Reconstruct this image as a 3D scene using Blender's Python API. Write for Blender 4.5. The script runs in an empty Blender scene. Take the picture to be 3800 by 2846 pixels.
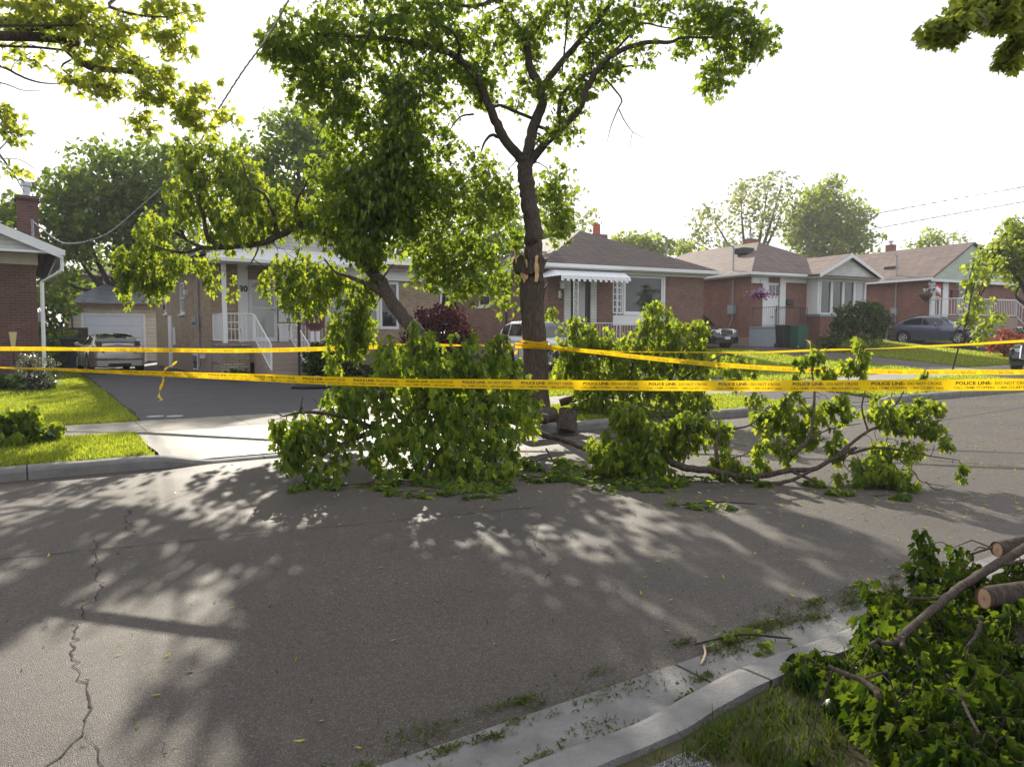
import bpy, math, random
import numpy as np
from mathutils import Vector, Matrix
C = bpy.context.scene.collection
R = math.radians
# ---------------------------------------------------------------- camera, sky, sun, exposure
F, CX, CY, HOR, EYE = 2750.0, 1900.0, 1423.0, 1248.0, 1.6
PITCH = math.atan((CY - HOR) / F)
cam = bpy.data.objects.new('camera', bpy.data.cameras.new('camera'))
C.objects.link(cam)
cam.location = (0, 0, EYE)
cam.rotation_euler = (math.pi / 2 - PITCH, 0, 0)
cam.data.sensor_width = 36
cam.data.lens = 36 * F / 3800
cam.data.clip_end = 3000
cam.data.clip_start = .05
bpy.context.scene.camera = cam
SUN_AZ, SUN_EL = R(-11), R(24.5)
sv = Vector((math.sin(SUN_AZ) * math.cos(SUN_EL), math.cos(SUN_AZ) * math.cos(SUN_EL), math.sin(SUN_EL)))
sl = bpy.data.lights.new('sun', 'SUN')
sl.energy = 4.2
sl.angle = R(.6)
sl.color = (1, .92, .77)
so = bpy.data.objects.new('sun', sl)
C.objects.link(so)
so.rotation_euler = sv.to_track_quat('Z', 'Y').to_euler()
w = bpy.data.worlds.new("World")
bpy.context.scene.world = w
w.use_nodes = True
nt = w.node_tree
bgn = nt.nodes['Background']
sky = nt.nodes.new('ShaderNodeTexSky')
sky.sky_type = 'NISHITA'
sky.sun_disc = False
sky.sun_elevation = SUN_EL
sky.sun_rotation = SUN_AZ
sky.air_density = 1.0
sky.dust_density = 1.5
# thin high cloud: streaky noise in sky direction space
tc = nt.nodes.new('ShaderNodeTexCoord')
mp = nt.nodes.new('ShaderNodeMapping')
mp.inputs['Scale'].default_value = (1.2, 2.2, 5.5)
mp.inputs['Rotation'].default_value = (0, R(12), R(20))
nz = nt.nodes.new('ShaderNodeTexNoise')
nz.inputs['Scale'].default_value = 2.6
nz.inputs['Detail'].default_value = 9
nz.inputs['Roughness'].default_value = .62
nz.inputs['Distortion'].default_value = .5
cr = nt.nodes.new('ShaderNodeValToRGB')
cr.color_ramp.elements[0].position = .30
cr.color_ramp.elements[0].color = (.80, .80, .80, 1)
cr.color_ramp.elements[1].position = .60
cr.color_ramp.elements[1].color = (.97, .97, .97, 1)
mx = nt.nodes.new('ShaderNodeMixRGB')
cr2 = nt.nodes.new('ShaderNodeValToRGB')
cr2.color_ramp.elements[0].position = .43; cr2.color_ramp.elements[0].color = (.60, .63, .69, 1)
cr2.color_ramp.elements[1].position = .62; cr2.color_ramp.elements[1].color = (.98, .98, 1.0, 1)
mul = nt.nodes.new('ShaderNodeMixRGB'); mul.blend_type = 'MULTIPLY'; mul.inputs['Fac'].default_value = 1; mul.inputs['Color2'].default_value = (6.2, 6.1, 6.1, 1)
nt.links.new(nz.outputs['Fac'], cr2.inputs['Fac']); nt.links.new(cr2.outputs['Color'], mul.inputs['Color1']); nt.links.new(mul.outputs['Color'], mx.inputs['Color2'])
nt.links.new(tc.outputs['Generated'], mp.inputs['Vector'])
nt.links.new(mp.outputs['Vector'], nz.inputs['Vector'])
nt.links.new(nz.outputs['Fac'], cr.inputs['Fac'])
nt.links.new(cr.outputs['Color'], mx.inputs['Fac'])
nt.links.new(sky.outputs['Color'], mx.inputs['Color1'])
nt.links.new(mx.outputs['Color'], bgn.inputs['Color'])
bgn.inputs['Strength'].default_value = 0.12
sc = bpy.context.scene
sc.view_settings.view_transform = 'Standard'
sc.view_settings.look = 'None'
sc.view_settings.exposure = 1.05
sc.view_settings.gamma = 1
sc.cycles.max_bounces = 8
sc.cycles.transmission_bounces = 6
sc.cycles.diffuse_bounces = 4
sc.cycles.use_denoising = True

# ---------------------------------------------------------------- camera geometry helpers
S = 3800 / 2212
cp, sp_ = math.cos(PITCH), math.sin(PITCH)
def ray(px, py):
    x = (px - CX) / F; y = -(py - CY) / F
    d = np.array([x, cp + y * sp_, -sp_ + y * cp])
    return d / d[1]
def P(px, py, D):                     # source pixel at forward distance D
    d = ray(px, py)
    return np.array([0, 0, EYE]) + d * D
def PS(sx, sy, D): return P(sx * S, sy * S, D)
def G(px, py, z=0.0):                 # source pixel on a level z
    d = ray(px, py)
    t = (z - EYE) / d[2]
    return np.array([0, 0, EYE]) + d * t
A = R(33.5)
ca, sa = math.cos(A), math.sin(A)
def UN(x, y): return x * ca + y * sa, -x * sa + y * ca
def W(u, n, z=0.0): return np.array([u * ca - n * sa, u * sa + n * ca, z])
K_N, K_F = 2.14, 9.8                  # kerb lines of the near and the far side
ku = np.array([-60, -5, 5, 16, 28, 41, 80]); kk = np.array([.012, .012, .015, .030, .078, .108, .108])
DRV = [(1.4, 7.0), (14.2, 17.4), (26.6, 29.6), (37.9, 41.6), (44.4, 47.6)]
def dip(u, a=.45):                    # 1 inside a driveway opening, 0 outside, ramps of length a
    m = np.zeros_like(np.asarray(u, float))
    for lo, hi in DRV:
        m = np.maximum(m, np.clip(np.minimum((u - lo) / a + 1, (hi - u) / a + 1), 0, 1))
    return m * m * (3 - 2 * m)
def hz(u, n):
    u = np.asarray(u, float); n = np.asarray(n, float)
    k = np.interp(u, ku, kk)
    z = .13 + k * (np.minimum(n, 22) - 9.95)
    z12 = .13 + k * (12.2 - 9.95)
    t = np.clip((n - 9.9) / 2.3, 0, 1)
    ap = .03 + (z12 - .03) * t
    m = dip(u, .2) * (n < 12.2)
    z = z * (1 - m) + ap * m
    z = np.where(n < 9.9, 0, z)
    tq = np.clip((u - 1.95) / .7, 0, 1); nearz = .05 + .062 * tq * tq * (3 - 2 * tq) + .02 * np.clip(K_N - .2 - n, 0, 4)
    z = np.where(n < K_N - .1, nearz, z)
    return z
def zg(x, y): return float(hz(*UN(x, y)))

# ---------------------------------------------------------------- mesh helpers
class MB:
    def __init__(s): s.v = []; s.f = []
    def add(s, vs, fs):
        o = len(s.v); s.v += [tuple(map(float, q)) for q in vs]; s.f += [tuple(i + o for i in f) for f in fs]; return s
    def box(s, x0, y0, z0, x1, y1, z1):
        return s.add([(x0, y0, z0), (x1, y0, z0), (x1, y1, z0), (x0, y1, z0), (x0, y0, z1), (x1, y0, z1), (x1, y1, z1), (x0, y1, z1)],
                     [(0, 3, 2, 1), (4, 5, 6, 7), (0, 1, 5, 4), (1, 2, 6, 5), (2, 3, 7, 6), (3, 0, 4, 7)])
    def poly(s, pts): return s.add(pts, [tuple(range(len(pts)))])
    def prism(s, pts, off):           # planar polygon pushed along off
        n = len(pts); off = np.array(off, float)
        a = [np.array(q, float) for q in pts]; b = [q + off for q in a]
        return s.add(a + b, [tuple(range(n))[::-1], tuple(range(n, 2 * n))] + [(i, (i + 1) % n, n + (i + 1) % n, n + i) for i in range(n)])
    def tube(s, pts, rad, k=6, cap=True, rng=None, rough=0):
        pts = np.array(pts, float); n = len(pts)
        rad = np.full(n, rad) if np.isscalar(rad) else np.array(rad)
        tg = np.gradient(pts, axis=0); tg /= (np.linalg.norm(tg, axis=1, keepdims=True) + 1e-9)
        ref = np.array([0, 0, 1.]) if abs(tg[0][2]) < .9 else np.array([1., 0, 0])
        vs = []
        a = np.cross(tg[0], ref); a /= np.linalg.norm(a)
        for i in range(n):
            a = a - tg[i] * np.dot(a, tg[i]); a /= (np.linalg.norm(a) + 1e-9); b = np.cross(tg[i], a)
            for j in range(k):
                t = 2 * math.pi * j / k
                rr = rad[i] * (1 + (rng.uniform(-rough, rough) if rough else 0))
                vs.append(pts[i] + rr * (math.cos(t) * a + math.sin(t) * b))
        fs = [(i * k + j, i * k + (j + 1) % k, (i + 1) * k + (j + 1) % k, (i + 1) * k + j) for i in range(n - 1) for j in range(k)]
        if cap: fs += [tuple(range(k))[::-1], tuple(range((n - 1) * k, n * k))]
        return s.add(vs, fs)
    def lathe(s, prof, k=20, M=None, cap=True):  # prof: (r, z)
        vs = []; n = len(prof)
        for r, z in prof:
            for j in range(k):
                t = 2 * math.pi * j / k; vs.append((r * math.cos(t), r * math.sin(t), z))
        if M is not None: vs = [tuple(M @ Vector(q)) for q in vs]
        fs = [(i * k + j, i * k + (j + 1) % k, (i + 1) * k + (j + 1) % k, (i + 1) * k + j) for i in range(n - 1) for j in range(k)]
        if cap: fs += [tuple(range(k))[::-1], tuple(range((n - 1) * k, n * k))]
        return s.add(vs, fs)
def obj(name, mb, mat, parent=None, smooth=False, loc=None, rz=0, bevel=0):
    me = bpy.data.meshes.new(name)
    me.from_pydata(mb.v, [], mb.f)
    me.materials.append(mat)
    if smooth: me.polygons.foreach_set('use_smooth', [True] * len(me.polygons))
    me.update()
    o = bpy.data.objects.new(name, me); C.objects.link(o)
    if loc is not None: o.location = loc
    if rz: o.rotation_euler = (0, 0, rz)
    if parent: o.parent = parent
    if bevel:
        b = o.modifiers.new('bevel', 'BEVEL'); b.width = bevel; b.segments = 2; b.limit_method = 'ANGLE'
    return o
def npobj(name, V, T, mat, parent=None):   # V (n,3), T (m,3) triangles
    me = bpy.data.meshes.new(name)
    V = np.asarray(V, np.float32); T = np.asarray(T, np.int32); m = len(T)
    me.vertices.add(len(V)); me.vertices.foreach_set('co', V.ravel())
    me.loops.add(3 * m); me.loops.foreach_set('vertex_index', T.ravel())
    me.polygons.add(m); me.polygons.foreach_set('loop_start', np.arange(0, 3 * m, 3, dtype=np.int32))
    me.polygons.foreach_set('loop_total', np.full(m, 3, np.int32))
    me.materials.append(mat); me.update(calc_edges=True)
    o = bpy.data.objects.new(name, me); C.objects.link(o)
    if parent: o.parent = parent
    return o
def tag(o, label=None, cat=None, group=None, kind=None):
    if label: o['label'] = label
    if cat: o['category'] = cat
    if group: o['group'] = group
    if kind: o['kind'] = kind
    return o
def thing(name, label, cat, loc=(0, 0, 0), rz=0, group=None):
    o = bpy.data.objects.new(name, None); C.objects.link(o)
    o.location = loc; o.rotation_euler = (0, 0, rz); o.empty_display_size = .2
    return tag(o, label, cat, group)
def cat_rom(pts, sub=6):
    p = np.array(pts, float)
    if len(p) < 3: return np.array([p[0] + (p[1] - p[0]) * t for t in np.linspace(0, 1, sub + 1)])
    q = np.vstack([2 * p[0] - p[1], p, 2 * p[-1] - p[-2]]); out = []
    for i in range(1, len(q) - 2):
        for t in np.linspace(0, 1, sub, endpoint=False):
            a, b, c, d = q[i - 1], q[i], q[i + 1], q[i + 2]
            out.append(.5 * ((2 * b) + (c - a) * t + (2 * a - 5 * b + 4 * c - d) * t * t + (-a + 3 * b - 3 * c + d) * t ** 3))
    out.append(q[-2]); return np.array(out)

# ---------------------------------------------------------------- materials
def nodes(name):
    m = bpy.data.materials.new(name); m.use_nodes = True
    t = m.node_tree; return m, t, t.nodes['Principled BSDF']
def N(t, typ, **kw):
    n = t.nodes.new(typ)
    for k, v in kw.items():
        if k in n.inputs: n.inputs[k].default_value = v
        else: setattr(n, k, v)
    return n
def ramp(t, stops):
    r = t.nodes.new('ShaderNodeValToRGB'); e = r.color_ramp.elements
    while len(e) > 1: e.remove(e[0])
    for i, (p, c) in enumerate(stops):
        q = e[0] if i == 0 else e.new(p)
        q.position = p; q.color = (*c, 1) if len(c) == 3 else c
    return r
def mat(name, col, rough=.7, metal=0, spec=.5, var=.12, vs=6, bump=0, bs=60, coat=0):
    m, t, b = nodes(name); L = t.links.new
    tcn = N(t, 'ShaderNodeTexCoord')
    n1 = N(t, 'ShaderNodeTexNoise', Scale=vs, Detail=6.0, Roughness=.6)
    L(tcn.outputs['Object'], n1.inputs['Vector'])
    r = ramp(t, [(.25, [c * (1 - var) for c in col]), (.75, [min(1, c * (1 + var)) for c in col])])
    L(n1.outputs['Fac'], r.inputs['Fac']); L(r.outputs['Color'], b.inputs['Base Color'])
    b.inputs['Roughness'].default_value = rough; b.inputs['Metallic'].default_value = metal
    b.inputs['Specular IOR Level'].default_value = spec
    b.inputs['Coat Weight'].default_value = coat
    if bump:
        n2 = N(t, 'ShaderNodeTexNoise', Scale=bs, Detail=4.0); L(tcn.outputs['Object'], n2.inputs['Vector'])
        bp = N(t, 'ShaderNodeBump', Strength=bump, Distance=.01)
        L(n2.outputs['Fac'], bp.inputs['Height']); L(bp.outputs['Normal'], b.inputs['Normal'])
    return m
def brick(name, c1, c2, mortar, w_=.215, h_=.075, rough=.85, off=.5, bump=.5, dark=.0, mort=.012):
    m, t, b = nodes(name); L = t.links.new
    tcn = N(t, 'ShaderNodeTexCoord'); sx = N(t, 'ShaderNodeSeparateXYZ'); L(tcn.outputs['Object'], sx.inputs[0])
    ad = N(t, 'ShaderNodeMath', operation='ADD'); L(sx.outputs['X'], ad.inputs[0]); L(sx.outputs['Y'], ad.inputs[1])
    cb = N(t, 'ShaderNodeCombineXYZ'); L(ad.outputs[0], cb.inputs['X']); L(sx.outputs['Z'], cb.inputs['Y'])
    bt = N(t, 'ShaderNodeTexBrick', Scale=1.0); bt.inputs['Brick Width'].default_value = w_; bt.inputs['Row Height'].default_value = h_
    bt.inputs['Mortar Size'].default_value = mort; bt.inputs['Mortar Smooth'].default_value = .2; bt.inputs['Bias'].default_value = 0
    bt.offset = off
    bt.inputs['Color1'].default_value = (*c1, 1); bt.inputs['Color2'].default_value = (*c2, 1); bt.inputs['Mortar'].default_value = (*mortar, 1)
    L(cb.outputs[0], bt.inputs['Vector'])
    nz = N(t, 'ShaderNodeTexNoise', Scale=1.3, Detail=7.0, Roughness=.65); L(tcn.outputs['Object'], nz.inputs['Vector'])
    rp = ramp(t, [(.3, (.72, .72, .72)), (.7, (1.12, 1.12, 1.12))]); L(nz.outputs['Fac'], rp.inputs['Fac'])
    mu = N(t, 'ShaderNodeMixRGB', blend_type='MULTIPLY', Fac=1.0); L(bt.outputs['Color'], mu.inputs['Color1']); L(rp.outputs['Color'], mu.inputs['Color2'])
    L(mu.outputs['Color'], b.inputs['Base Color']); b.inputs['Roughness'].default_value = rough
    bp = N(t, 'ShaderNodeBump', Strength=bump, Distance=.01, invert=True); L(bt.outputs['Fac'], bp.inputs['Height']); L(bp.outputs['Normal'], b.inputs['Normal'])
    return m
def leafmat(name, base, trans, mixf=.5, gloss=.12, var=.35):
    m = bpy.data.materials.new(name); m.use_nodes = True; t = m.node_tree; t.nodes.clear(); L = t.links.new
    out = N(t, 'ShaderNodeOutputMaterial'); d = N(t, 'ShaderNodeBsdfDiffuse'); tr = N(t, 'ShaderNodeBsdfTranslucent'); g = N(t, 'ShaderNodeBsdfGlossy', Roughness=.42)
    geo = N(t, 'ShaderNodeNewGeometry')
    for col, sh in ((base, d), (trans, tr)):
        r = ramp(t, [(0, [col[0] * (1 - var), col[1] * (1 - var * .8), col[2] * (1 - var)]), (.6, col), (1, [min(1, col[0] * (1 + var * 1.1)), min(1, col[1] * (1 + var * .7)), col[2]])])
        L(geo.outputs['Random Per Island'], r.inputs['Fac']); L(r.outputs['Color'], sh.inputs['Color'])
    g.inputs['Color'].default_value = (.8, .85, .8, 1)
    m1 = N(t, 'ShaderNodeMixShader', Fac=mixf); L(d.outputs[0], m1.inputs[1]); L(tr.outputs[0], m1.inputs[2])
    fr = N(t, 'ShaderNodeFresnel', IOR=1.4); ml = N(t, 'ShaderNodeMath', operation='MULTIPLY'); ml.inputs[1].default_value = gloss * 3
    L(fr.outputs[0], ml.inputs[0])
    m2 = N(t, 'ShaderNodeMixShader'); L(ml.outputs[0], m2.inputs['Fac']); L(m1.outputs[0], m2.inputs[1]); L(g.outputs[0], m2.inputs[2])
    L(m2.outputs[0], out.inputs['Surface'])
    return m
def barkmat(name, c1, c2, sc_=9, bump=1.0):
    m, t, b = nodes(name); L = t.links.new
    tcn = N(t, 'ShaderNodeTexCoord'); mpn = N(t, 'ShaderNodeMapping'); mpn.inputs['Scale'].default_value = (5, 5, .7)
    L(tcn.outputs['Object'], mpn.inputs['Vector'])
    nz = N(t, 'ShaderNodeTexNoise', Scale=sc_, Detail=8.0, Roughness=.7); L(mpn.outputs[0], nz.inputs['Vector'])
    r = ramp(t, [(.3, c1), (.7, c2)]); L(nz.outputs['Fac'], r.inputs['Fac']); L(r.outputs['Color'], b.inputs['Base Color'])
    b.inputs['Roughness'].default_value = .9; b.inputs['Specular IOR Level'].default_value = .2
    bp = N(t, 'ShaderNodeBump', Strength=bump, Distance=.03); L(nz.outputs['Fac'], bp.inputs['Height']); L(bp.outputs['Normal'], b.inputs['Normal'])
    return m
def glassmat(name, col=(.02, .025, .03), rough=.03):
    m, t, b = nodes(name); b.inputs['Base Color'].default_value = (*col, 1); b.inputs['Roughness'].default_value = rough
    b.inputs['Specular IOR Level'].default_value = .8
    return m
Mt = {}
Mt['white'] = mat('white_paint', (.74, .75, .76), .5, var=.05)
Mt['siding'] = brick('white_siding', (.62, .63, .60), (.64, .65, .62), (.30, .30, .29), w_=9, h_=.12, bump=.4, mort=.006)
Mt['gsiding'] = brick('green_siding', (.48, .56, .48), (.50, .57, .49), (.30, .34, .30), w_=9, h_=.13, bump=.4, mort=.006)
Mt['csiding'] = brick('cream_siding', (.60, .58, .51), (.62, .60, .53), (.32, .31, .28), w_=9, h_=.2, bump=.4, mort=.008)
Mt['fascia'] = mat('brown_fascia', (.10, .045, .035), .6)
Mt['tan_brick'] = brick('tan_brick', (.42, .295, .175), (.27, .18, .11), (.36, .32, .26))
Mt['red_brick'] = brick('red_brick', (.31, .115, .075), (.22, .080, .056), (.22, .17, .15))
Mt['brown_brick'] = brick('brown_brick', (.26, .125, .092), (.18, .082, .064), (.21, .17, .155))
Mt['dark_brick'] = brick('dark_red_brick', (.15, .062, .048), (.095, .04, .034), (.13, .10, .09))
Mt['stone'] = brick('stacked_stone', (.42, .36, .28), (.28, .23, .18), (.16, .13, .10), w_=.38, h_=.085, mort=.012, bump=1)
Mt['block'] = brick('retaining_block', (.20, .17, .15), (.15, .13, .115), (.07, .06, .055), w_=.4, h_=.13, bump=1)
Mt['parge'] = mat('parged_foundation', (.30, .235, .19), .9, bump=.3)
Mt['gparge'] = mat('grey_painted_concrete', (.30, .34, .40), .8)
Mt['steps'] = mat('concrete_steps', (.30, .24, .21), .85)
Mt['gshingle'] = brick('grey_shingle', (.26, .29, .34), (.18, .205, .24), (.08, .09, .11), w_=.5, h_=.10, bump=.8, mort=.016)
Mt['bshingle'] = brick('brown_shingle', (.125, .085, .070), (.075, .052, .046), (.022, .016, .015), w_=.5, h_=.115, bump=.8, mort=.026)
Mt['rshingle'] = brick('reddish_shingle', (.215, .15, .125), (.15, .105, .09), (.07, .05, .045), w_=.6, h_=.125, bump=.8, mort=.022)
Mt['glass'] = glassmat('window_glass')
Mt['curtain'] = glassmat('curtained_glass', (.36, .38, .37), .12)
Mt['carglass'] = glassmat('car_glass', (.012, .015, .018), .02)
Mt['rubber'] = mat('black_rubber', (.012, .012, .013), .8)
Mt['black'] = mat('black_plastic', (.018, .018, .02), .45)
Mt['iron'] = mat('black_iron', (.02, .02, .022), .5, metal=.3)
Mt['steel'] = mat('galvanised_steel', (.45, .47, .50), .45, metal=.6)
Mt['rim'] = mat('alloy_rim', (.62, .64, .66), .3, metal=.7)
Mt['conduit'] = mat('grey_conduit', (.30, .32, .34), .5)
Mt['bark'] = barkmat('maple_bark', (.022, .017, .014), (.15, .117, .094))
Mt['bark2'] = barkmat('twig_bark', (.018, .014, .012), (.065, .048, .040), 20, .4)
Mt['bark3'] = barkmat('distant_bark', (.03, .025, .022), (.08, .065, .055))
Mt['wood'] = mat('fresh_split_wood', (.58, .36, .18), .8, var=.35, vs=12, bump=.6, bs=40)
Mt['cutwood'] = mat('cut_log_end', (.58, .40, .26), .8, var=.3, vs=14)
def rings(m):
    t = m.node_tree; L = t.links.new; b = t.nodes['Principled BSDF']; src = b.inputs['Base Color'].links[0].from_socket
    g = N(t, 'ShaderNodeTexCoord'); v = N(t, 'ShaderNodeVectorMath', operation='SUBTRACT'); v.inputs[1].default_value = (.53, .5, .46); L(g.outputs['Generated'], v.inputs[0])
    ln = N(t, 'ShaderNodeVectorMath', operation='LENGTH'); L(v.outputs[0], ln.inputs[0]); mu = N(t, 'ShaderNodeMath', operation='MULTIPLY'); mu.inputs[1].default_value = 70; L(ln.outputs['Value'], mu.inputs[0])
    s = N(t, 'ShaderNodeMath', operation='SINE'); L(mu.outputs[0], s.inputs[0]); r = ramp(t, [(0, (.72, .64, .56)), (.6, (1, 1, 1))]); L(s.outputs[0], r.inputs['Fac'])
    r2 = ramp(t, [(0, (.55, .38, .28)), (.16, (1, 1, 1)), (.43, (1, 1, 1)), (.5, (.25, .18, .14))]); L(ln.outputs['Value'], r2.inputs['Fac'])
    m1 = N(t, 'ShaderNodeMixRGB', blend_type='MULTIPLY', Fac=1.0); L(src, m1.inputs['Color1']); L(r.outputs['Color'], m1.inputs['Color2'])
    m2 = N(t, 'ShaderNodeMixRGB', blend_type='MULTIPLY', Fac=1.0); L(m1.outputs['Color'], m2.inputs['Color1']); L(r2.outputs['Color'], m2.inputs['Color2']); L(m2.outputs['Color'], b.inputs['Base Color'])
rings(Mt['cutwood'])
Mt['kerb'] = mat('kerb_concrete', (.33, .315, .295), .85, var=.28, vs=3.5, bump=.5, bs=120)
# ================================================================ ground, road, kerbs, walks, lawns
def streetobj(name, mb_or, mat_, kind='structure', parent=None):
    o = obj(name, mb_or, mat_, parent)
    o.rotation_euler = (0, 0, A)
    if kind: o['kind'] = kind
    return o
def sheet(us, ns, zf):
    mb = MB(); us = np.array(us); ns = np.array(ns)
    U, Nn = np.meshgrid(us, ns, indexing='ij'); Z = zf(U, Nn)
    mb.v = [(float(a), float(b), float(c)) for a, b, c in zip(U.ravel(), Nn.ravel(), Z.ravel())]
    k = len(ns)
    mb.f = [(i * k + j, (i + 1) * k + j, (i + 1) * k + j + 1, i * k + j + 1) for i in range(len(us) - 1) for j in range(k - 1)]
    return mb
def asphaltmat(name, c1, c2, rough=.62, spec=.5):
    m, t, b = nodes(name); L = t.links.new
    tcn = N(t, 'ShaderNodeTexCoord')
    big = N(t, 'ShaderNodeTexNoise', Scale=.7, Detail=5.0, Roughness=.6); L(tcn.outputs['Object'], big.inputs['Vector'])
    fine = N(t, 'ShaderNodeTexVoronoi', Scale=210.0); L(tcn.outputs['Object'], fine.inputs['Vector'])
    fr = ramp(t, [(0, [c * .7 for c in c1]), (.45, c1), (.85, c2), (1, [min(1, c * 2.0) for c in c2])])
    sep = N(t, 'ShaderNodeSeparateColor'); L(fine.outputs['Color'], sep.inputs['Color']); L(sep.outputs[0], fr.inputs['Fac'])
    br = ramp(t, [(.28, (.70, .70, .72)), (.45, (.94, .93, .92)), (.72, (1.22, 1.19, 1.14))]); L(big.outputs['Fac'], br.inputs['Fac'])
    mu = N(t, 'ShaderNodeMixRGB', blend_type='MULTIPLY', Fac=1.0); L(fr.outputs['Color'], mu.inputs['Color1']); L(br.outputs['Color'], mu.inputs['Color2'])
    md = N(t, 'ShaderNodeTexNoise', Scale=22.0, Detail=6.0, Roughness=.75); L(tcn.outputs['Object'], md.inputs['Vector'])
    mr = ramp(t, [(.32, (.80, .80, .81)), (.5, (1, 1, 1)), (.7, (1.15, 1.14, 1.12))]); L(md.outputs['Fac'], mr.inputs['Fac'])
    mu2 = N(t, 'ShaderNodeMixRGB', blend_type='MULTIPLY', Fac=1.0); L(mu.outputs['Color'], mu2.inputs['Color1']); L(mr.outputs['Color'], mu2.inputs['Color2'])
    L(mu2.outputs['Color'], b.inputs['Base Color'])
    rr = ramp(t, [(.3, (rough - .08,) * 3), (.7, (rough + .1,) * 3)]); L(big.outputs['Fac'], rr.inputs['Fac']); L(rr.outputs['Color'], b.inputs['Roughness'])
    b.inputs['Specular IOR Level'].default_value = spec * .6
    n2 = N(t, 'ShaderNodeTexNoise', Scale=170.0, Detail=3.0); L(tcn.outputs['Object'], n2.inputs['Vector'])
    bp = N(t, 'ShaderNodeBump', Strength=.75, Distance=.008); L(n2.outputs['Fac'], bp.inputs['Height']); L(bp.outputs['Normal'], b.inputs['Normal'])
    return m
Mt['asphalt'] = asphaltmat('road_asphalt', (.062, .053, .047), (.088, .077, .068))
Mt['asphalt2'] = asphaltmat('drive_asphalt', (.040, .040, .046), (.058, .058, .064), .6)
Mt['apron'] = asphaltmat('worn_apron_asphalt', (.07, .066, .062), (.105, .10, .095), .55)
Mt['soil'] = mat('lawn_soil', (.055, .062, .022), .95, var=.4, vs=2.5, bump=.8, bs=40, spec=.1)
for e_, c_ in zip([n for n in Mt['soil'].node_tree.nodes if n.type == 'VALTORGB'][0].color_ramp.elements, ((.085, .070, .045, 1), (.040, .058, .016, 1))): e_.color = c_
Mt['crack'] = mat('crack_filler', (.016, .014, .012), .95)
def jointmat(name, col, step):
    m = mat(name, col, .85, var=.34, vs=5, bump=.8, bs=90); t = m.node_tree; b = t.nodes['Principled BSDF']; L = t.links.new
    src = b.inputs['Base Color'].links[0].from_socket
    tcn = N(t, 'ShaderNodeTexCoord'); sx = N(t, 'ShaderNodeSeparateXYZ'); L(tcn.outputs['Object'], sx.inputs[0])
    d = N(t, 'ShaderNodeMath', operation='DIVIDE'); d.inputs[1].default_value = step; L(sx.outputs['X'], d.inputs[0])
    f = N(t, 'ShaderNodeMath', operation='FRACT'); L(d.outputs[0], f.inputs[0])
    g = N(t, 'ShaderNodeMath', operation='GREATER_THAN'); g.inputs[1].default_value = .018 / step; L(f.outputs[0], g.inputs[0])
    rr = ramp(t, [(0, (.16, .15, .13)), (1, (1, 1, 1))]); L(g.outputs[0], rr.inputs['Fac'])
    mu = N(t, 'ShaderNodeMixRGB', blend_type='MULTIPLY', Fac=1.0); L(src, mu.inputs['Color1']); L(rr.outputs['Color'], mu.inputs['Color2'])
    L(mu.outputs['Color'], b.inputs['Base Color']); return m
Mt['walk'] = jointmat('sidewalk_concrete', (.26, .238, .205), 1.52)
Mt['gutter'] = jointmat('gutter_concrete', (.16, .155, .15), 2.6)
Mt['kerbj'] = jointmat('kerb_concrete_jointed', (.18, .175, .17), 2.6)
Mt['gravel'] = asphaltmat('loose_gravel', (.10, .10, .11), (.26, .26, .28), .8)

us = np.unique(np.concatenate([np.arange(-400, -20, 40), np.arange(-20, 60, .35), np.arange(1.7, 3, .08), np.arange(60, 460, 40)] + [[lo - .2, lo, hi, hi + .2] for lo, hi in DRV]))
ns = np.unique(np.concatenate([np.arange(-300, -4, 30), [-4, -2, 0, 1, 1.9, 1.99, 2.06, 9.86, 9.9, 9.96, 10.4, 11, 11.6, 12.19, 12.25, 13, 13.6, 14.5, 16, 18, 20, 22, 26, 34, 50, 80, 150, 300, 700]]))
def zt(U, Nn):
    z = hz(U, Nn)
    z = np.where((Nn > 2.0) & (Nn < 9.88), -.06, z)
    return np.where((Nn >= 9.88) & (dip(U, .2) > 0) & (Nn < 12.3), z - .02, z)
streetobj('ground', sheet(us, ns, zt), Mt['soil'])
uu = np.concatenate([[-200, -60], np.arange(-20, 60.1, 2), [90, 250]])
road = streetobj('road', sheet(uu, [2.5, 4.5, 6, 8, 9.86], lambda U, n: 0 * U), Mt['asphalt'])
streetobj('gutter', sheet(uu, [2.08, 2.5], lambda U, n: .003 + 0 * U), Mt['gutter'])
# kerbs: profile swept along u with height following the driveway dips
def kerb(name, n0, sgn, hfun, width, mat_):
    u = np.concatenate([[-200, -60], np.arange(-20, 0, .1), np.arange(0, 8, .03), np.arange(8, 60, .1), [80, 250]]); mb = MB(); k = 7
    for q in u:
        h = hfun(q) + .0035 * math.sin(q * 7.3) * math.sin(q * 2.1 + 1); e1 = .004 * math.sin(q * 19 + 2) * math.sin(q * 5.1); 
        for dn, z in ((0, -.05), (e1, max(h - .05, .004)), (.014 + e1, h - .022), (.032, h - .006), (.06, h), (width - .02 + e1, h + .004), (width + e1, -.05)):
            mb.v.append((float(q), n0 + sgn * dn, float(z)))
    for i in range(len(u) - 1):
        for j in range(k - 1): mb.f.append((i * k + j, i * k + j + 1, (i + 1) * k + j + 1, (i + 1) * k + j))
    return streetobj(name, mb, mat_)
def kdip(q):
    m = 0
    for lo, hi in DRV: m = max(m, min(max(min((q - lo) / .9 + .25, (hi - q) / .9 + .25), 0), 1))
    return m * m * (3 - 2 * m)
kerb('far_kerb', 9.8, 1, lambda q: .15 - .12 * kdip(q), .17, Mt['kerbj'])

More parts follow.
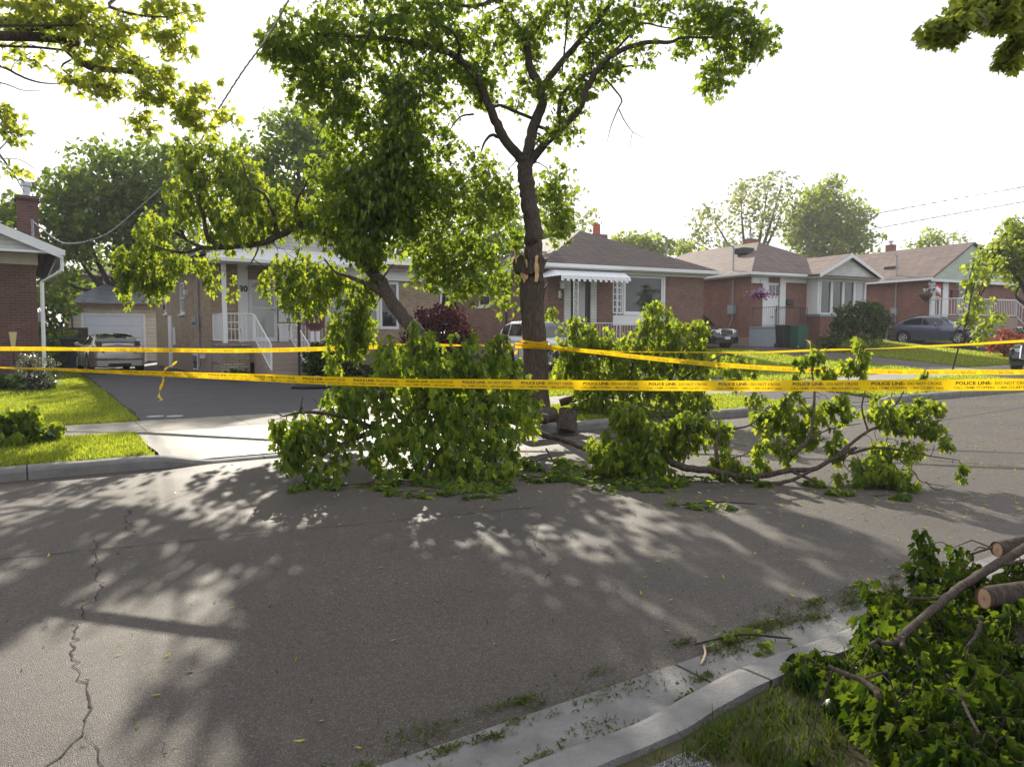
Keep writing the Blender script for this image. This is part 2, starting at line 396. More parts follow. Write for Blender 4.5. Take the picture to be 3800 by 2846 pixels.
def nearh(q):
    t = min(max((q - 1.95) / .7, 0), 1); t = t * t * (3 - 2 * t); return .075 + .065 * t
kerb('near_kerb', K_N, -1, nearh, .21, Mt['kerbj'])
streetobj('sidewalk', sheet(np.arange(-40, 60.1, .5), [12.2, 12.9, 13.62], lambda U, n: hz(U, n) + .014), Mt['walk'])
def strip(name, edges, mat_, dz):     # edges: list of (n, u0, u1)
    mb = MB(); k = 9
    for n, u0, u1 in edges:
        for i in range(k):
            u = u0 + (u1 - u0) * i / (k - 1); mb.v.append((u, n, float(hz(u, n)) + dz))
    for i in range(len(edges) - 1):
        for j in range(k - 1): mb.f.append((i * k + j, i * k + j + 1, (i + 1) * k + j + 1, (i + 1) * k + j))
    return streetobj(name, mb, mat_)
def ap(name, lo, hi, m): return strip(name, [(9.97, lo, hi), (10.6, lo + .05, hi), (11.4, lo - .03, hi), (12.2, lo, hi)], m, .012)
ap('driveway_apron', 1.4, 7.0, Mt['apron'])
strip('driveway', [(13.62, 1.62, 7.0), (15, 1.7, 6.95), (17, 1.66, 6.8), (19, 1.7, 6.6), (21.5, 1.65, 5.9), (23, 1.7, 5.15), (30, 1.8, 5.15), (41, 1.7, 5.6)], Mt['asphalt2'], .010)
for nm, lo, hi in (('driveway', 14.2, 17.4), ('driveway', 26.6, 29.6), ('driveway', 37.9, 41.6), ('driveway', 44.4, 47.6)):
    ap('driveway_apron', lo, hi, Mt['asphalt'])
    strip(nm, [(13.62, lo, hi), (17, lo, hi), (22, lo, hi), (34, lo, hi)], Mt['asphalt'], .010)
streetobj('gravel_patch', sheet([-6, -1, 0, 1, 1.6, 1.9, 2.02], [-3, -1, .5, 1.4, 1.86], lambda U, n: hz(U, n) + .012 - .0 * U), Mt['gravel'])
# cracks and seams in the road (children of the road, lying in its surface)
def crack(pts, wid, z, seed=1, jag=.02, name='crack', mat_=None):
    rng = random.Random(seed); P_ = [UN(*G(x * S, y * S)[:2]) for x, y in pts]
    q = []
    for i in range(len(P_) - 1):
        a, b = P_[i], P_[i + 1]; L_ = math.hypot(b[0] - a[0], b[1] - a[1]); m = max(2, int(L_ / .045))
        for j in range(m):
            t = j / m; q.append((a[0] + (b[0] - a[0]) * t + rng.gauss(0, jag), a[1] + (b[1] - a[1]) * t + rng.gauss(0, jag)))
    q.append(P_[-1]); mb = MB()
    for i, (u, n) in enumerate(q):
        a = q[max(i - 1, 0)]; b = q[min(i + 1, len(q) - 1)]; d = np.array([b[0] - a[0], b[1] - a[1]]); d /= np.linalg.norm(d) + 1e-9
        w_ = wid * rng.uniform(.25, 1.2); mb.v += [(u - d[1] * w_, n + d[0] * w_, z), (u + d[1] * w_, n - d[0] * w_, z)]
    mb.f = [(2 * i, 2 * i + 1, 2 * i + 3, 2 * i + 2) for i in range(len(q) - 1)]
    o = obj(name, mb, mat_ or Mt['crack'], road); return o
crack([(205, 1165), (208, 1215), (216, 1262), (206, 1290), (180, 1310), (178, 1345), (162, 1362), (158, 1400), (166, 1430), (166, 1455), (180, 1478), (197, 1500), (196, 1530), (186, 1560), (184, 1590), (150, 1620), (92, 1665)], .0046, .0042, 3, .014)
crack([(184, 1590), (205, 1620), (225, 1660)], .0025, .0042, 4, .008)
crack([(278, 1100), (272, 1125), (280, 1145)], .006, .0042, 5, .02)
def seam(p0, p1, wid, seed): crack([p0, p1], wid, .0036, seed, .006, 'seam')
seam((-40, 1212), (1160, 1095), .005, 7)
crack([(1165, 1130), (1150, 1175), (1190, 1210), (1180, 1260)], .003, .0042, 12, .012)
seam((1900, 930), (2260, 872), .02, 8)
seam((1480, 952), (2230, 1012), .012, 9)

# ---------------------------------------------------------------- grass blades
def bladesat(XY, Z, h, wd, seed, name, mat_, label=None, lean=.5):
    r = np.random.default_rng(seed); n = len(XY)
    ht = h * r.uniform(.45, 1.35, n); ang = r.uniform(0, 2 * np.pi, n); la = r.uniform(0, 2 * np.pi, n); ln = ht * r.uniform(.1, lean * 1.6, n)
    dx, dy = np.cos(ang) * wd, np.sin(ang) * wd
    c = np.stack([XY[:, 0], XY[:, 1], Z], 1)
    mid = c + np.stack([np.cos(la) * ln * .35, np.sin(la) * ln * .35, ht * .6], 1)
    tip = c + np.stack([np.cos(la) * ln, np.sin(la) * ln, ht], 1)
    e = np.stack([dx, dy, np.zeros(n)], 1)
    V = np.stack([c - e, c + e, mid + e * .8, mid - e * .8, tip], 1).reshape(-1, 3)
    b = np.arange(n)[:, None] * 5
    T = np.concatenate([b + [0, 1, 2], b + [0, 2, 3], b + [3, 2, 4]], 0)
    return npobj(name, V, T, mat_)
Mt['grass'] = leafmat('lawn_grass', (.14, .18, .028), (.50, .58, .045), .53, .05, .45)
Mt['grass_shade'] = leafmat('near_grass_shade_tone', (.040, .065, .012), (.12, .18, .02), .45, .04, .5)  # darker copy of the lawn grass: the shade is put into its colour
def lawn(name, boxes, dens, h, wd, seed, mat_=None, patch=0):
    r = np.random.default_rng(seed); pts = []
    for u0, u1, n0, n1 in boxes:
        k = int((u1 - u0) * (n1 - n0) * dens); pts.append(np.stack([r.uniform(u0, u1, k), r.uniform(n0, n1, k)], 1))
    p = np.concatenate(pts); z = hz(p[:, 0], p[:, 1])
    X = p[:, 0] * ca - p[:, 1] * sa; Y = p[:, 0] * sa + p[:, 1] * ca
    vis = (Y > 1) & (np.abs(X / np.maximum(Y, .1)) < .76)
    if patch:
        g = sum(np.sin(p[:, 0] * a + b) * np.sin(p[:, 1] * c + d) for a, b, c, d in ((5, 1, 6, 2), (11, 3, 9, 1), (17, 2, 21, 4), (3, 0, 2.3, 1))) / 2
        vis &= (g + r.normal(0, .35, len(g))) > -.6
    o = bladesat(np.stack([X, Y], 1)[vis], z[vis], h, wd, seed + 1, name, mat_ or Mt['grass'])
    return tag(o, kind='stuff')
lawn('grass', [(-9, 1.38, 9.99, 12.18)], 2600, .055, .006, 11)
lawn('grass', [(-9, 1.6, 13.64, 19)], 1900, .06, .007, 13)
lawn('grass', [(-9, 1.6, 19, 30)], 900, .07, .010, 14)
lawn('grass', [(7.05, 14.1, 9.99, 12.18)], 1600, .06, .007, 15)
lawn('grass', [(7.05, 14.1, 13.64, 22.5)], 700, .07, .010, 16)
lawn('grass', [(17.5, 26.5, 9.99, 12.18), (29.7, 37.8, 9.99, 12.18)], 800, .07, .016, 17)
lawn('grass', [(17.5, 26.5, 13.64, 24), (29.7, 37.8, 13.64, 24), (41.7, 44.3, 9.99, 12.18), (41.7, 44.3, 13.64, 22), (47.7, 58, 9.99, 12.18), (47.7, 58, 13.64, 22)], 560, .08, .020, 18)
r_ = np.random.default_rng(5)
lawn('grass', [(2.1, 6.5, -1.5, 1.91)], 5200, .042, .003, 20, Mt['grass_shade'], .62)
lawn('grass', [(1.5, 2.3, 1.2, 1.92), (-.3, 1.6, 1.80, 1.9)], 900, .04, .003, 22, Mt['grass_shade'], .5)
# longer tufts along the back of the near kerb
tp = np.concatenate([np.array([[u, n]]) + r_.normal(0, .035, (40, 2)) for u, n in zip(r_.uniform(2.0, 5, 40), 1.9 - np.abs(r_.normal(0, .35, 40)))])
tp = tp[tp[:, 1] < 1.915]
o = bladesat(np.stack([tp[:, 0] * ca - tp[:, 1] * sa, tp[:, 0] * sa + tp[:, 1] * ca], 1), hz(tp[:, 0], tp[:, 1]), .075, .0028, 23, 'grass', Mt['grass_shade'], lean=.9)
tag(o, kind='stuff')
# dandelion clocks and daisies on the far lawn, litter of maple flowers on the road
Mt['litter'] = leafmat('maple_flower_litter', (.36, .36, .06), (.4, .4, .05), .3, .05, .5)
Mt['litter2'] = leafmat('trampled_green_litter', (.075, .095, .02), (.1, .13, .02), .3, .05, .5)
def scatter(name, UNp, z, size, seed, mat_, flat=.25):
    r = np.random.default_rng(seed); n = len(UNp); c = np.stack([UNp[:, 0] * ca - UNp[:, 1] * sa, UNp[:, 0] * sa + UNp[:, 1] * ca, z + r.uniform(.002, .012, n)], 1)
    a = r.uniform(0, 2 * np.pi, n); s1 = size * r.uniform(.5, 1.6, n); s2 = s1 * r.uniform(.12, .4, n); tl = r.normal(0, flat, n)
    d = np.stack([np.cos(a), np.sin(a), tl], 1) * s1[:, None]; e = np.stack([-np.sin(a), np.cos(a), r.normal(0, flat, n)], 1) * s2[:, None]
    V = np.stack([c - d, c - e + d * .2, c + d, c + e - d * .1], 1).reshape(-1, 3); V[:, 2] = np.maximum(V[:, 2], np.repeat(z, 4) + .0015)
    b = np.arange(n)[:, None] * 4; T = np.concatenate([b + [0, 1, 2], b + [0, 2, 3]], 0)
    return tag(npobj(name, V, T, mat_), kind='stuff')
p = np.stack([r_.uniform(-3, 24, 22000), r_.uniform(2.6, 9.75, 22000)], 1)
keep = r_.uniform(0, 1, 22000) < np.clip(.04 + .96 * (p[:, 0] - 3) / 6, .04, 1) * (.35 + .65 * (np.sin(p[:, 0] * 1.7 + p[:, 1] * 2.3) > -.2))
p = p[keep]; scatter('leaf_litter', p, 0 * p[:, 0], .019, 31, Mt['litter'])
cl = []
for i in range(120):                  # clumps along the near gutter
    u = r_.uniform(-1.2, 5.2); n = r_.choice([2.50, 2.16, 2.3, 2.62], p=[.42, .22, .16, .2]) + r_.normal(0, .03)
    k = int(r_.uniform(10, 160)); sp = r_.uniform(.02, .09); cl.append(np.array([[u, n]]) + r_.normal(0, 1, (k, 2)) * [sp * 1.5, sp * .55])
cl = np.concatenate(cl); cl = cl[(cl[:, 1] > 2.15)]
scatter('leaf_litter', cl, 0 * cl[:, 0] + .004, .0095, 33, Mt['litter2'], .6)
p = np.stack([r_.uniform(-2, 6, 500), r_.uniform(2.6, 7, 500)], 1); scatter('leaf_litter', p, 0 * p[:, 0], .010, 35, Mt['litter2'], .5)
# ================================================================ houses
class House:
    def __init__(s, name, label, x, y, z, ang, cat='house'):
        s.o = thing(name, label, cat, (x, y, z), ang); s.p = np.array([x, y, z]); s.a = ang
        s.ex = np.array([math.cos(ang), math.sin(ang), 0]); s.ey = np.array([-math.sin(ang), math.cos(ang), 0])
    def fr(s, px, py, b=0.0):         # pixel -> (a, z) on the plane local y = b
        d = ray(px, py); o = np.array([0, 0, EYE]) - s.p; t = (b - np.dot(o, s.ey)) / np.dot(d, s.ey); q = o + d * t
        return float(np.dot(q, s.ex)), float(q[2])
    def sd(s, px, py, a=0.0):         # pixel -> (b, z) on the plane local x = a
        d = ray(px, py); o = np.array([0, 0, EYE]) - s.p; t = (a - np.dot(o, s.ex)) / np.dot(d, s.ex); q = o + d * t
        return float(np.dot(q, s.ey)), float(q[2])
    def frect(s, x0, y0, x1, y1, b=0.0):
        m = (y0 + y1) / 2; a0 = s.fr(x0, m, b)[0]; a1 = s.fr(x1, m, b)[0]; mx_ = (x0 + x1) / 2
        return a0, a1, s.fr(mx_, y1, b)[1], s.fr(mx_, y0, b)[1]
    def srect(s, x0, y0, x1, y1, a=0.0):
        m = (y0 + y1) / 2; b0 = s.sd(x0, m, a)[0]; b1 = s.sd(x1, m, a)[0]; mx_ = (x0 + x1) / 2
        return min(b0, b1), max(b0, b1), s.sd(mx_, y1, a)[1], s.sd(mx_, y0, a)[1]
    def add(s, name, mb, m, parent=None, **k): return obj(name, mb, m, parent or s.o, **k)
def FRONT(b0=0.0): return lambda q, d, z: (q, b0 + d, z)
def SIDE(a0=0.0): return lambda q, d, z: (a0 + d, q, z)
def fbox(mb, f, q0, q1, d0, d1, z0, z1):
    p = [f(q, d, z) for z in (z0, z1) for (q, d) in ((q0, d0), (q1, d0), (q1, d1), (q0, d1))]
    return mb.add(p, [(0, 3, 2, 1), (4, 5, 6, 7), (0, 1, 5, 4), (1, 2, 6, 5), (2, 3, 7, 6), (3, 0, 4, 7)])
def wallholes(mb, f, q0, q1, z0, z1, holes, dep=.12):
    qs = sorted({q0, q1} | {v for h in holes for v in h[:2] if q0 < v < q1}); zs = sorted({z0, z1} | {v for h in holes for v in h[2:] if z0 < v < z1})
    for i in range(len(qs) - 1):
        for j in range(len(zs) - 1):
            cq, cz = (qs[i] + qs[i + 1]) / 2, (zs[j] + zs[j + 1]) / 2
            if any(h[0] < cq < h[1] and h[2] < cz < h[3] for h in holes): continue
            mb.poly([f(qs[i], 0, zs[j]), f(qs[i + 1], 0, zs[j]), f(qs[i + 1], 0, zs[j + 1]), f(qs[i], 0, zs[j + 1])])
    for a0, a1, b0, b1 in holes:
        c = [(a0, b0), (a1, b0), (a1, b1), (a0, b1)]
        for i in range(4):
            (p, r), (p2, r2) = c[i], c[(i + 1) % 4]; mb.poly([f(p, 0, r), f(p2, 0, r2), f(p2, dep, r2), f(p, dep, r)])
        mb.poly([f(a0, dep, b0), f(a1, dep, b0), f(a1, dep, b1), f(a0, dep, b1)])
def window(H, f, r, fm, gm, vert=(), horiz=(), t=.06, sill=True, name='window', d0=.02):
    q0, q1, z0, z1 = r; mb = MB()
    fbox(mb, f, q0, q0 + t, d0, .10, z0, z1); fbox(mb, f, q1 - t, q1, d0, .10, z0, z1)
    fbox(mb, f, q0 + t, q1 - t, d0, .10, z0, z0 + t); fbox(mb, f, q0 + t, q1 - t, d0, .10, z1 - t, z1)
    for v in vert: c = q0 + (q1 - q0) * v; fbox(mb, f, c - t * .4, c + t * .4, d0 + .01, .10, z0 + t, z1 - t)
    for v in horiz: c = z0 + (z1 - z0) * v; fbox(mb, f, q0 + t, q1 - t, d0 + .013, .10, c - t * .35, c + t * .35)
    w_ = H.add(name, mb, fm)
    g = MB(); fbox(g, f, q0 + t * .5, q1 - t * .5, .065, .085, z0 + t * .5, z1 - t * .5); H.add('pane', g, gm, w_)
    if sill: s_ = MB(); fbox(s_, f, q0 - .06, q1 + .06, -.05, .03, z0 - .07, z0 - .004); H.add('sill', s_, fm, w_)
    return w_
def walls(H, Wd, Dp, z0, z1, base, fholes, sholes, wm, bm, extra=None):
    mb = MB(); wallholes(mb, FRONT(0), 0, Wd, base, z1, fholes); wallholes(mb, SIDE(0), 0, Dp, base, z1, sholes)
    mb.poly([(Wd, 0, base), (Wd, Dp, base), (Wd, Dp, z1), (Wd, 0, z1)]); mb.poly([(0, Dp, base), (Wd, Dp, base), (Wd, Dp, z1), (0, Dp, z1)])
    H.add('wall', mb, wm)
    b = MB().box(.0 - .02, -.02, -1.2, Wd + .02, Dp, base); return H.add('foundation', b, bm)
def hip(H, x0, x1, y0, y1, ze, ridge, m, th=.10, name='roof'):   # ridge: (xa, ya, xb, yb, z)
    xa, ya, xb, yb, zr = ridge; mb = MB()
    c = [(x0, y0, ze), (x1, y0, ze), (x1, y1, ze), (x0, y1, ze)]
    b = [(x, y, z - th) for x, y, z in c]
    A_, B_ = (xa, ya, zr), (xb, yb, zr)
    mb.v = c + b + [A_, B_]
    if abs(xa - xb) > abs(ya - yb): mb.f = [(0, 1, 9, 8), (1, 2, 9), (2, 3, 8, 9), (3, 0, 8)]
    else: mb.f = [(0, 1, 8), (1, 2, 9, 8), (2, 3, 9), (3, 0, 8, 9)]
    mb.f += [(0, 4, 5, 1), (1, 5, 6, 2), (2, 6, 7, 3), (3, 7, 4, 0), (4, 7, 6, 5)]
    return H.add(name, mb, m)
def eavetrim(H, x0, x1, y0, y1, z0, z1, m, name='gutter_trim', sides='fl'):
    mb = MB(); t = .11
    if 'f' in sides: mb.box(x0 - t, y0 - t, z0, x1 + t, y0 - .003, z1)
    if 'l' in sides: mb.box(x0 - t, y0, z0 + .002, x0 - .003, y1, z1 - .002)
    if 'r' in sides: mb.box(x1 + .003, y0, z0 + .002, x1 + t, y1, z1 - .002)
    return H.add(name, mb, m)
def railing(H, pts, z0, z1, m, name='railing', step=.11, post=.05, par=None, rt=.02):
    mb = MB()
    for (ax, ay, az), (bx, by, bz) in zip(pts[:-1], pts[1:]):
        L_ = math.hypot(bx - ax, by - ay); n = max(1, int(L_ / step))
        mb.tube([(ax, ay, az + z1), (bx, by, bz + z1)], rt, 4); mb.tube([(ax, ay, az + z0), (bx, by, bz + z0)], rt * .8, 4)
        for i in range(n + 1):
            t = i / n; x, y, z = ax + (bx - ax) * t, ay + (by - ay) * t, az + (bz - az) * t
            mb.tube([(x, y, z + z0), (x, y, z + z1)], post / 2 if i in (0, n) else rt * .5, 4)
    return H.add(name, mb, m, par)
def textmesh(body, size, bold=0.0, align='LEFT'):
    cu = bpy.data.curves.new('tmp', 'FONT'); cu.body = body; cu.size = size; cu.offset = bold; cu.align_x = align; cu.resolution_u = 3
    o = bpy.data.objects.new('tmp', cu); C.objects.link(o)
    dg = bpy.context.evaluated_depsgraph_get(); dg.update(); me = o.evaluated_get(dg).to_mesh()
    V = np.array([v.co[:] for v in me.vertices]); Fs = [tuple(p.vertices) for p in me.polygons]
    o.evaluated_get(dg).to_mesh_clear(); bpy.data.objects.remove(o); bpy.data.curves.remove(cu); return V, Fs
def lettering(H, body, size, f, q, z, m, name='house_number', bold=.004, d=-.012, parent=None):
    V, Fs = textmesh(body, size, bold); mb = MB(); mb.add([f(q + v[0], d, z + v[1]) for v in V], Fs); return H.add(name, mb, m, parent)
WH, GL, CU = Mt['white'], Mt['glass'], Mt['curtain']

# ---------------------------------------------------------------- house number 30 (tan brick)
x0, y0 = -9.73, 24.0
z0 = .36
H = House('brick_bungalow', 'tan brick bungalow with grey shingle roof and white porch numbered 30', x0, y0, z0, A)
ze = 3.70
Wd, Dp = 8.3, 11.5
wl = [H.frect(1212, 1025, 1300, 1218), H.frect(1300, 1025, 1402, 1218), H.frect(1418, 1030, 1482, 1214)]
door = H.frect(922, 1040, 1032, 1269)
sw = [H.srect(665, 1048, 684, 1165), H.srect(607, 1072, 618, 1165)]
bw = H.srect(722, 1312, 738, 1378); bw = (bw[0], bw[1], max(bw[2], .06), bw[3])
big = (H.fr(1208, 1100)[0], H.fr(1482, 1100)[0], wl[0][2] - .02, ze - .45)
fd = walls(H, Wd, Dp, 0, ze, .72, [big, (door[0], door[1], door[2], door[3])], sw, Mt['tan_brick'], Mt['parge'])
n3 = 3; qs_ = [big[0], big[0] + (big[1] - big[0]) * .36, big[0] + (big[1] - big[0]) * .72, big[1]]
for i in range(3): window(H, FRONT(0), (qs_[i] + .01, qs_[i + 1] - .01, big[2], big[3]), WH, CU if i < 2 else GL, t=.10, sill=(i == 0))
for r in sw: window(H, SIDE(0), r, WH, CU, horiz=(.5,), t=.07)
mb = MB(); fbox(mb, SIDE(-.022), bw[0], bw[1], -.03, .01, bw[2], bw[3]); o = H.add('basement_window', mb, WH)
mb = MB(); fbox(mb, SIDE(-.022), bw[0] + .06, bw[1] - .06, -.036, -.028, bw[2] + .07, bw[3] - .07); H.add('pane', mb, GL, o)
# white panels either side of the door, soffit band and fascia
pn = [H.frect(884, 1045, 921, 1268), H.frect(1033, 1045, 1068, 1268)]
mb = MB()
for q in pn: fbox(mb, FRONT(0), q[0], q[1], -.05, -.002, door[2], ze - .02)
H.add('door_surround', mb, WH)
mb = MB(); fbox(mb, FRONT(0), door[0] + .02, door[1] - .02, .03, .08, door[2] + .01, door[3]); dr = H.add('door', mb, WH)
mb = MB(); fbox(mb, FRONT(0), door[0] + .14, door[1] - .14, .018, .028, door[2] + .16, door[2] + 1.12); fbox(mb, FRONT(0), door[0] + .14, door[1] - .14, .018, .028, door[2] + 1.17, door[3] - .3); H.add('pane', mb, CU, dr)
mb = MB(); qc = (door[0] + door[1]) / 2
mb.prism([(qc + .36 * math.cos(t), .012, door[3] - .24 + .2 * math.sin(t)) for t in np.linspace(0, math.pi, 10)], (0, .01, 0)); H.add('fanlight', mb, GL, dr)
mb = MB(); mb.tube([(door[1] - .10, -.03, door[2] + .95), (door[1] - .10, -.03, door[2] + 1.1)], .014, 6); mb.tube([(door[1] - .10, -.03, door[2] + 1.1), (door[1] - .24, -.03, door[2] + 1.1)], .012, 6); H.add('handle', mb, Mt['steel'], dr)
a_, z_ = H.fr(886, 1082)
lettering(H, '30', .27, FRONT(0), a_, z_, Mt['black'], bold=.010, d=-.062)
hip(H, -.4, Wd + .4, -.4, Dp + .4, ze + .12, (3.6, 3.4, 3.9, 8.5, 5.35), Mt['gshingle'])
eavetrim(H, -.4, Wd + .4, -.4, Dp + .4, ze - .02, ze + .13, Mt['fascia'], 'fascia', 'flr')
mb = MB().box(-.3, -.4, ze - .06, Wd + .3, Dp, ze + .0); mb.box(4.3, -.10, ze - .42, Wd - .7, -.004, ze - .065); H.add('soffit', mb, WH)
# projecting gable over the porch
gx0, gx1, gy = -.4, 4.6, -1.75; gp = (gx0 + gx1) / 2; gz = ze + 1.25
mb = MB(); mb.prism([(gx0, gy, ze + .10), (gx1, gy, ze + .10), (gp, gy, gz)], (0, .06, 0)); H.add('gable', mb, Mt['siding'])
mb = MB()
for xa in (gx0 - .2, gx1 + .2):
    s_ = ze + .02
    mb.add([(xa, gy - .25, s_), (gp, gy - .25, gz + .10), (gp, 3.4, gz + .10), (xa, 3.4, s_), (xa, gy - .25, s_ + .1), (gp, gy - .25, gz + .20), (gp, 3.4, gz + .20), (xa, 3.4, s_ + .1)],
           [(0, 1, 2, 3), (4, 7, 6, 5), (0, 4, 5, 1), (3, 2, 6, 7), (0, 3, 7, 4)])
H.add('porch_roof', mb, Mt['gshingle'])
mb = MB()
for xa in (gx0 - .2, gx1 + .2):
    mb.prism([(xa, gy - .28, ze - .06), (gp, gy - .28, gz + .02), (gp, gy - .28, gz + .19), (xa, gy - .28, ze + .11)], (0, .025, 0))
H.add('bargeboard', mb, Mt['fascia'])
mb = MB(); mb.box(gx0 + .02, gy - .05, ze - .26, gx1 - .02, gy + .12, ze + .098); mb.box(gx0 + .02, gy + .121, ze - .06, gx1 - .02, -.06, ze - .02); H.add('porch_beam', mb, WH)
# sloping metal canopy under the gable
mb = MB(); mb.add([(gx0 - .1, gy - .35, ze - .12), (gx1 + .1, gy - .35, ze - .12), (gx1, gy - .06, ze + .26), (gx0, gy - .06, ze + .26)], [(0, 1, 2, 3)]); mb.box(gx0 - .1, gy - .37, ze - .22, gx1 + .1, gy - .35, ze - .12); H.add('canopy', mb, WH)
pf = door[2] - .02                   # porch floor
mb = MB(); mb.box(.0, -1.55, .42, 4.1, -.024, pf); H.add('porch_slab', mb, Mt['steps'])
q1 = H.fr(928, 1380, -1.6)[0]
mb = MB(); mb.box(.02, -1.62, -.3, q1, -.05, pf - .10); mb.box(-.02, -1.66, pf - .10, q1 + .04, -.04, pf - .005)
H.add('stone_pier', mb, Mt['stone'])
s0, s1 = H.fr(944, 1300, -1.6)[0], H.fr(1085, 1300, -1.6)[0]
mb = MB(); nst = 6
for i in range(nst): mb.box(s0, -1.62 - .29 * (nst - i), -.3, s1, -1.56 if i == nst - 1 else -1.62 - .29 * (nst - i - 1), pf * (i + 1) / (nst + 1) + .0)
H.add('steps', mb, Mt['steps'])
fs_ = -1.62 - .29 * nst
for q in (s0 + .03, s1 - .03): railing(H, [(q, -1.58, pf), (q, fs_, .12)], .12, .88, WH, 'stair_railing', .14, .06)
railing(H, [(.06, -.1, pf), (.06, -1.55, pf), (s0 + .0, -1.55, pf)], .08, .9, WH, 'porch_railing')
railing(H, [(s1, -1.55, pf), (4.05, -1.55, pf), (4.05, -.1, pf)], .08, .9, WH, 'porch_railing')
for q in (H.fr(833, 1150, -1.54)[0], H.fr(1156, 1150, -1.54)[0], H.fr(1177, 1150, -1.54)[0]):
    mb = MB(); mb.box(q - .06, -1.60, pf if q < 4.1 else -.2, q + .06, -1.48, ze - .26); H.add('porch_post', mb, WH)
mb = MB(); q = H.sd(738, 1000)[0]
mb.tube([(-.06, q, .2), (-.06, q, ze + 1.35)], .035, 8); mb.tube([(-.06, q, ze + 1.3), (-.2, q, ze + 1.38)], .03, 6); H.add('service_mast', mb, Mt['conduit'])
b_, z_ = H.sd(740, 1195); mb = MB(); mb.box(-.16, b_ - .13, z_ - .22, -.005, b_ + .13, z_ + .2); mb.lathe([(.09, -.0), (.09, .06), (.05, .1)], 12, Matrix.Translation((-.16, b_, z_)) @ Matrix.Rotation(-math.pi / 2, 4, 'Y')); H.add('electric_meter', mb, Mt['conduit'])
b_, z_ = H.sd(698, 1086); mb = MB(); mb.box(-.14, b_ - .11, z_ - .09, -.004, b_ + .11, z_ + .09); H.add('vent_hood', mb, WH)
b_, z_ = H.sd(762, 1322); mb = MB(); mb.box(-.16, b_ - .09, z_ - .07, -.025, b_ + .09, z_ + .07); H.add('vent_hood', mb, WH)
b_, z_ = H.sd(617, 1140); mb = MB(); mb.box(-.12, b_ - .05, z_ - .1, -.06, b_ + .05, z_ + .1); mb.tube([(-.0, b_, z_ + .16), (-.09, b_, z_ + .18), (-.09, b_, z_ + .1)], .012, 5); H.add('wall_lantern', mb, Mt['black'])
r = H.srect(632, 1172, 642, 1358); r = (r[0], r[1], -.1, r[3])
mb = MB(); fbox(mb, SIDE(0), r[0], r[1] + .1, -.06, -.003, r[2], r[3]); H.add('side_door_frame', mb, WH)
r = H.srect(646, 1215, 652, 1280); mb = MB(); fbox(mb, SIDE(0), r[0], r[1], -.04, -.003, r[2], r[3]); H.add('meter_cover', mb, WH)
mb = MB(); mb.box(2.3, 3.0, 4.6, 2.9, 3.6, 6.1); mb.box(2.25, 2.95, 6.1, 2.95, 3.65, 6.2); H.add('chimney', mb, Mt['brown_brick'])
mb = MB(); mb.tube([(Wd + .1, -.45, ze), (Wd + .1, -.06, ze - .5), (Wd - .1, -.06, .5), (Wd - .6, -.9, .06)], .045, 6); H.add('downspout', mb, WH)
H30 = H

# ---------------------------------------------------------------- house number 32 (brown brick, awning)
x0, y0 = 1.42, 30.0
ang = R(26); z0 = .52
H = House('brick_bungalow', 'brown brick bungalow with white ribbed awning and numbered 32 behind the broken tree', x0, y0, z0, ang)
ze = 3.86; Wd, Dp = 8.0, 11.5
E = lambda cx, cy: (1600 + cx * .4973, 700 + cy * .4973)
def fr3(x0, y0, x1, y1, b=0): return H.frect(*E(x0, y0), *E(x1, y1), b)
door = fr3(1040, 672, 1185, 1010); pw = fr3(1440, 652, 1732, 935); nw = fr3(1356, 690, 1436, 935)
sr = [H.srect(*E(100, 742), *E(140, 872)), H.srect(*E(352, 700), *E(438, 880))]
fpanel = (nw[0], pw[1] + .12, pw[2] - .02, pw[3])
walls(H, Wd, Dp, 0, ze, .75, [fpanel, door], sr, Mt['brown_brick'], Mt['parge'])
window(H, FRONT(0), (nw[0], nw[1], pw[2], pw[3]), WH, GL, horiz=(.17, .34, .5, .67, .84), vert=(.5,), t=.06, sill=False)
window(H, FRONT(0), (pw[0], pw[1], pw[2], pw[3]), WH, GL, t=.09)
mb = MB(); fbox(mb, FRONT(0), pw[1] + .01, pw[1] + .11, .0, .1, pw[2], pw[3]); fbox(mb, FRONT(0), nw[0], pw[1] + .11, -.03, -.003, pw[2] - .5, pw[2] - .08); H.add('window_panel', mb, WH)
for r in sr: window(H, SIDE(0), r, WH, GL, horiz=(.45,), t=.09)
mb = MB(); fbox(mb, FRONT(0), door[0], door[1], .05, .09, door[2], door[3]); dr = H.add('door', mb, Mt['black'])
mb = MB(); fbox(mb, FRONT(0), door[0] + .15, door[1] - .22, .035, .048, door[2] + .15, door[3] - .12); H.add('pane', mb, CU, dr)
for r in (fr3(990, 672, 1037, 1000), fr3(1187, 672, 1230, 1000)): mb = MB(); fbox(mb, FRONT(0), r[0], r[1], -.05, -.003, door[2], door[3] + .05); H.add('door_panel', mb, Mt['siding'])
r = fr3(950, 762, 972, 815); mb = MB(); fbox(mb, FRONT(0), r[0], r[1], -.02, -.003, r[2], r[3]); pl = H.add('number_plate', mb, WH)
cz = (r[2] + r[3]) / 2
for ch, zz in (('3', cz + .02), ('2', cz - .24)): lettering(H, ch, .26, FRONT(0), r[0] + .05, zz, Mt['black'], bold=.006, d=-.026, name='numeral', parent=pl)
r = fr3(948, 706, 982, 748); mb = MB(); fbox(mb, FRONT(0), r[0] + .04, r[1] - .04, -.2, -.06, r[2], r[3]); fbox(mb, FRONT(0), r[0], r[1], -.24, -.003, r[3], r[3] + .03); H.add('porch_lamp', mb, WH)
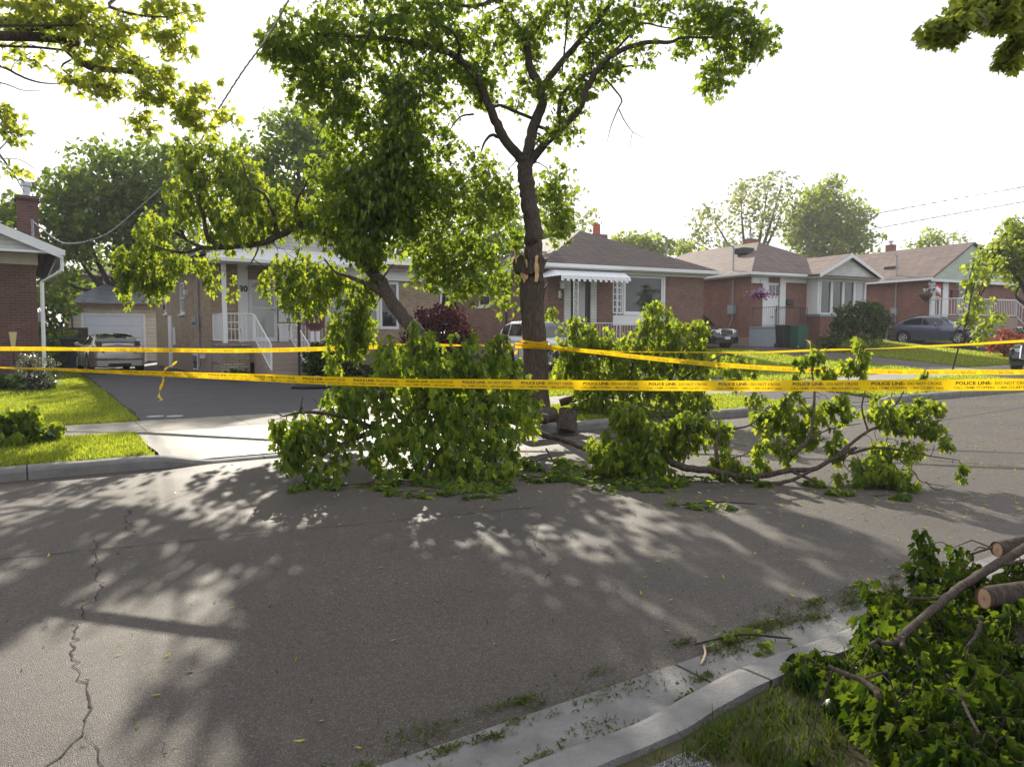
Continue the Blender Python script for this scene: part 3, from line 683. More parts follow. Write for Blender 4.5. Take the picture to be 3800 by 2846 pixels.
b_, z_ = H.sd(*E(190, 862)); mb = MB(); mb.box(-.16, b_ - .06, z_ - .12, -.05, b_ + .06, z_ + .12); mb.tube([(0, b_, z_ + .2), (-.1, b_, z_ + .22), (-.1, b_, z_ + .12)], .015, 5); H.add('wall_lantern', mb, Mt['black'])
b_ = H.sd(*E(562, 900))[0]; mb = MB(); mb.tube([(-.03, b_, -.2), (-.03, b_, ze)], .03, 6); H.add('conduit_pipe', mb, Mt['iron'])
hip(H, -.45, Wd + .45, -.45, Dp + .45, ze + .13, (3.95, 4.0, 3.95, 8.2, 6.05), Mt['bshingle'])
eavetrim(H, -.45, Wd + .45, -.45, Dp + .45, ze - .03, ze + .11, WH, 'eaves_gutter', 'flr')
mb = MB().box(-.4, -.42, ze - .07, Wd + .4, Dp, ze - .02); fbox(mb, FRONT(0), pw[0] - .2, Wd + .05, -.12, -.004, pw[3] + .02, ze - .075); H.add('soffit', mb, WH)
# ribbed awning
aw0, aw1 = H.fr(*E(905, 600), -.2)[0], H.fr(*E(1440, 600), -.2)[0]
zt_, zb_ = ze - .06, H.fr(*E(1250, 680), -1.5)[1] + .12
mb = MB(); nr = 26; ox0, ox1 = H.fr(*E(1020, 665), -1.5)[0] - .3, H.fr(*E(1490, 665), -1.5)[0]
for i in range(nr):
    t0, t1 = i / nr, (i + .9) / nr
    for (ta, tb, dz) in ((t0, t1, .0), (t1, (i + 1) / nr, -.02)):
        A0 = (aw0 + (aw1 - aw0) * ta, -.1, zt_ + dz); A1 = (aw0 + (aw1 - aw0) * tb, -.1, zt_ + dz)
        B0 = (ox0 + (ox1 - ox0) * ta, -1.5, zb_ + dz); B1 = (ox0 + (ox1 - ox0) * tb, -1.5, zb_ + dz)
        mb.poly([A0, A1, B1, B0])
        sc_ = .17 + .04 * math.sin(math.pi * (i % 2 + .5)); mb.poly([B0, B1, (B1[0], -1.52, zb_ - sc_), (B0[0], -1.52, zb_ - sc_)])
for i in range(9):
    t0, t1 = i / 9, (i + .88) / 9
    mb.poly([(aw0 + (ox0 - aw0) * t0, -.1 - 1.4 * t0, zt_ + (zb_ - zt_) * t0), (aw0 + (ox0 - aw0) * t1, -.1 - 1.4 * t1, zt_ + (zb_ - zt_) * t1), (ox0 - .35, -.1 - 1.4 * t1, zb_ - .05), (ox0 - .35, -.1 - 1.4 * t0, zb_ - .05)])
H.add('awning', mb, WH)
for cx_ in (1080, 1400):
    q = H.fr(*E(cx_, 820), -1.45)[0]; mb = MB()
    for dq in (-.1, .1): mb.tube([(q + dq, -1.45, .5), (q + dq, -1.45, zb_ - .05)], .016, 5)
    for k in range(8): zc = 1.1 + k * .33; mb.tube([(q + .08 * math.cos(t), -1.45, zc + .12 * math.sin(t)) for t in np.linspace(0, 5, 9)], .008, 4)
    H.add('awning_post', mb, WH)
mb = MB(); mb.box(.4, -1.6, -.5, 5.6, -.03, .75); H.add('porch_slab', mb, Mt['parge'])
railing(H, [(.5, -.1, .75), (.5, -1.5, .75), (5.5, -1.5, .75), (5.5, -.1, .75)], .1, .85, WH, 'porch_railing', .13, .04, rt=.015)
q = H.fr(*E(1262, 330), 6.0); mb = MB(); mb.box(q[0] - .45, 6.0, 4.6, q[0] + .45, 6.7, H.fr(*E(1262, 340), 6.0)[1]); H.add('chimney', mb, Mt['brown_brick'])
zc = H.fr(*E(1262, 340), 6.0)[1]; mb = MB(); mb.lathe([(.2, zc), (.18, zc + .55), (.12, zc + .55)], 12, Matrix.Translation((q[0], 6.35, 0))); H.add('chimney_pot', mb, mat('terracotta', (.42, .13, .07), .8))
mb = MB(); mb.tube([(6.6, .9, ze + .5), (6.6, .9, ze + 1.5)], .04, 6); mb.tube([(6.6, .9, ze + 1.5), (6.45, .7, ze + 1.55)], .04, 6); H.add('service_mast', mb, Mt['conduit'])
H32 = H

# ---------------------------------------------------------------- third house (red brick, bay window)
x0, y0 = 11.55, 36.0
ang = R(27); z0 = 1.0
H = House('brick_bungalow', 'red brick bungalow with wide white bay window, small gable and iron porch railing', x0, y0, z0, ang)
ze = 3.56; Wd, Dp = 8.2, 12.5
E = lambda cx, cy: (2500 + cx * .5877, 600 + cy * .5877)
def fr4(x0, y0, x1, y1, b=0): return H.frect(*E(x0, y0), *E(x1, y1), b)
door = fr4(590, 765, 665, 1050); bay0, bay1 = H.fr(*E(925, 860), -.75)[0], H.fr(*E(1212, 860), -.75)[0]
nwn = fr4(858, 762, 898, 960)
walls(H, Wd, Dp, 0, ze, .55, [door, nwn], [], Mt['red_brick'], Mt['parge'])
window(H, FRONT(0), nwn, WH, GL, t=.07)
mb = MB(); fbox(mb, FRONT(0), door[0], door[1], .04, .09, door[2], door[3]); dr = H.add('door', mb, WH)
mb = MB()
for k in range(3): fbox(mb, FRONT(0), door[0] + .17 + k * .22, door[0] + .32 + k * .22, .02, .035, door[3] - .62, door[3] - .12)
H.add('pane', mb, GL, dr)
mb = MB(); mb.tube([(door[1] - .2, -.02, door[2] + .8), (door[1] - .2, -.06, door[2] + .95), (door[1] - .2, -.02, door[2] + 1.1)], .02, 5); H.add('handle', mb, Mt['black'], dr)
mb = MB(); fbox(mb, FRONT(0), door[0] + .3, door[1] - .3, .03, .038, door[2] + .5, door[2] + .56); H.add('mail_slot', mb, mat('brass', (.5, .36, .12), .35, metal=.8), dr)
mb = MB(); r0 = fr4(557, 757, 590, 1050); r1 = fr4(665, 757, 700, 1050)
for r in (r0, r1): fbox(mb, FRONT(0), r[0], r[1], -.06, -.003, door[2], ze - .02)
H.add('door_surround', mb, WH)
zb0, zb1 = H.fr(*E(1070, 965), -.75)[1], H.fr(*E(1070, 752), -.75)[1]
mb = MB(); mb.box(bay0 + .05, -.74, -.8, bay1 - .05, -.022, zb0 - .12); H.add('bay_base', mb, Mt['red_brick'])
mb = MB(); mb.box(bay0 - .02, -.78, zb0 - .12, bay1 + .02, -.005, zb0 - .0); H.add('bay_sill', mb, Mt['gparge'])
f = FRONT(-.75); n4 = 4; st = (bay1 - bay0) / 4
for i in range(4): window(H, f, (bay0 + i * st + .004, bay0 + (i + 1) * st - .004, zb0, zb1), WH, GL if i != 3 else CU, t=.07, sill=False, d0=0)
mb = MB(); mb.box(bay0 - .12, -.70, zb0 - .001, bay0 - .002, -.008, zb1); mb.box(bay1 + .002, -.70, zb0, bay1 + .10, -.008, zb1)
mb.box(bay0 - .2, -.80, zb1 + .002, bay1 + .15, -.006, ze - .09); H.add('bay_trim', mb, WH)
mb = MB(); fbox(mb, FRONT(0), .0, door[0] - .3, -.10, -.004, ze - .4, ze - .09); H.add('frieze', mb, WH)
mb = MB(); fbox(mb, FRONT(0), door[1] + .25, bay0 - .22, -.08, -.004, ze - .3, ze - .09); H.add('frieze', mb, WH)
hip(H, -.45, Wd + .45, -.45, Dp + .45, ze + .10, (4.05, 3.6, 4.05, 9.4, 5.75), Mt['rshingle'])
mb = MB().box(-.4, -.42, ze - .08, Wd + .4, Dp, ze - .03); mb.box(bay0 - .6, -1.2, ze - .078, bay1 + .5, -.422, ze - .035); H.add('soffit', mb, WH)
eavetrim(H, -.45, Wd + .45, -.45, Dp + .45, ze - .03, ze + .09, WH, 'eaves_gutter', 'flr')
g0, g1, gp_, gzt = bay0 - .7, bay1 + .6, (bay0 + bay1) / 2 - .1, H.fr(*E(1090, 590), -1.2)[1]
mb = MB(); mb.prism([(g0 + .3, -1.1, ze + .04), (g1 - .3, -1.1, ze + .04), (gp_, -1.1, gzt - .12)], (0, .05, 0)); H.add('gable', mb, Mt['siding'])
mb = MB(); mb.box(g0 + .1, -1.28, ze - .03, g1 - .1, -.57, ze + .035); 
H.add('gable_base', mb, Mt['rshingle'])
mb = MB()
for xa in (g0, g1):
    mb.add([(xa, -1.3, ze), (gp_, -1.3, gzt), (gp_, 3.0, gzt), (xa, 3.0, ze), (xa, -1.3, ze + .08), (gp_, -1.3, gzt + .08), (gp_, 3.0, gzt + .08), (xa, 3.0, ze + .08)], [(0, 1, 2, 3), (4, 7, 6, 5), (0, 4, 5, 1), (3, 2, 6, 7), (0, 3, 7, 4)])
H.add('gable_roof', mb, Mt['rshingle'])
mb = MB()
for xa in (g0, g1): mb.prism([(xa, -1.33, ze - .10), (gp_, -1.33, gzt - .12), (gp_, -1.33, gzt + .07), (xa, -1.33, ze + .07)], (0, .025, 0))
H.add('bargeboard', mb, WH)
pf = door[2]; p1 = H.fr(*E(880, 1060), -1.6)[0]; p0_ = -.1
mb = MB(); mb.box(p0_, -1.7, -.6, p1 - 1.0, -.03, pf); mb.box(p0_ - .04, -1.74, pf, p1 - .98, -.026, pf + .05)
for i in range(4): mb.box(p1 - 1.0 + .27 * i, -1.7, -.6, p1 - .73 + .27 * i, -.03, pf - .2 * (i + 1))
H.add('porch', mb, Mt['gparge'])
railing(H, [(p0_ + .1, -.1, pf), (p0_ + .1, -1.62, pf), (1.75, -1.62, pf)], .1, .95, Mt['iron'], 'porch_railing', .12, .04, rt=.014)
railing(H, [(2.0, -1.62, pf), (p1 - .9, -1.62, pf), (p1 - .9, -.1, pf)], .1, .95, Mt['iron'], 'porch_railing', .12, .04, rt=.014)
b_ = H.sd(*E(380, 800))[0]; mb = MB(); mb.tube([(-.06, b_, 1.5), (-.06, b_, ze + 1.45)], .04, 6); mb.tube([(-.06, b_, 1.5), (-.1, b_ + .4, .6), (-.1, b_ + .9, .3)], .04, 6); mb.tube([(-.06, b_, ze + 1.45), (-.25, b_, ze + 1.5)], .04, 6); H.add('service_mast', mb, Mt['conduit'])
b_, z_ = H.sd(*E(375, 935)); mb = MB(); mb.box(-.2, b_ - .2, z_ - .22, -.01, b_ + .2, z_ + .22); H.add('electric_meter', mb, Mt['conduit'])
b_, z_ = H.sd(*E(148, 838)); mb = MB(); mb.prism([(0, b_ - .3, z_ - .15), (-.3, b_ - .3, z_ - .15), (0, b_ - .3, z_ + .17)], (0, .6, 0)); H.add('vent_hood', mb, WH)
r = fr4(705, 874, 748, 905); mb = MB(); fbox(mb, FRONT(0), r[0], r[1], -.14, -.003, r[2], r[3]); H.add('mailbox', mb, Mt['black'], bevel=.03)
qa, qz = H.fr(2801, 886, 5.5); mb = MB(); mb.box(qa - .35, 5.5, 4.6, qa + .35, 6.1, qz); H.add('chimney', mb, Mt['red_brick'])
mb = MB(); mb.lathe([(.1, qz), (.1, qz + .25), (.16, qz + .26), (.16, qz + .34)], 10, Matrix.Translation((qa, 5.8, 0))); H.add('chimney_flue', mb, Mt['steel'])
b_, z_ = H.sd(*E(455, 530), 2.5); mb = MB(); mb.box(2.0, b_ - .4, 4.95, 2.7, b_ + .4, 5.25); H.add('roof_vent', mb, Mt['black'])
H34 = H

# ---------------------------------------------------------------- fourth house (green gable)
x0, y0 = 23.5, 42.0
ang = R(27); z0 = 1.25
H = House('brick_bungalow', 'brick bungalow with a big pale green front gable and white porch railing', x0, y0, z0, ang)
ze = 3.55; Wd, Dp = 8.2, 12.5
door = fr4(1645, 785, 1690, 985); bwn = fr4(1797, 782, 1862, 930)
walls(H, Wd, Dp, 0, ze, .4, [door, bwn], [], Mt['red_brick'], Mt['parge'])
window(H, FRONT(0), bwn, WH, GL, t=.07)
mb = MB(); fbox(mb, FRONT(0), door[0], door[1], .03, .09, door[2], door[3]); dr = H.add('door', mb, WH)
mb = MB(); fbox(mb, FRONT(0), door[0] + .15, door[1] - .15, .01, .025, door[2] + 1.2, door[3] - .15); fbox(mb, FRONT(0), door[0] + .15, door[1] - .15, .01, .025, door[2] + .15, door[2] + 1.12); H.add('pane', mb, GL, dr)
r0 = fr4(1618, 775, 1643, 985); r1 = fr4(1693, 775, 1727, 985); mb = MB()
for r in (r0, r1): fbox(mb, FRONT(0), r[0], r[1], -.06, -.003, door[2], ze - .02)
H.add('door_surround', mb, WH)
xo0, xo1 = -.4, Wd + .4; xc = Wd / 2; zp = H.fr(*E(1885, 520), -.4)[1]
xc = min(H.fr(*E(1885, 520), -.4)[0], Wd - 2)
mb = MB(); mb.prism([(xo0, -.42, ze + .02), (xo1, -.42, ze + .02), (xc, -.42, zp - .06)], (0, .05, 0)); H.add('gable', mb, Mt['gsiding'])
mb = MB()
for xa in (xo0 - .1, xo1 + .1): mb.add([(xa, -.55, ze + .0), (xc, -.55, zp), (xc, Dp, zp), (xa, Dp, ze + .0), (xa, -.55, ze + .1), (xc, -.55, zp + .1), (xc, Dp, zp + .1), (xa, Dp, ze + .1)], [(0, 1, 2, 3), (4, 7, 6, 5), (0, 4, 5, 1), (3, 2, 6, 7), (0, 3, 7, 4)])
H.add('roof', mb, Mt['rshingle'])
mb = MB(); mb.box(xo0 - .2, -.55, ze - .08, xo0 - .105, Dp, ze + .06); mb.box(xo0, -.40, ze - .15, xo1, -.35, ze + .018); mb.box(-.03, -.1, ze - .35, r0[0] - .2, -.004, ze - .152); H.add('eaves_gutter', mb, WH)
pf = door[2]; mb = MB(); mb.box(-.02, -1.7, -.7, 5.6, -.03, pf); H.add('porch', mb, Mt['parge'])
railing(H, [(.02, -.1, pf), (.02, -1.65, pf), (2.9, -1.65, pf), (5.5, -1.65, pf), (6.8, -2.4, -.1)], .12, 1.0, WH, 'porch_railing', .16, .13, rt=.03)
b_ = H.sd(*E(1408, 800))[0]; mb = MB(); mb.tube([(-.06, b_, .3), (-.06, b_, ze + 1.5)], .045, 6); mb.tube([(-.06, b_, ze + 1.5), (-.25, b_, ze + 1.55)], .045, 6); H.add('service_mast', mb, Mt['conduit'])
b_, z_ = H.sd(*E(1400, 950)); mb = MB(); mb.box(-.2, b_ - .2, z_ - .25, -.01, b_ + .2, z_ + .25); H.add('electric_meter', mb, Mt['conduit'])
r = H.srect(*E(1268, 1058), *E(1315, 1110)); mb = MB(); fbox(mb, SIDE(-.022), r[0], r[1], -.03, 0, r[2], r[3]); o = H.add('basement_window', mb, WH)
mb = MB(); fbox(mb, SIDE(-.022), r[0] + .1, r[1] - .1, -.036, -.031, r[2] + .1, r[3] - .1); H.add('pane', mb, GL, o)
qa, qz = H.fr(3319, 908, 5.5); mb = MB(); mb.box(qa - .2, 5.5, 3.9, qa + .2, 6.0, qz); H.add('chimney', mb, Mt['red_brick'])
mb = MB(); mb.lathe([(.09, 0), (.09, .18), (.16, .18), (.16, .26)], 10, Matrix.Translation((qa, 5.75, qz))); H.add('chimney_flue', mb, Mt['steel'])
b_, z_ = H.sd(*E(1360, 668), .8); mb = MB(); mb.box(.8, b_ - .35, ze + .65, 1.35, b_ + .35, ze + 1.0); H.add('roof_vent', mb, Mt['black'])
r = fr4(1578, 800, 1602, 820); mb = MB(); fbox(mb, FRONT(0), r[0], r[1], -.03, -.004, r[2], r[3]); pl = H.add('number_plate', mb, WH)
lettering(H, '36', .26, FRONT(0), r[0] + .08, r[2] + .05, Mt['black'], bold=.005, d=-.036, name='numeral', parent=pl)
r = fr4(1608, 805, 1650, 840); mb = MB(); qc = (r[0] + r[1]) / 2
mb.lathe([(.02, r[3] + .1), (.28, r[2] + .3), (.26, r[2] + .26), (.1, r[2] + .24), (.1, r[2] - .05)], 12, Matrix.Translation((qc, -.35, 0))); mb.tube([(qc, 0, r[3] + .2), (qc, -.35, r[3] + .1)], .02, 5); H.add('porch_lamp', mb, Mt['black'])
r = fr4(1748, 812, 1788, 858); mb = MB(); fbox(mb, FRONT(0), r[0], r[1], -.12, -.004, r[2], r[3]); H.add('mailbox', mb, mat('dark_red_paint', (.10, .02, .02), .6))
mb = MB(); mb.box(5.7, 8.0, -.4, 9.6, 12.0, 2.0)
H36 = H
# fifth house at the right edge
H = House('brick_bungalow', 'brown brick bungalow half hidden by trees at the far right edge', 30.2, 45.6, 1.3, R(27))
H.add('wall', MB().box(0, 0, .3, 9, 11, 3.4), Mt['brown_brick']); H.add('foundation', MB().box(-.02, -.02, -.8, 9.02, 11, .3), Mt['parge'])
hip(H, -.45, 9.45, -.45, 11.4, 3.62, (4.5, 4, 4.5, 7.5, 5.4), Mt['rshingle']); eavetrim(H, -.45, 9.45, -.45, 11.4, 3.44, 3.61, WH, 'eaves_gutter')
r = H.frect(3752, 1212, 3798, 1248)
mb = MB(); fbox(mb, FRONT(0), r[0], r[1], -.04, -.003, r[2] - .2, r[3]); o = H.add('window', mb, WH); mb = MB(); fbox(mb, FRONT(0), r[0] + .12, r[1] - .12, -.048, -.042, r[2] - .08, r[3] - .12); H.add('pane', mb, GL, o)

# ---------------------------------------------------------------- house 28 at the left edge
x0, y0 = -12.75, 20.0
H = House('brick_bungalow', 'dark red brick bungalow with white siding gable at the left edge', x0, y0, .25, A)
ze = 3.55
H.add('wall', MB().box(-9, 0, .35, 0, 11, ze - .3), Mt['dark_brick']); H.add('foundation', MB().box(-9.02, -.02, -.6, -.02 + .04, 11, .35), Mt['parge'])
mb = MB(); mb.box(-9.05, -.06, ze - .3, .05, 11, ze + .0); H.add('frieze', mb, mat('cream_trim', (.50, .44, .33), .6))
zp = ze + 2.0; px_ = -4.3
mb = MB(); mb.prism([(.35, -.36, ze + .05), (px_, -.36, zp), (-9.3, -.36, ze + .05)], (0, .06, 0)); H.add('gable', mb, Mt['siding'])
mb = MB()
for xa in (.6, -9.6): mb.add([(xa, -.6, ze), (px_, -.6, zp + .1), (px_, 11.4, zp + .1), (xa, 11.4, ze), (xa, -.6, ze + .1), (px_, -.6, zp + .2), (px_, 11.4, zp + .2), (xa, 11.4, ze + .1)], [(0, 1, 2, 3), (4, 7, 6, 5), (0, 4, 5, 1), (3, 2, 6, 7), (0, 3, 7, 4)])
H.add('roof', mb, Mt['bshingle'])
mb = MB()
for xa in (.6, -9.6): mb.prism([(xa, -.64, ze - .16), (px_, -.64, zp - .06), (px_, -.64, zp + .19), (xa, -.64, ze + .09)], (0, .035, 0))
mb.box(-9.4, -.58, ze - .02, .5, -.37, ze + .04); H.add('bargeboard', mb, WH)
mb = MB(); mb.box(.51, -.66, ze - .06, .66, 11, ze + .08)
mb.tube([(.58, -.5, ze - .05), (.58, -.5, ze - .45), (.12, -.1, ze - .75), (.10, -.08, .2), (.6, -1.2, .0), (.95, -2.6, -.02)], .05, 6); H.add('downspout', mb, WH)
b_ = .9
qa, qz = H.fr(100, 740, 2.4); mb = MB(); mb.box(qa - .27, 2.4, ze - .3, qa + .27, 3.1, qz); mb.box(qa - .31, 2.33, qz, qa + .31, 3.17, qz + .1); ch = H.add('chimney', mb, Mt['dark_brick'])
mb = MB(); mb.lathe([(.20, .1), (.10, .2), (.09, .42), (.14, .43), (.14, .55), (.05, .56)], 14, Matrix.Translation((qa, 2.75, qz))); H.add('flue', mb, Mt['steel'], ch)
mb = MB(); ma, mz = H.fr(120, 815, 1.4); mb.tube([(ma, 1.4, ze - .2), (ma, 1.4, mz)], .035, 8); H.add('service_mast', mb, Mt['conduit'])
mb = MB(); mb.box(.005, .25, 1.75, .18, .5, 2.0); H.add('electric_meter', mb, Mt['conduit'])
H28 = H
# detached garage
gx, gy_ = -21.2, 35.6
H = House('garage', 'cream sided detached garage with white panel door and grey hip roof', gx, gy_, .36, R(28), 'garage')
gw = H.fr(905 * .6036 + 22, 1230)[0] + .5
dd = H.frect(314, 1172, 532, 1336)
H.add('wall', MB().box(0, 0, 0, gw, 6, 2.75), Mt['csiding'])
mb = MB()
for i in range(4):
    for j in range(4):
        fbox(mb, FRONT(0), dd[0] + (dd[1] - dd[0]) * i / 4 + .05, dd[0] + (dd[1] - dd[0]) * (i + 1) / 4 - .05, -.075, -.058, (dd[3]) * j / 4 + .06, dd[3] * (j + 1) / 4 - .05)
fbox(mb, FRONT(0), dd[0], dd[1], -.058, -.004, -.05, dd[3]); dr = H.add('garage_door', mb, mat('white_in_blue_shade', (.58, .64, .74), .5, var=.04))  # white door; the bluish cast of the shade is put into its colour
mb = MB(); fbox(mb, FRONT(0), dd[0] - .12, dd[0] - .003, -.09, -.003, -.1, dd[3] + .1); fbox(mb, FRONT(0), dd[1] + .003, dd[1] + .12, -.09, -.003, -.1, dd[3] + .1); fbox(mb, FRONT(0), dd[0], dd[1], -.09, -.003, dd[3] + .003, dd[3] + .1); H.add('door_frame', mb, WH)
hip(H, -.35, gw + .35, -.35, 6.35, 2.85, (gw / 2 - .05, 2.4, gw / 2 + .1, 3.6, 4.15), Mt['gshingle']); eavetrim(H, -.35, gw + .35, -.35, 6.3, 2.72, 2.84, Mt['fascia'], 'fascia')
mb = MB(); mb.tube([(-.1, -.4, 2.7), (.12, -.06, 2.4), (.12, -.06, 0)], .045, 6); H.add('downspout', mb, Mt['fascia'])
# house behind the garage
H = House('brick_house', 'tan brick house standing behind the garage under the trees', -28, 47, .4, R(33), 'house')
H.add('wall', MB().box(0, 0, -.5, 14, 8, 5.0), Mt['tan_brick'])
hip(H, -.4, 14.4, -.4, 8.4, 5.1, (4, 4, 10, 4, 6.6), Mt['rshingle'])
q = H.fr(362, 1060); mb = MB(); fbox(mb, FRONT(0), q[0] - .3, q[0] + .3, -.05, -.003, q[1] - .5, q[1] + .7); H.add('window', mb, GL)
q = H.fr(426, 1050); mb = MB(); fbox(mb, FRONT(0), q[0] - .3, q[0] + .3, -.05, -.003, q[1] - .5, q[1] + .7); H.add('window', mb, GL)
# ================================================================ trees, fallen limbs, shrubs
# leaf outlines: (x, y) with the stalk at the origin and the tip towards +y
NEAR = [(0, 0), (.17, -.05), (.43, -.02), (.33, .13), (.58, .34), (.50, .42), (.60, .58), (.30, .50), (.20, .56), (.24, .76), (.12, .78), (0, 1.0)]
MID = [(0, 0), (.40, -.02), (.28, .16), (.58, .50), (.22, .50), (0, 1.0)]
def template(half, fold=.12, curl=.12, xs=1.0):
    pts = half + [(-x, y) for x, y in half[1:-1]][::-1]; c = (0, .32); P_ = [c] + pts
    V = np.array([(x * xs, y, -abs(x) * fold - curl * y * y) for x, y in P_]); n = len(pts)
    T = np.array([(0, 1 + i, 1 + (i + 1) % n) for i in range(n)]); return V, T
T_NEAR = template(NEAR, .55, .35); T_MID = template(MID, .35, .2); T_WILT = template(MID, .85, .45, .8); T_DROOP = template(NEAR, .95, .5, .62); T_HEAP = template(NEAR, .8, .45, .82); T_NLIVE = template(NEAR, .2, .15)
T_FAR = (np.array([(0, 0, 0), (.42, .35, -.06), (0, 1, -.1), (-.42, .35, -.06)]), np.array([(0, 1, 2), (0, 2, 3)]))
def leafmesh(name, c, t, nrm, size, tm, mat_, parent):
    V0, T0 = tm; t = t / (np.linalg.norm(t, axis=1, keepdims=True) + 1e-9)
    b = np.cross(t, nrm); b /= (np.linalg.norm(b, axis=1, keepdims=True) + 1e-9); nn = np.cross(b, t)
    V = c[:, None] + size[:, None, None] * (V0[None, :, :1] * b[:, None] + V0[None, :, 1:2] * t[:, None] + V0[None, :, 2:] * nn[:, None])
    k = len(V0); T = T0[None] + (np.arange(len(c)) * k)[:, None, None]
    return npobj(name, V.reshape(-1, 3), T.reshape(-1, 3), mat_, parent)
def leaves_at(r, cen, k, rad, size, droop, spread=1.0, tail=0.0, zmin=None):
    """k leaves round each centre; droop 0 = live and level, 1 = wilted and hanging"""
    n = len(cen) * k; c = np.repeat(cen, k, 0)
    off = r.normal(0, 1, (n, 3)); off /= np.linalg.norm(off, axis=1, keepdims=True); off *= (r.uniform(.15, 1, n) ** .6 * rad)[:, None]
    off[:, 2] = off[:, 2] * (.75 if not tail else .45) - (r.uniform(0, 1, n) * tail if tail else 0)
    c = c + off
    a = r.uniform(0, 2 * np.pi, n); out = np.stack([np.cos(a), np.sin(a), np.zeros(n)], 1) * spread
    t = out * (1 - droop * .75) + np.array([0, 0, -1]) * (.35 + droop * 1.0) + r.normal(0, .25, (n, 3))
    nm = np.array([0, 0, 1.]) * (1 - droop) + out * droop + r.normal(0, .45 + .25 * droop, (n, 3))
    s = size * r.uniform(.45, 1.3, n)
    if zmin is not None:
        low = c[:, 2] < zmin + size; c[:, 2] = np.maximum(c[:, 2], zmin + .01 + r.uniform(0, .05, n)); t[low, 2] *= .1; nm[low] = np.array([0, 0, 1.]) + r.normal(0, .3, (low.sum(), 3))
    return c, t, nm, s
def blobpts(r, blobs, shell=.0):
    out = []
    for sx, sy, rx, ry, D, rd, n in blobs:
        c = PS(sx, sy, D); d = r.normal(0, 1, (n, 3)); d /= np.linalg.norm(d, axis=1, keepdims=True); d *= (r.uniform(shell, 1, n) ** .45)[:, None]
        out.append(c + d * np.array([rx * S * D / F, rd, ry * S * D / F]))
    return np.concatenate(out)
def grow(r, mb, lines, targets, r0=.02, tip=.0035, sag=.06, maxn=None, step=.18, sides=4):
    """twigs from the nearest existing wood to every target; each new twig can carry the next"""
    pts, rads = [], []
    for ln, ra in lines:
        ln = np.array(ln); pts.append(ln); rads.append(np.array(ra) if not np.isscalar(ra) else np.full(len(ln), ra))
    Pn = np.concatenate(pts); Rn = np.concatenate(rads)
    d0 = np.array([np.min(np.linalg.norm(Pn - q, axis=1)) for q in targets]); tot = len(targets)
    cap = len(Pn) + tot * 8; PP = np.zeros((cap, 3)); RR = np.zeros(cap); m = len(Pn); PP[:m] = Pn; RR[:m] = Rn
    for i in np.argsort(d0):
        q = targets[i]; dd = np.linalg.norm(PP[:m] - q, axis=1) * (1 + .25 * (RR[:m] < .006)); j = int(np.argmin(dd)); a = PP[j]; L_ = np.linalg.norm(q - a)
        if L_ < .04: continue
        k = max(3, min(8, int(L_ / step) + 2)); ts = np.linspace(0, 1, k)
        perp = r.normal(0, 1, 3); perp -= perp * 0; w1 = r.normal(0, .10 * L_, 3); w2 = r.normal(0, .05 * L_, 3)
        line = a + (q - a) * ts[:, None] + np.sin(ts * np.pi)[:, None] * w1 + np.sin(ts * 2 * np.pi)[:, None] * w2
        line[:, 2] += np.sin(ts * np.pi) * L_ * sag
        ra = min(RR[j] * .75, r0 * (.35 + min(L_, 1.5) * .5)); ra = max(ra, tip * 1.2)
        rr = ra + (tip - ra) * ts
        mb.tube(line, rr, sides, cap=False)
        if m + k < cap: PP[m:m + k - 1] = line[1:]; RR[m:m + k - 1] = rr[1:]; m += k - 1
def limb(mb, spts, r0, r1, seed=0, k=8, sub=5, rough=.05, flare=0):
    """spts: (sx, sy, D) or world points flagged by length 4"""
    w_ = np.array([PS(*q) if len(q) == 3 else np.array(q[:3]) for q in spts]); c = cat_rom(w_, sub); n = len(c)
    rng = random.Random(seed); rr = np.linspace(r0, r1, n) if np.isscalar(r0) else np.array(r0)
    if flare: rr = rr * (1 + flare * np.exp(-np.arange(n) / 2.2))
    c[1:-1] += np.array([[rng.gauss(0, .25 * rr[i]) for _ in range(3)] for i in range(1, n - 1)]) * .35
    mb.tube(c, rr, k, rng=rng, rough=rough); return c, rr
LM = {}
LM['live'] = leafmat('maple_leaf', (.05, .088, .018), (.36, .48, .04), .5, .05)
LM['wilt'] = leafmat('wilting_maple_leaf', (.056, .098, .02), (.44, .54, .04), .50, .06, .4)
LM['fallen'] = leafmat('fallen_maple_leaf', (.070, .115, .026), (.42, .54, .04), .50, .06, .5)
LM['pile'] = leafmat('near_leaf_shade_tone', (.025, .048, .011), (.16, .24, .016), .33, .05, .6)  # maple leaf darkened: shade over the near pile is put into the colour
LM['back'] = leafmat('background_leaf', (.055, .095, .02), (.30, .42, .045), .45, .05)
LM['fresh'] = leafmat('young_leaf', (.13, .19, .025), (.48, .58, .04), .55, .06)
LM['pale'] = leafmat('pale_spring_leaf', (.14, .155, .05), (.36, .40, .09), .5, .05)
LM['gold'] = leafmat('golden_leaf', (.11, .145, .03), (.42, .50, .05), .5, .05)
LM['red'] = leafmat('crimson_leaf', (.055, .006, .012), (.16, .010, .02), .4, .06)
LM['redp'] = leafmat('salmon_red_leaf', (.26, .05, .04), (.45, .10, .06), .4, .06)
LM['bush'] = leafmat('shrub_leaf', (.030, .060, .014), (.09, .15, .015), .35, .06)
LM['overh'] = leafmat('overhanging_leaf', (.085, .115, .03), (.58, .64, .08), .55, .06)
BK, BT, BD = Mt['bark'], Mt['bark2'], Mt['bark3']

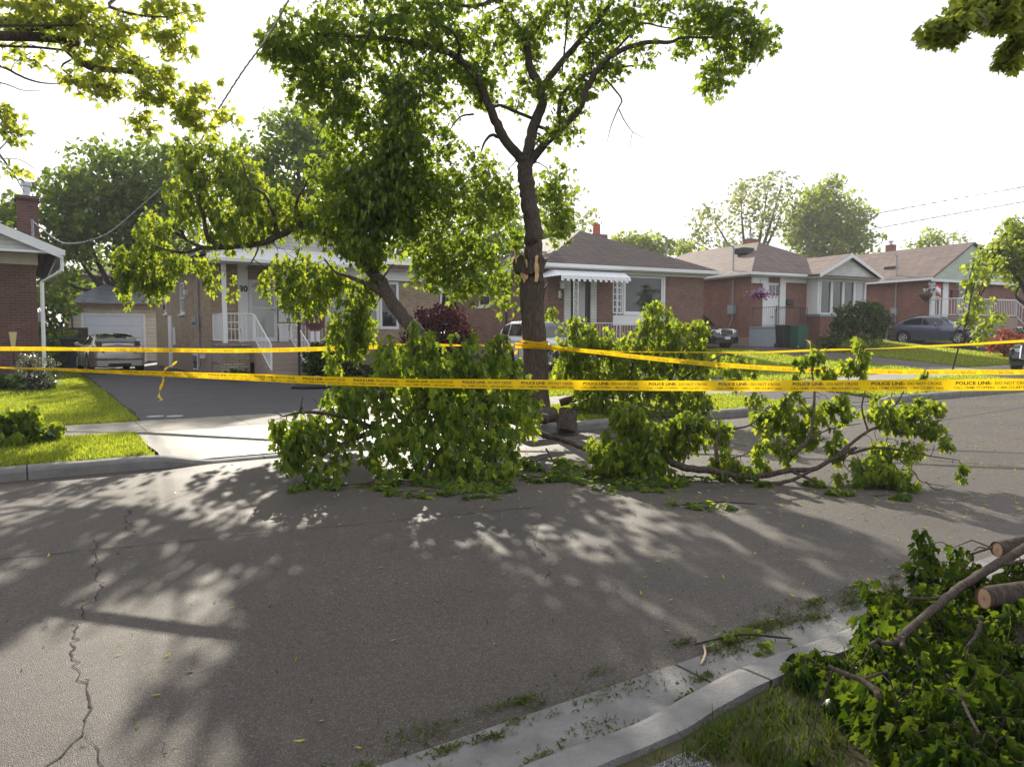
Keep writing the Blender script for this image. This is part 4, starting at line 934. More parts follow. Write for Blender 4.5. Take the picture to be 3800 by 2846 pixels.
# ---------------------------------------------------------------- the damaged maple
r = np.random.default_rng(101)
TD = 13.5
tree = thing('broken_maple_tree', 'tall maple with splintered trunk, its lower limb torn off, yellow tape tied round it', 'tree', tuple(PS(1153, 895, TD)))
def rel(o):                            # keep world-space meshes in place under an Empty
    for ch in list(o.children): ch.matrix_parent_inverse = Matrix.Translation(o.location).inverted()
mb = MB()
tb = PS(1153, 880, TD); tb[2] = zg(tb[0], tb[1]) - .1
tr_pts = [(1155, 838, TD), (1157, 790, TD), (1155, 740, TD), (1151, 690, TD), (1149, 640, TD), (1150, 600, TD)]
c = cat_rom(np.vstack([tb, [PS(*q) for q in tr_pts]]), 5); rr = np.interp(np.linspace(0, 1, len(c)), [0, .15, .4, .7, .9, 1], [.34, .255, .225, .215, .225, .205])
mb.tube(c, rr, 26, rng=random.Random(2), rough=.022)
c2, _ = limb(mb, [(1150, 606, TD), (1153, 560, TD), (1153, 520, TD), (1149, 470, TD), (1142, 420, TD), (1135, 385, TD), (1136, 350, TD), (1138, 335, TD)], .17, .128, 3, 18, 5, .015)
L1 = []
def lm(pts, a, b, seed): 
    c_, r_c = limb(mb, [(523.9 + .5263 * x, .5263 * y, d) for x, y, d in pts], a, b, seed); L1.append((c_, r_c)); return c_
lm([(1155, 668, 13.5), (1132, 640, 13.5), (1075, 570, 13.3), (1030, 480, 13.2), (1010, 430, 13.1), (960, 320, 13.0), (880, 235, 12.8), (780, 195, 12.6), (700, 180, 12.5), (600, 160, 12.4), (460, 150, 12.2), (300, 140, 12)], .10, .025, 4)
lm([(1055, 565, 13.4), (1020, 556, 13.3), (990, 592, 13.2), (975, 640, 13.2)], .035, .012, 5)
lm([(1165, 668, 13.5), (1172, 630, 13.5), (1190, 540, 13.6), (1228, 430, 13.6), (1216, 350, 13.6), (1180, 280, 13.6), (1160, 170, 13.7), (1100, 80, 13.8), (1050, -20, 14), (1000, -180, 14)], .115, .045, 6)
lm([(1225, 375, 13.6), (1240, 345, 13.5), (1290, 280, 13.4), (1340, 220, 13.4), (1420, 130, 13.3), (1480, 60, 13.2), (1530, -20, 13.1), (1620, -180, 13)], .07, .03, 7)
lm([(1168, 200, 13.7), (1185, 160, 13.7), (1230, 90, 13.6), (1290, -10, 13.5), (1310, -200, 13.4)], .045, .02, 8)
lm([(1178, 668, 13.5), (1205, 635, 13.5), (1280, 550, 13.3), (1380, 450, 13.1), (1420, 350, 13), (1500, 240, 12.9), (1640, 178, 12.8), (1750, 175, 12.7), (1805, 156, 12.6), (1930, 155, 12.6)], .085, .016, 9)
lm([(1300, 515, 13.3), (1302, 430, 13.3), (1330, 365, 13.2), (1450, 290, 13.1), (1560, 275, 13), (1640, 268, 13)], .045, .010, 10)
lm([(1500, 240, 12.9), (1580, 155, 12.8), (1640, 98, 12.8), (1720, 112, 12.8), (1795, 120, 12.8)], .025, .008, 11)
lm([(1215, 520, 13.6), (1260, 532, 13.4), (1310, 525, 13.3)], .03, .03, 12)
lm([(1005, 445, 13.1), (1030, 440, 13.1), (1060, 434, 13.2), (1110, 455, 13.4), (1185, 485, 13.6)], .025, .03, 13)
lm([(1490, 325, 12.9), (1520, 360, 12.9), (1556, 410, 12.9), (1540, 450, 12.9), (1512, 520, 12.9), (1495, 590, 12.9)], .020, .004, 14)
lm([(1545, 450, 12.9), (1570, 500, 12.9), (1605, 545, 12.9), (1660, 570, 12.9)], .010, .003, 15)
lm([(1600, 545, 12.9), (1592, 590, 12.9), (1596, 632, 12.9)], .006, .002, 16)
lm([(950, 470, 13.1), (900, 478, 13.1), (860, 520, 13.1), (830, 570, 13.1)], .02, .006, 17)
lm([(1080, -20, 13.5), (960, 25, 13), (820, 18, 12.6), (700, 10, 12.2)], .04, .015, 18)
lm([(885, 238, 12.8), (890, 190, 12.6), (860, 130, 12.4), (800, 105, 12.3), (760, 160, 12.2)], .03, .01, 19)
lm([(1380, 140, 13.3), (1435, 180, 13.2), (1432, 300, 13.1)], .02, .015, 21)
lm([(1330, -20, 13.4), (1332, 100, 13.4), (1316, 250, 13.4), (1312, 305, 13.4)], .022, .012, 22)
tk = obj('trunk', mb, BK, tree, smooth=True)
# splintered collar where the limb tore away: dark outer slabs with pale torn faces
def shard(mbo, base, hgt, wid, thick, ang_, lean, seed):
    rg = random.Random(seed); n = 7; co, si = math.cos(ang_), math.sin(ang_); o_ = []
    for i in range(n):
        t = i / (n - 1); ww = wid * (1 - t) ** .6 * (1 + .25 * rg.uniform(-1, 1)) + .008; x = lean * t * t * hgt
        rad_ = .205 + x; z = base + hgt * t
        for sgn, dr in ((-1, 0), (1, 0), (1, -thick), (-1, -thick)):
            lx = rad_ + dr * (1 - t * .6); ly = sgn * ww / 2 + .02 * rg.uniform(-1, 1)
            o_.append((cx_ + lx * co - ly * si, cy_ + lx * si + ly * co, z + .02 * rg.uniform(-1, 1)))
    mbo.add(o_, [(i * 4 + j, i * 4 + (j + 1) % 4, (i + 1) * 4 + (j + 1) % 4, (i + 1) * 4 + j) for i in range(n - 1) for j in range(4)] + [((n - 1) * 4, (n - 1) * 4 + 1, (n - 1) * 4 + 2, (n - 1) * 4 + 3)])
cc = PS(1150, 615, TD); cx_, cy_ = cc[0], cc[1]
zz = lambda sy: float(PS(1150, sy, TD)[2])
mo, mi = MB(), MB()
for i, (an, h, wd, le) in enumerate([(8, .32, .18, .35), (150, .3, .18, .2), (35, .3, .18, .3), (100, .3, .2, .2)]):
    shard(mo, zz(648), h, wd, .07, R(an), le, i)
def onbark(px, out):                   # traced outline laid on the round face of the trunk
    q = []
    for x, y in px:
        p_ = P(1600 + x * .4973, 700 + y * .4973, TD); dx = p_[0] - cx_; q.append((p_[0], cy_ - math.sqrt(max(.235 ** 2 - dx * dx, .0)) - out, p_[2]))
    return q
mo.prism(onbark([(612, 605), (606, 560), (614, 535), (626, 500), (620, 455), (634, 478), (645, 515), (668, 500), (690, 508), (704, 560), (735, 600), (722, 650), (690, 645), (676, 662), (655, 640), (630, 632)], .02), (0, .11, 0))
mo.prism(onbark([(790, 640), (798, 560), (812, 528), (832, 516), (846, 530), (869, 519), (866, 538), (846, 584), (832, 640), (838, 700), (812, 706), (800, 690)], .02), (0, .12, 0))
mo.prism(onbark([(716, 585), (722, 548), (742, 535), (752, 560), (766, 552), (768, 600), (760, 640), (738, 650), (722, 630)], .05), (0, .08, 0))
obj('torn_bark', mo, BK, tree)
mi.prism(onbark([(772, 520), (783, 508), (797, 513), (792, 560), (803, 600), (799, 640), (801, 660), (794, 690), (789, 712), (781, 700), (768, 706), (773, 640), (765, 604), (771, 560)], .045), (0, .06, 0))
mi.prism(onbark([(660, 618), (672, 634), (690, 640), (706, 652), (722, 655), (719, 680), (706, 684), (701, 700), (692, 713), (684, 690), (676, 676), (664, 648)], .035), (0, .06, 0))
mi.prism(onbark([(614, 448), (622, 455), (632, 490), (642, 520), (640, 545), (652, 575), (648, 596), (634, 572), (624, 520)], .035), (0, .03, 0))
mi.prism(onbark([(700, 548), (708, 532), (716, 556), (720, 590), (712, 604)], .04), (0, .03, 0))
obj('torn_wood', mi, Mt['wood'], tree)
crown_blobs = [(870, 240, 120, 110, 12.9, 1.2, 120), (800, 380, 130, 130, 12.9, 1.0, 140), (960, 430, 115, 150, 13.0, 1.0, 150), (1015, 580, 75, 75, 13.3, .6, 70), (930, 590, 50, 70, 13.2, .5, 26),
               (770, 440, 75, 110, 12.4, .7, 80), (860, 420, 90, 120, 12.3, .6, 100), (720, 220, 70, 65, 12.4, .8, 44), (640, 95, 65, 50, 12.2, .7, 50), (590, 100, 25, 20, 12.1, .4, 12), (700, 130, 80, 60, 12.4, .9, 55), (660, 170, 45, 35, 12.2, .5, 20),
               (790, 60, 120, 65, 12.6, 1.2, 90), (930, 55, 100, 60, 13, 1.2, 75), (1010, 150, 60, 75, 13.3, .9, 36), (940, 150, 60, 70, 13, .8, 36), (1085, 60, 70, 55, 13.6, .9, 36), (1040, 205, 30, 25, 13.4, .4, 8), (1040, 175, 25, 30, 13.4, .4, 8),
               (1150, 80, 40, 60, 13.7, .9, 26), (1180, 190, 40, 40, 13.6, .6, 14), (1125, 190, 28, 50, 13.8, .4, 12), (1190, 420, 45, 70, 14.4, .5, 44), (1205, 480, 28, 40, 14.2, .4, 16), (1225, 240, 22, 30, 13.3, .4, 8), (1240, 170, 30, 35, 13.4, .5, 10),
               (1290, 130, 35, 50, 13.3, .6, 14), (1220, 30, 50, 40, 13.4, .8, 18), (1300, 30, 60, 45, 13.2, .8, 22), (1400, 20, 90, 30, 13.0, .8, 24), (1285, 95, 40, 30, 13.2, .5, 10), (1320, 155, 38, 18, 13.0, .4, 10), (1355, 60, 30, 45, 13, .4, 9),
               (1510, 40, 55, 40, 12.7, .6, 30), (1580, 60, 50, 42, 12.6, .6, 34), (1640, 75, 40, 28, 12.6, .4, 16), (1555, 145, 30, 45, 12.6, .4, 16), (1590, 110, 45, 35, 12.6, .4, 16), (1540, 185, 14, 20, 12.6, .3, 6), (1490, 100, 25, 30, 12.7, .3, 7), (1385, 110, 20, 20, 12.8, .3, 5),
               (1250, 190, 24, 20, 13.2, .3, 8), (1222, 280, 22, 30, 13.1, .3, 8), (1180, 300, 16, 16, 13.4, .3, 4), (1060, 390, 35, 50, 13.6, .5, 20), (1090, 620, 30, 50, 13.9, .4, 14), (1080, 430, 40, 60, 13.9, .5, 24), (1120, 560, 25, 60, 14, .3, 12),
               (850, -90, 300, 90, 13, 2.2, 170), (1150, -120, 220, 110, 13.5, 2.2, 110), (1450, -70, 190, 60, 13, 1.6, 70), (950, -240, 260, 110, 13.5, 2.4, 100), (1100, 40, 330, 90, 11.6, .9, 0)]
tg = blobpts(r, crown_blobs); tw = MB()
grow(r, tw, L1, tg, .028, .004, .08)
obj('twigs', tw, BT, tree)
hi_ = r.uniform(0, 1, len(tg)) < .5
l_ = leaves_at(r, tg, 12, .27, .115, .4)
crown = leafmesh('crown', *l_, T_MID, LM['live'], tree)
# dark matted foliage hanging within the crown
tg2 = blobpts(r, [(860, 300, 45, 110, 12.0, .5, 60), (820, 430, 70, 80, 12.0, .5, 70), (790, 520, 60, 45, 12.2, .5, 30), (880, 190, 40, 50, 12.2, .4, 22)])
tw = MB(); grow(r, tw, L1, tg2, .02, .004, .05); obj('hanging_twigs', tw, BT, tree)
leafmesh('hanging_foliage', *leaves_at(r, tg2, 18, .26, .11, .9, tail=.2), T_WILT, LM['live'], tree)
rel(tree)

# ---------------------------------------------------------------- torn limb arching over number 30
r = np.random.default_rng(202)
o_ = thing('fallen_limb', 'heavy torn maple limb arching up over the driveway with wilted hanging leaves', 'branch', tuple(PS(905, 720, 11.6)))
mb = MB(); L2 = []
def l2(pts, a, b, seed): c_, q = limb(mb, pts, a, b, seed); L2.append((c_, q)); return c_
l2([(960, 900, 10.4), (935, 800, 10.9), (905, 725, 11.5), (880, 695, 11.8), (845, 650, 12.1), (825, 612, 12.3), (790, 570, 12.6), (750, 535, 12.9), (715, 505, 13.1), (685, 490, 13.2), (650, 487, 13.3), (610, 505, 13.4), (570, 525, 13.5), (520, 532, 13.6), (470, 536, 13.7), (430, 532, 13.8), (375, 500, 13.9), (345, 490, 13.9)], .135, .022, 1)
l2([(785, 572, 12.6), (782, 530, 12.6), (772, 480, 12.6), (768, 430, 12.6), (745, 395, 12.5), (735, 340, 12.4)], .05, .012, 2)
l2([(765, 545, 12.8), (772, 510, 12.4), (760, 470, 12.2), (720, 400, 12)], .03, .010, 3)
l2([(830, 640, 12.2), (800, 618, 12.2), (760, 600, 12.3), (725, 588, 12.4), (700, 560, 12.5)], .05, .012, 4)
l2([(480, 536, 13.7), (450, 515, 13.6), (440, 470, 13.5), (430, 430, 13.4), (450, 380, 13.3)], .055, .012, 5)
l2([(440, 533, 13.8), (400, 545, 13.6), (360, 540, 13.4), (330, 530, 13.2)], .04, .010, 6)
l2([(600, 510, 13.4), (590, 460, 13.2), (570, 420, 13), (540, 400, 12.9), (520, 340, 12.8)], .04, .010, 7)
l2([(650, 487, 13.3), (640, 440, 13.1), (660, 400, 13), (680, 340, 12.9)], .035, .010, 8)
l2([(560, 528, 13.5), (550, 555, 13.4), (530, 585, 13.3)], .02, .006, 9)
l2([(820, 610, 12.3), (835, 590, 12.0), (850, 570, 11.9)], .02, .006, 10)
l2([(400, 515, 13.8), (380, 470, 13.6), (400, 420, 13.5), (420, 360, 13.4), (405, 300, 13.4)], .03, .008, 12)
obj('limb', mb, BK, o_, smooth=True)
bl = [(470, 330, 90, 50, 13.4, .9, 52), (520, 380, 50, 40, 13.1, .7, 30), (440, 410, 70, 60, 13.4, .8, 44), (540, 440, 90, 65, 13.2, .8, 62), (640, 440, 80, 55, 13.0, .6, 36), (720, 350, 30, 55, 12.9, .5, 14), (690, 450, 55, 50, 12.8, .5, 22),
      (480, 480, 60, 45, 13.5, .6, 28), (340, 470, 45, 30, 13.4, .5, 14), (290, 560, 40, 45, 13.2, .5, 24), (270, 580, 22, 45, 13.1, .3, 12), (335, 590, 30, 40, 13.2, .4, 16), (380, 560, 28, 35, 13.4, .4, 12), (265, 545, 18, 25, 13.1, .3, 6), (300, 480, 20, 15, 13.2, .3, 4), (430, 545, 20, 16, 13.5, .3, 5), (465, 580, 14, 34, 13.4, .2, 5), (500, 600, 8, 20, 13.4, .15, 2), (575, 600, 12, 30, 13.3, .2, 5),
      (650, 560, 70, 22, 13.0, .4, 16), (630, 600, 38, 34, 12.9, .4, 18), (690, 600, 50, 35, 12.7, .5, 24), (660, 640, 45, 25, 12.7, .3, 12), (760, 640, 35, 60, 12.2, .4, 26), (760, 700, 40, 40, 12.1, .4, 22), (725, 690, 25, 35, 12.2, .3, 9), (790, 690, 30, 40, 12.0, .3, 14), (700, 570, 45, 25, 12.6, .3, 10), (720, 760, 15, 25, 12.0, .2, 5), (800, 610, 30, 30, 12.0, .3, 10), (390, 300, 22, 20, 13.3, .2, 8), (410, 345, 35, 30, 13.4, .4, 12),
      (790, 540, 25, 40, 12.5, .3, 8), (715, 470, 40, 50, 12.6, .5, 16), (350, 530, 45, 22, 13.4, .3, 8)]
bl = [(a, b, c_, d, e_ + .4, f_, g_) for a, b, c_, d, e_, f_, g_ in bl]
tg = blobpts(r, bl); tw = MB(); grow(r, tw, L2, tg, .022, .0035, .10); obj('twigs', tw, BT, o_)
leafmesh('foliage', *leaves_at(r, tg, 11, .13, .12, .95, tail=.36), T_WILT, LM['wilt'], o_); rel(o_)

# ---------------------------------------------------------------- heap of branches on the road, left of centre
def heap(name, label, limbs_, blobs, seed, leafk, lrad, lsize, lmat, tm, base, cat='branch', tail=.24, zmin=0.012, droop=.85, r0=.016, group=None, nmul=1, bare=0, rmul=1):
    r = np.random.default_rng(seed); o = thing(name, label, cat, tuple(base), 0, group); mb = MB(); Ls = []
    for i, (pts, a, b) in enumerate(limbs_): Ls.append(limb(mb, pts, a, b, seed + i, k=8))
    obj('limb', mb, BK, o, smooth=True)
    tg = blobpts(r, [(q[0], q[1], q[2] * (rmul if q[0] > 1540 else 1), q[3] * (rmul if q[0] > 1540 else 1), q[4], q[5], int(round(q[6] * nmul))) for q in blobs]); tg[:, 2] = np.maximum(tg[:, 2], zmin + .05); tb_ = tg
    if bare: bq = blobpts(r, [(q[0], q[1], q[2] * 1.3 + 8, q[3] * 1.3 + 6, q[4], q[5] * 1.3, max(1, bare // len(blobs))) for q in blobs]); bq[:, 2] = np.maximum(bq[:, 2], zmin + .02); tb_ = np.concatenate([tg, bq])
    tw = MB(); grow(r, tw, Ls, tb_, r0, .0025, .10); obj('twigs', tw, BT, o)
    c, t, nm, s = leaves_at(r, tg, leafk, lrad, lsize, droop, tail=tail, zmin=zmin)
    leafmesh('foliage', c, t, nm, s, tm, lmat, o); rel(o); return o
heap('fallen_branch', 'big leafy heap of torn maple branches lying across kerb and road left of the trunk',
     [([(1130, 905, 10.6), (1060, 900, 10.2), (980, 905, 9.7), (900, 930, 9.2), (820, 930, 8.8), (760, 950, 8.5)], .09, .03),
      ([(1060, 900, 10.2), (1030, 830, 9.9), (1010, 770, 9.7), (1000, 720, 9.7)], .05, .012), ([(980, 905, 9.7), (940, 840, 9.3), (900, 770, 9.1), (880, 710, 9.1)], .055, .012),
      ([(900, 930, 9.2), (840, 870, 8.9), (790, 810, 8.8), (760, 780, 8.8)], .04, .01), ([(820, 930, 8.8), (740, 900, 8.4), (660, 890, 8.1), (610, 900, 8.0)], .035, .008),
      ([(1000, 905, 9.8), (960, 960, 8.9), (930, 1000, 8.3), (900, 1040, 7.9)], .04, .01), ([(1060, 905, 10.2), (1050, 960, 8.9), (1070, 1010, 8.2), (1080, 1050, 7.8)], .04, .01),
      ([(770, 945, 8.5), (715, 970, 8.2), (680, 1010, 8.0), (668, 1050, 7.8)], .02, .006), ([(1180, 905, 10.9), (1120, 900, 10.6), (1050, 880, 10.3)], .08, .06), ([(1120, 860, 10.3), (1110, 800, 10.1), (1090, 750, 10)], .03, .01)],
     [(895, 702, 16, 18, 9.1, .1, 4), (1085, 735, 22, 18, 9.9, .15, 4), (605, 905, 18, 22, 7.9, .1, 5), (615, 960, 14, 24, 7.8, .1, 4), (1160, 850, 14, 26, 9.9, .1, 4), (960, 850, 105, 70, 9.7, .5, 34), (1050, 860, 90, 60, 10.0, .4, 34), (890, 820, 85, 60, 9.5, .45, 32), (1000, 760, 120, 40, 9.8, .4, 24), (1120, 850, 30, 36, 10.1, .3, 6), (880, 760, 95, 60, 9.1, .5, 33), (965, 790, 80, 48, 9.4, .5, 30), (1050, 800, 75, 65, 9.7, .5, 27), (1080, 745, 55, 28, 9.9, .3, 9), (920, 720, 45, 30, 9.2, .3, 7), (1020, 730, 45, 25, 9.6, .3, 7), (1130, 790, 24, 30, 9.9, .2, 4),
      (800, 830, 90, 55, 8.8, .5, 25), (740, 870, 60, 50, 8.5, .4, 16), (650, 905, 55, 35, 8.1, .4, 15), (640, 940, 45, 40, 8.0, .3, 12), (710, 920, 55, 45, 8.2, .4, 15), (810, 920, 60, 55, 8.4, .4, 18), (900, 860, 90, 60, 8.9, .5, 25), (890, 950, 80, 70, 8.4, .5, 30),
      (980, 900, 85, 70, 8.9, .5, 33), (980, 990, 85, 55, 8.2, .4, 34), (1060, 960, 70, 60, 8.5, .4, 28), (1100, 880, 60, 55, 9.3, .4, 19), (1040, 1040, 75, 22, 7.75, .3, 18), (1080, 1010, 38, 40, 7.9, .3, 12), (930, 1035, 60, 22, 7.9, .3, 12),
      (680, 1000, 26, 30, 7.9, .2, 7), (725, 1000, 20, 28, 7.9, .15, 4), (660, 1045, 14, 18, 7.7, .1, 3), (638, 1060, 9, 6, 7.5, .08, 1), (835, 1010, 14, 20, 7.8, .12, 3), (740, 835, 50, 30, 8.7, .3, 7), (1150, 900, 20, 28, 9.8, .2, 4), (1160, 1030, 30, 14, 8.2, .2, 4), (1100, 1060, 12, 10, 7.6, .1, 2)],
     303, 9, .075, .10, LM['fallen'], T_HEAP, W(6, 9.3, 0), tail=.26, nmul=1.0, bare=160)
heap('fallen_branch', 'dense fallen branch mound on the boulevard grass right behind the taped trunk',
     [([(1210, 870, 14.5), (1280, 850, 14.4), (1360, 840, 14.3), (1440, 840, 14.2)], .08, .03), ([(1280, 850, 14.4), (1270, 780, 14.3), (1240, 700, 14.3)], .04, .01), ([(1360, 840, 14.3), (1370, 760, 14.2), (1400, 690, 14.2), (1420, 655, 14.2)], .04, .01), ([(1440, 840, 14.2), (1470, 770, 14.1), (1500, 700, 14.1)], .03, .01),
      ([(1440, 840, 14.2), (1520, 790, 14), (1570, 765, 13.9), (1625, 790, 13.8)], .025, .006), ([(1320, 840, 14.4), (1320, 760, 14.3), (1310, 720, 14.3)], .03, .01), ([(1200, 700, 14.5), (1190, 680, 14.5), (1198, 655, 14.5)], .01, .004)],
     [(1250, 730, 60, 45, 14.4, .6, 46), (1230, 770, 45, 50, 14.4, .5, 34), (1330, 740, 65, 40, 14.3, .6, 44), (1420, 690, 40, 40, 14.2, .5, 28), (1415, 655, 14, 14, 14.2, .2, 6), (1475, 720, 50, 45, 14.2, .5, 38), (1510, 700, 22, 22, 14.1, .3, 8), (1500, 770, 40, 55, 14.1, .5, 30), (1400, 760, 70, 55, 14.3, .6, 60), (1310, 810, 90, 55, 14.3, .6, 80), (1420, 830, 90, 50, 14.2, .6, 70), (1290, 870, 60, 25, 13.8, .5, 36), (1390, 880, 90, 24, 13.5, .4, 40), (1500, 850, 40, 35, 13.9, .4, 18),
      (1575, 770, 35, 14, 13.9, .2, 8), (1615, 785, 24, 14, 13.8, .2, 6), (1590, 805, 22, 14, 13.7, .2, 5), (1640, 850, 24, 10, 13.0, .2, 4), (1235, 690, 40, 14, 14.5, .3, 8), (1195, 665, 9, 14, 14.5, .1, 3)],
     404, 13, .13, .105, LM['wilt'], T_WILT, W(10.5, 11, .15), zmin=.16)
heap('fallen_branch', 'bare forked maple branch with fresh leaves lying across the road at right',
     [([(1372, 975, 8.6), (1424, 983, 8.45), (1473, 1009, 8.2), (1536, 1016, 8.1), (1625, 1030, 8.0), (1706, 1016, 8.0), (1755, 1014, 8.0), (1799, 991, 8.1), (1849, 967, 8.2)], .050, .020),
      ([(1799, 991, 8.1), (1875, 931, 8.3), (1911, 918, 8.4), (1930, 880, 8.5), (1947, 855, 8.6), (1960, 830, 8.7)], .020, .005),
      ([(1710, 985, 8.0), (1746, 947, 8.2), (1757, 895, 8.4), (1759, 846, 8.6), (1754, 797, 8.8), (1765, 770, 8.9), (1775, 740, 9)], .024, .004),
      ([(1706, 1016, 8.0), (1786, 1052, 7.75), (1831, 1081, 7.5), (1870, 1072, 7.4), (1907, 1070, 7.3)], .018, .005),
      ([(1835, 980, 8.1), (1894, 967, 8.0), (1960, 975, 7.9), (2010, 985, 7.8), (2072, 994, 7.7)], .018, .003),
      ([(1625, 1030, 8.0), (1652, 1045, 7.95), (1706, 1038, 7.9), (1750, 1018, 7.9)], .026, .018),
      ([(1549, 1000, 8.1), (1547, 958, 8.2), (1562, 931, 8.3), (1620, 918, 8.5), (1661, 877, 8.7)], .024, .006), ([(1620, 918, 8.5), (1660, 935, 8.4), (1690, 930, 8.4)], .010, .003),
      ([(1875, 931, 8.3), (1862, 880, 8.4), (1870, 830, 8.5), (1850, 790, 8.6), (1862, 745, 8.7)], .012, .003), ([(1757, 895, 8.4), (1720, 860, 8.5), (1690, 850, 8.6)], .008, .003),
      ([(1746, 947, 8.2), (1800, 925, 8.2), (1860, 915, 8.2)], .010, .004), ([(1911, 918, 8.4), (1960, 935, 8.3), (2020, 915, 8.3), (2040, 900, 8.3)], .012, .003), ([(1940, 990, 7.9), (1975, 1020, 7.7), (1990, 1040, 7.6), (2040, 1050, 7.5)], .008, .003), ([(2000, 1040, 7.6), (2022, 1058, 7.5), (2055, 1048, 7.4)], .006, .002),
      ([(1424, 983, 8.45), (1450, 930, 8.5), (1430, 890, 8.6), (1380, 870, 8.7)], .02, .008), ([(1473, 1009, 8.2), (1490, 950, 8.3), (1480, 900, 8.4)], .015, .006), ([(1849, 967, 8.2), (1822, 1000, 8.2), (1860, 1040, 8.0)], .008, .003), ([(1560, 990, 8.1), (1600, 985, 8.2), (1660, 960, 8.2), (1700, 975, 8.1)], .008, .003)],
     [(1360, 890, 42, 35, 8.7, .35, 22), (1400, 940, 60, 50, 8.5, .35, 36), (1330, 980, 55, 50, 8.3, .35, 34), (1300, 960, 32, 40, 8.5, .3, 14), (1400, 1000, 60, 40, 8.2, .35, 26), (1470, 930, 55, 45, 8.5, .3, 26), (1370, 1035, 60, 18, 7.95, .3, 14), (1500, 900, 30, 25, 8.5, .2, 8), (1550, 920, 20, 25, 8.4, .2, 6), (1560, 990, 30, 25, 8.2, .2, 8), (1600, 1005, 22, 14, 8.1, .2, 5), (1450, 1030, 45, 12, 7.9, .2, 7),
      (1650, 890, 22, 20, 8.7, .2, 6), (1680, 900, 35, 28, 8.6, .25, 9), (1720, 880, 35, 28, 8.6, .25, 9), (1740, 930, 40, 22, 8.5, .2, 7), (1690, 960, 20, 24, 8.3, .2, 5), (1645, 980, 14, 28, 8.1, .15, 5), (1780, 880, 25, 25, 8.6, .2, 5), (1790, 800, 30, 18, 8.8, .15, 5), (1765, 760, 16, 14, 8.9, .1, 4), (1730, 770, 12, 8, 8.9, .1, 2), (1720, 815, 14, 10, 8.8, .1, 3), (1840, 780, 28, 12, 8.7, .1, 5), (1870, 760, 10, 8, 8.7, .1, 2), (1856, 730, 8, 6, 8.8, .05, 1), (1820, 870, 25, 22, 8.5, .2, 6),
      (1810, 950, 18, 25, 8.3, .15, 5), (1900, 870, 22, 22, 8.5, .2, 5), (1930, 900, 30, 20, 8.4, .2, 7), (1970, 870, 22, 18, 8.5, .2, 5), (1990, 905, 22, 16, 8.4, .2, 5), (2020, 870, 16, 20, 8.5, .15, 4), (1910, 960, 35, 15, 8.2, .2, 6), (1975, 960, 25, 14, 8.1, .2, 4), (2020, 915, 20, 12, 8.3, .15, 3), (2045, 945, 14, 8, 8.2, .1, 2), (2075, 1005, 8, 8, 7.7, .05, 1), (1870, 1020, 55, 12, 7.8, .2, 10), (1930, 1010, 35, 20, 7.8, .2, 9), (1955, 1030, 26, 14, 7.6, .15, 5), (1880, 990, 26, 14, 8.0, .2, 5),
      (1945, 1080, 14, 8, 7.2, .06, 3), (1820, 1072, 22, 5, 7.4, .06, 3), (1650, 1050, 10, 6, 7.8, .05, 2), (1760, 1035, 14, 8, 7.85, .1, 3), (2000, 800, 8, 6, 8.9, .05, 1)],
     505, 6, .05, .088, LM['wilt'], T_HEAP, W(10.5, 5.5, 0), tail=.12, r0=.010, nmul=2.6, bare=260, rmul=1.3)
heap('fallen_branch', 'crooked bare branch with ground hugging leaves between the two road heaps',
     [([(1090, 890, 10.6), (1150, 925, 10.2), (1175, 940, 10.0), (1200, 945, 9.9), (1230, 955, 9.8), (1262, 968, 9.6), (1300, 975, 9.3)], .05, .03), ([(1200, 945, 9.9), (1215, 900, 10.1), (1240, 870, 10.3)], .012, .004), ([(1180, 970, 9.3), (1200, 1000, 8.9), (1240, 1010, 8.7)], .014, .005)],
     [(1240, 1005, 28, 10, 8.7, .2, 10), (1190, 1030, 30, 8, 8.3, .2, 8), (1270, 1020, 30, 8, 8.4, .2, 8), (1150, 1000, 14, 20, 8.8, .2, 5), (1215, 985, 12, 8, 9.0, .1, 3)],
     606, 12, .10, .12, LM['fallen'], T_NEAR, W(6.5, 7.6, 0), tail=.06)
def sprig(label, sx, sy, n, seed, wid=35, group='small sprigs of leaves lying on the road'):
    rg = np.random.default_rng(seed); q = G(sx * S, sy * S); o = thing('leafy_sprig', label, 'sprig', (q[0], q[1], 0), 0, group); D = q[1]
    mb = MB(); a = q + [-.35 * wid / 35, .0, .02]; b = q + [.35 * wid / 35, .05, .03]; mb.tube(cat_rom([a, (a + b) / 2 + [0, .04, .02], b], 4), [.006] * 8 + [.003], 4); obj('twig', mb, BT, o)
    cen = np.stack([rg.uniform(a[0], b[0], n), rg.uniform(q[1] - .08, q[1] + .12, n), rg.uniform(.01, .06, n)], 1)
    leafmesh('leaves', *leaves_at(rg, cen, 4 if D > 5 else 3, .06 if D > 5 else .03, .095 if D > 5 else .055, .4, zmin=.004), T_NEAR, LM['fallen'], o); rel(o)
for i, (x, y, n, w_) in enumerate([(780, 1057, 8, 40), (820, 1050, 5, 20), (900, 1072, 8, 34), (1480, 1040, 6, 26), (1545, 1098, 7, 40), (1380, 1062, 8, 44), (1290, 1045, 6, 24), (1030, 1075, 6, 30), (1180, 1040, 6, 30), (1610, 1400, 9, 26)]):
    sprig(['wilted leafy sprig flat on road below the left heap', 'small curled sprig at the left heap foot', 'flattened sprig with several leaves under the left heap', 'leaf sprig beside the butt of the bare forked branch', 'lone sprig of leaves out on sunlit asphalt', 'spread of wilted leaves under the dense right heap', 'leaf scraps at the left foot of the right heap', 'leaf scraps below the centre of the left heap', 'low green sprig between the two heaps', 'sprig of leaves lying in the near gutter'][i], x, y, n, 900 + i, w_)
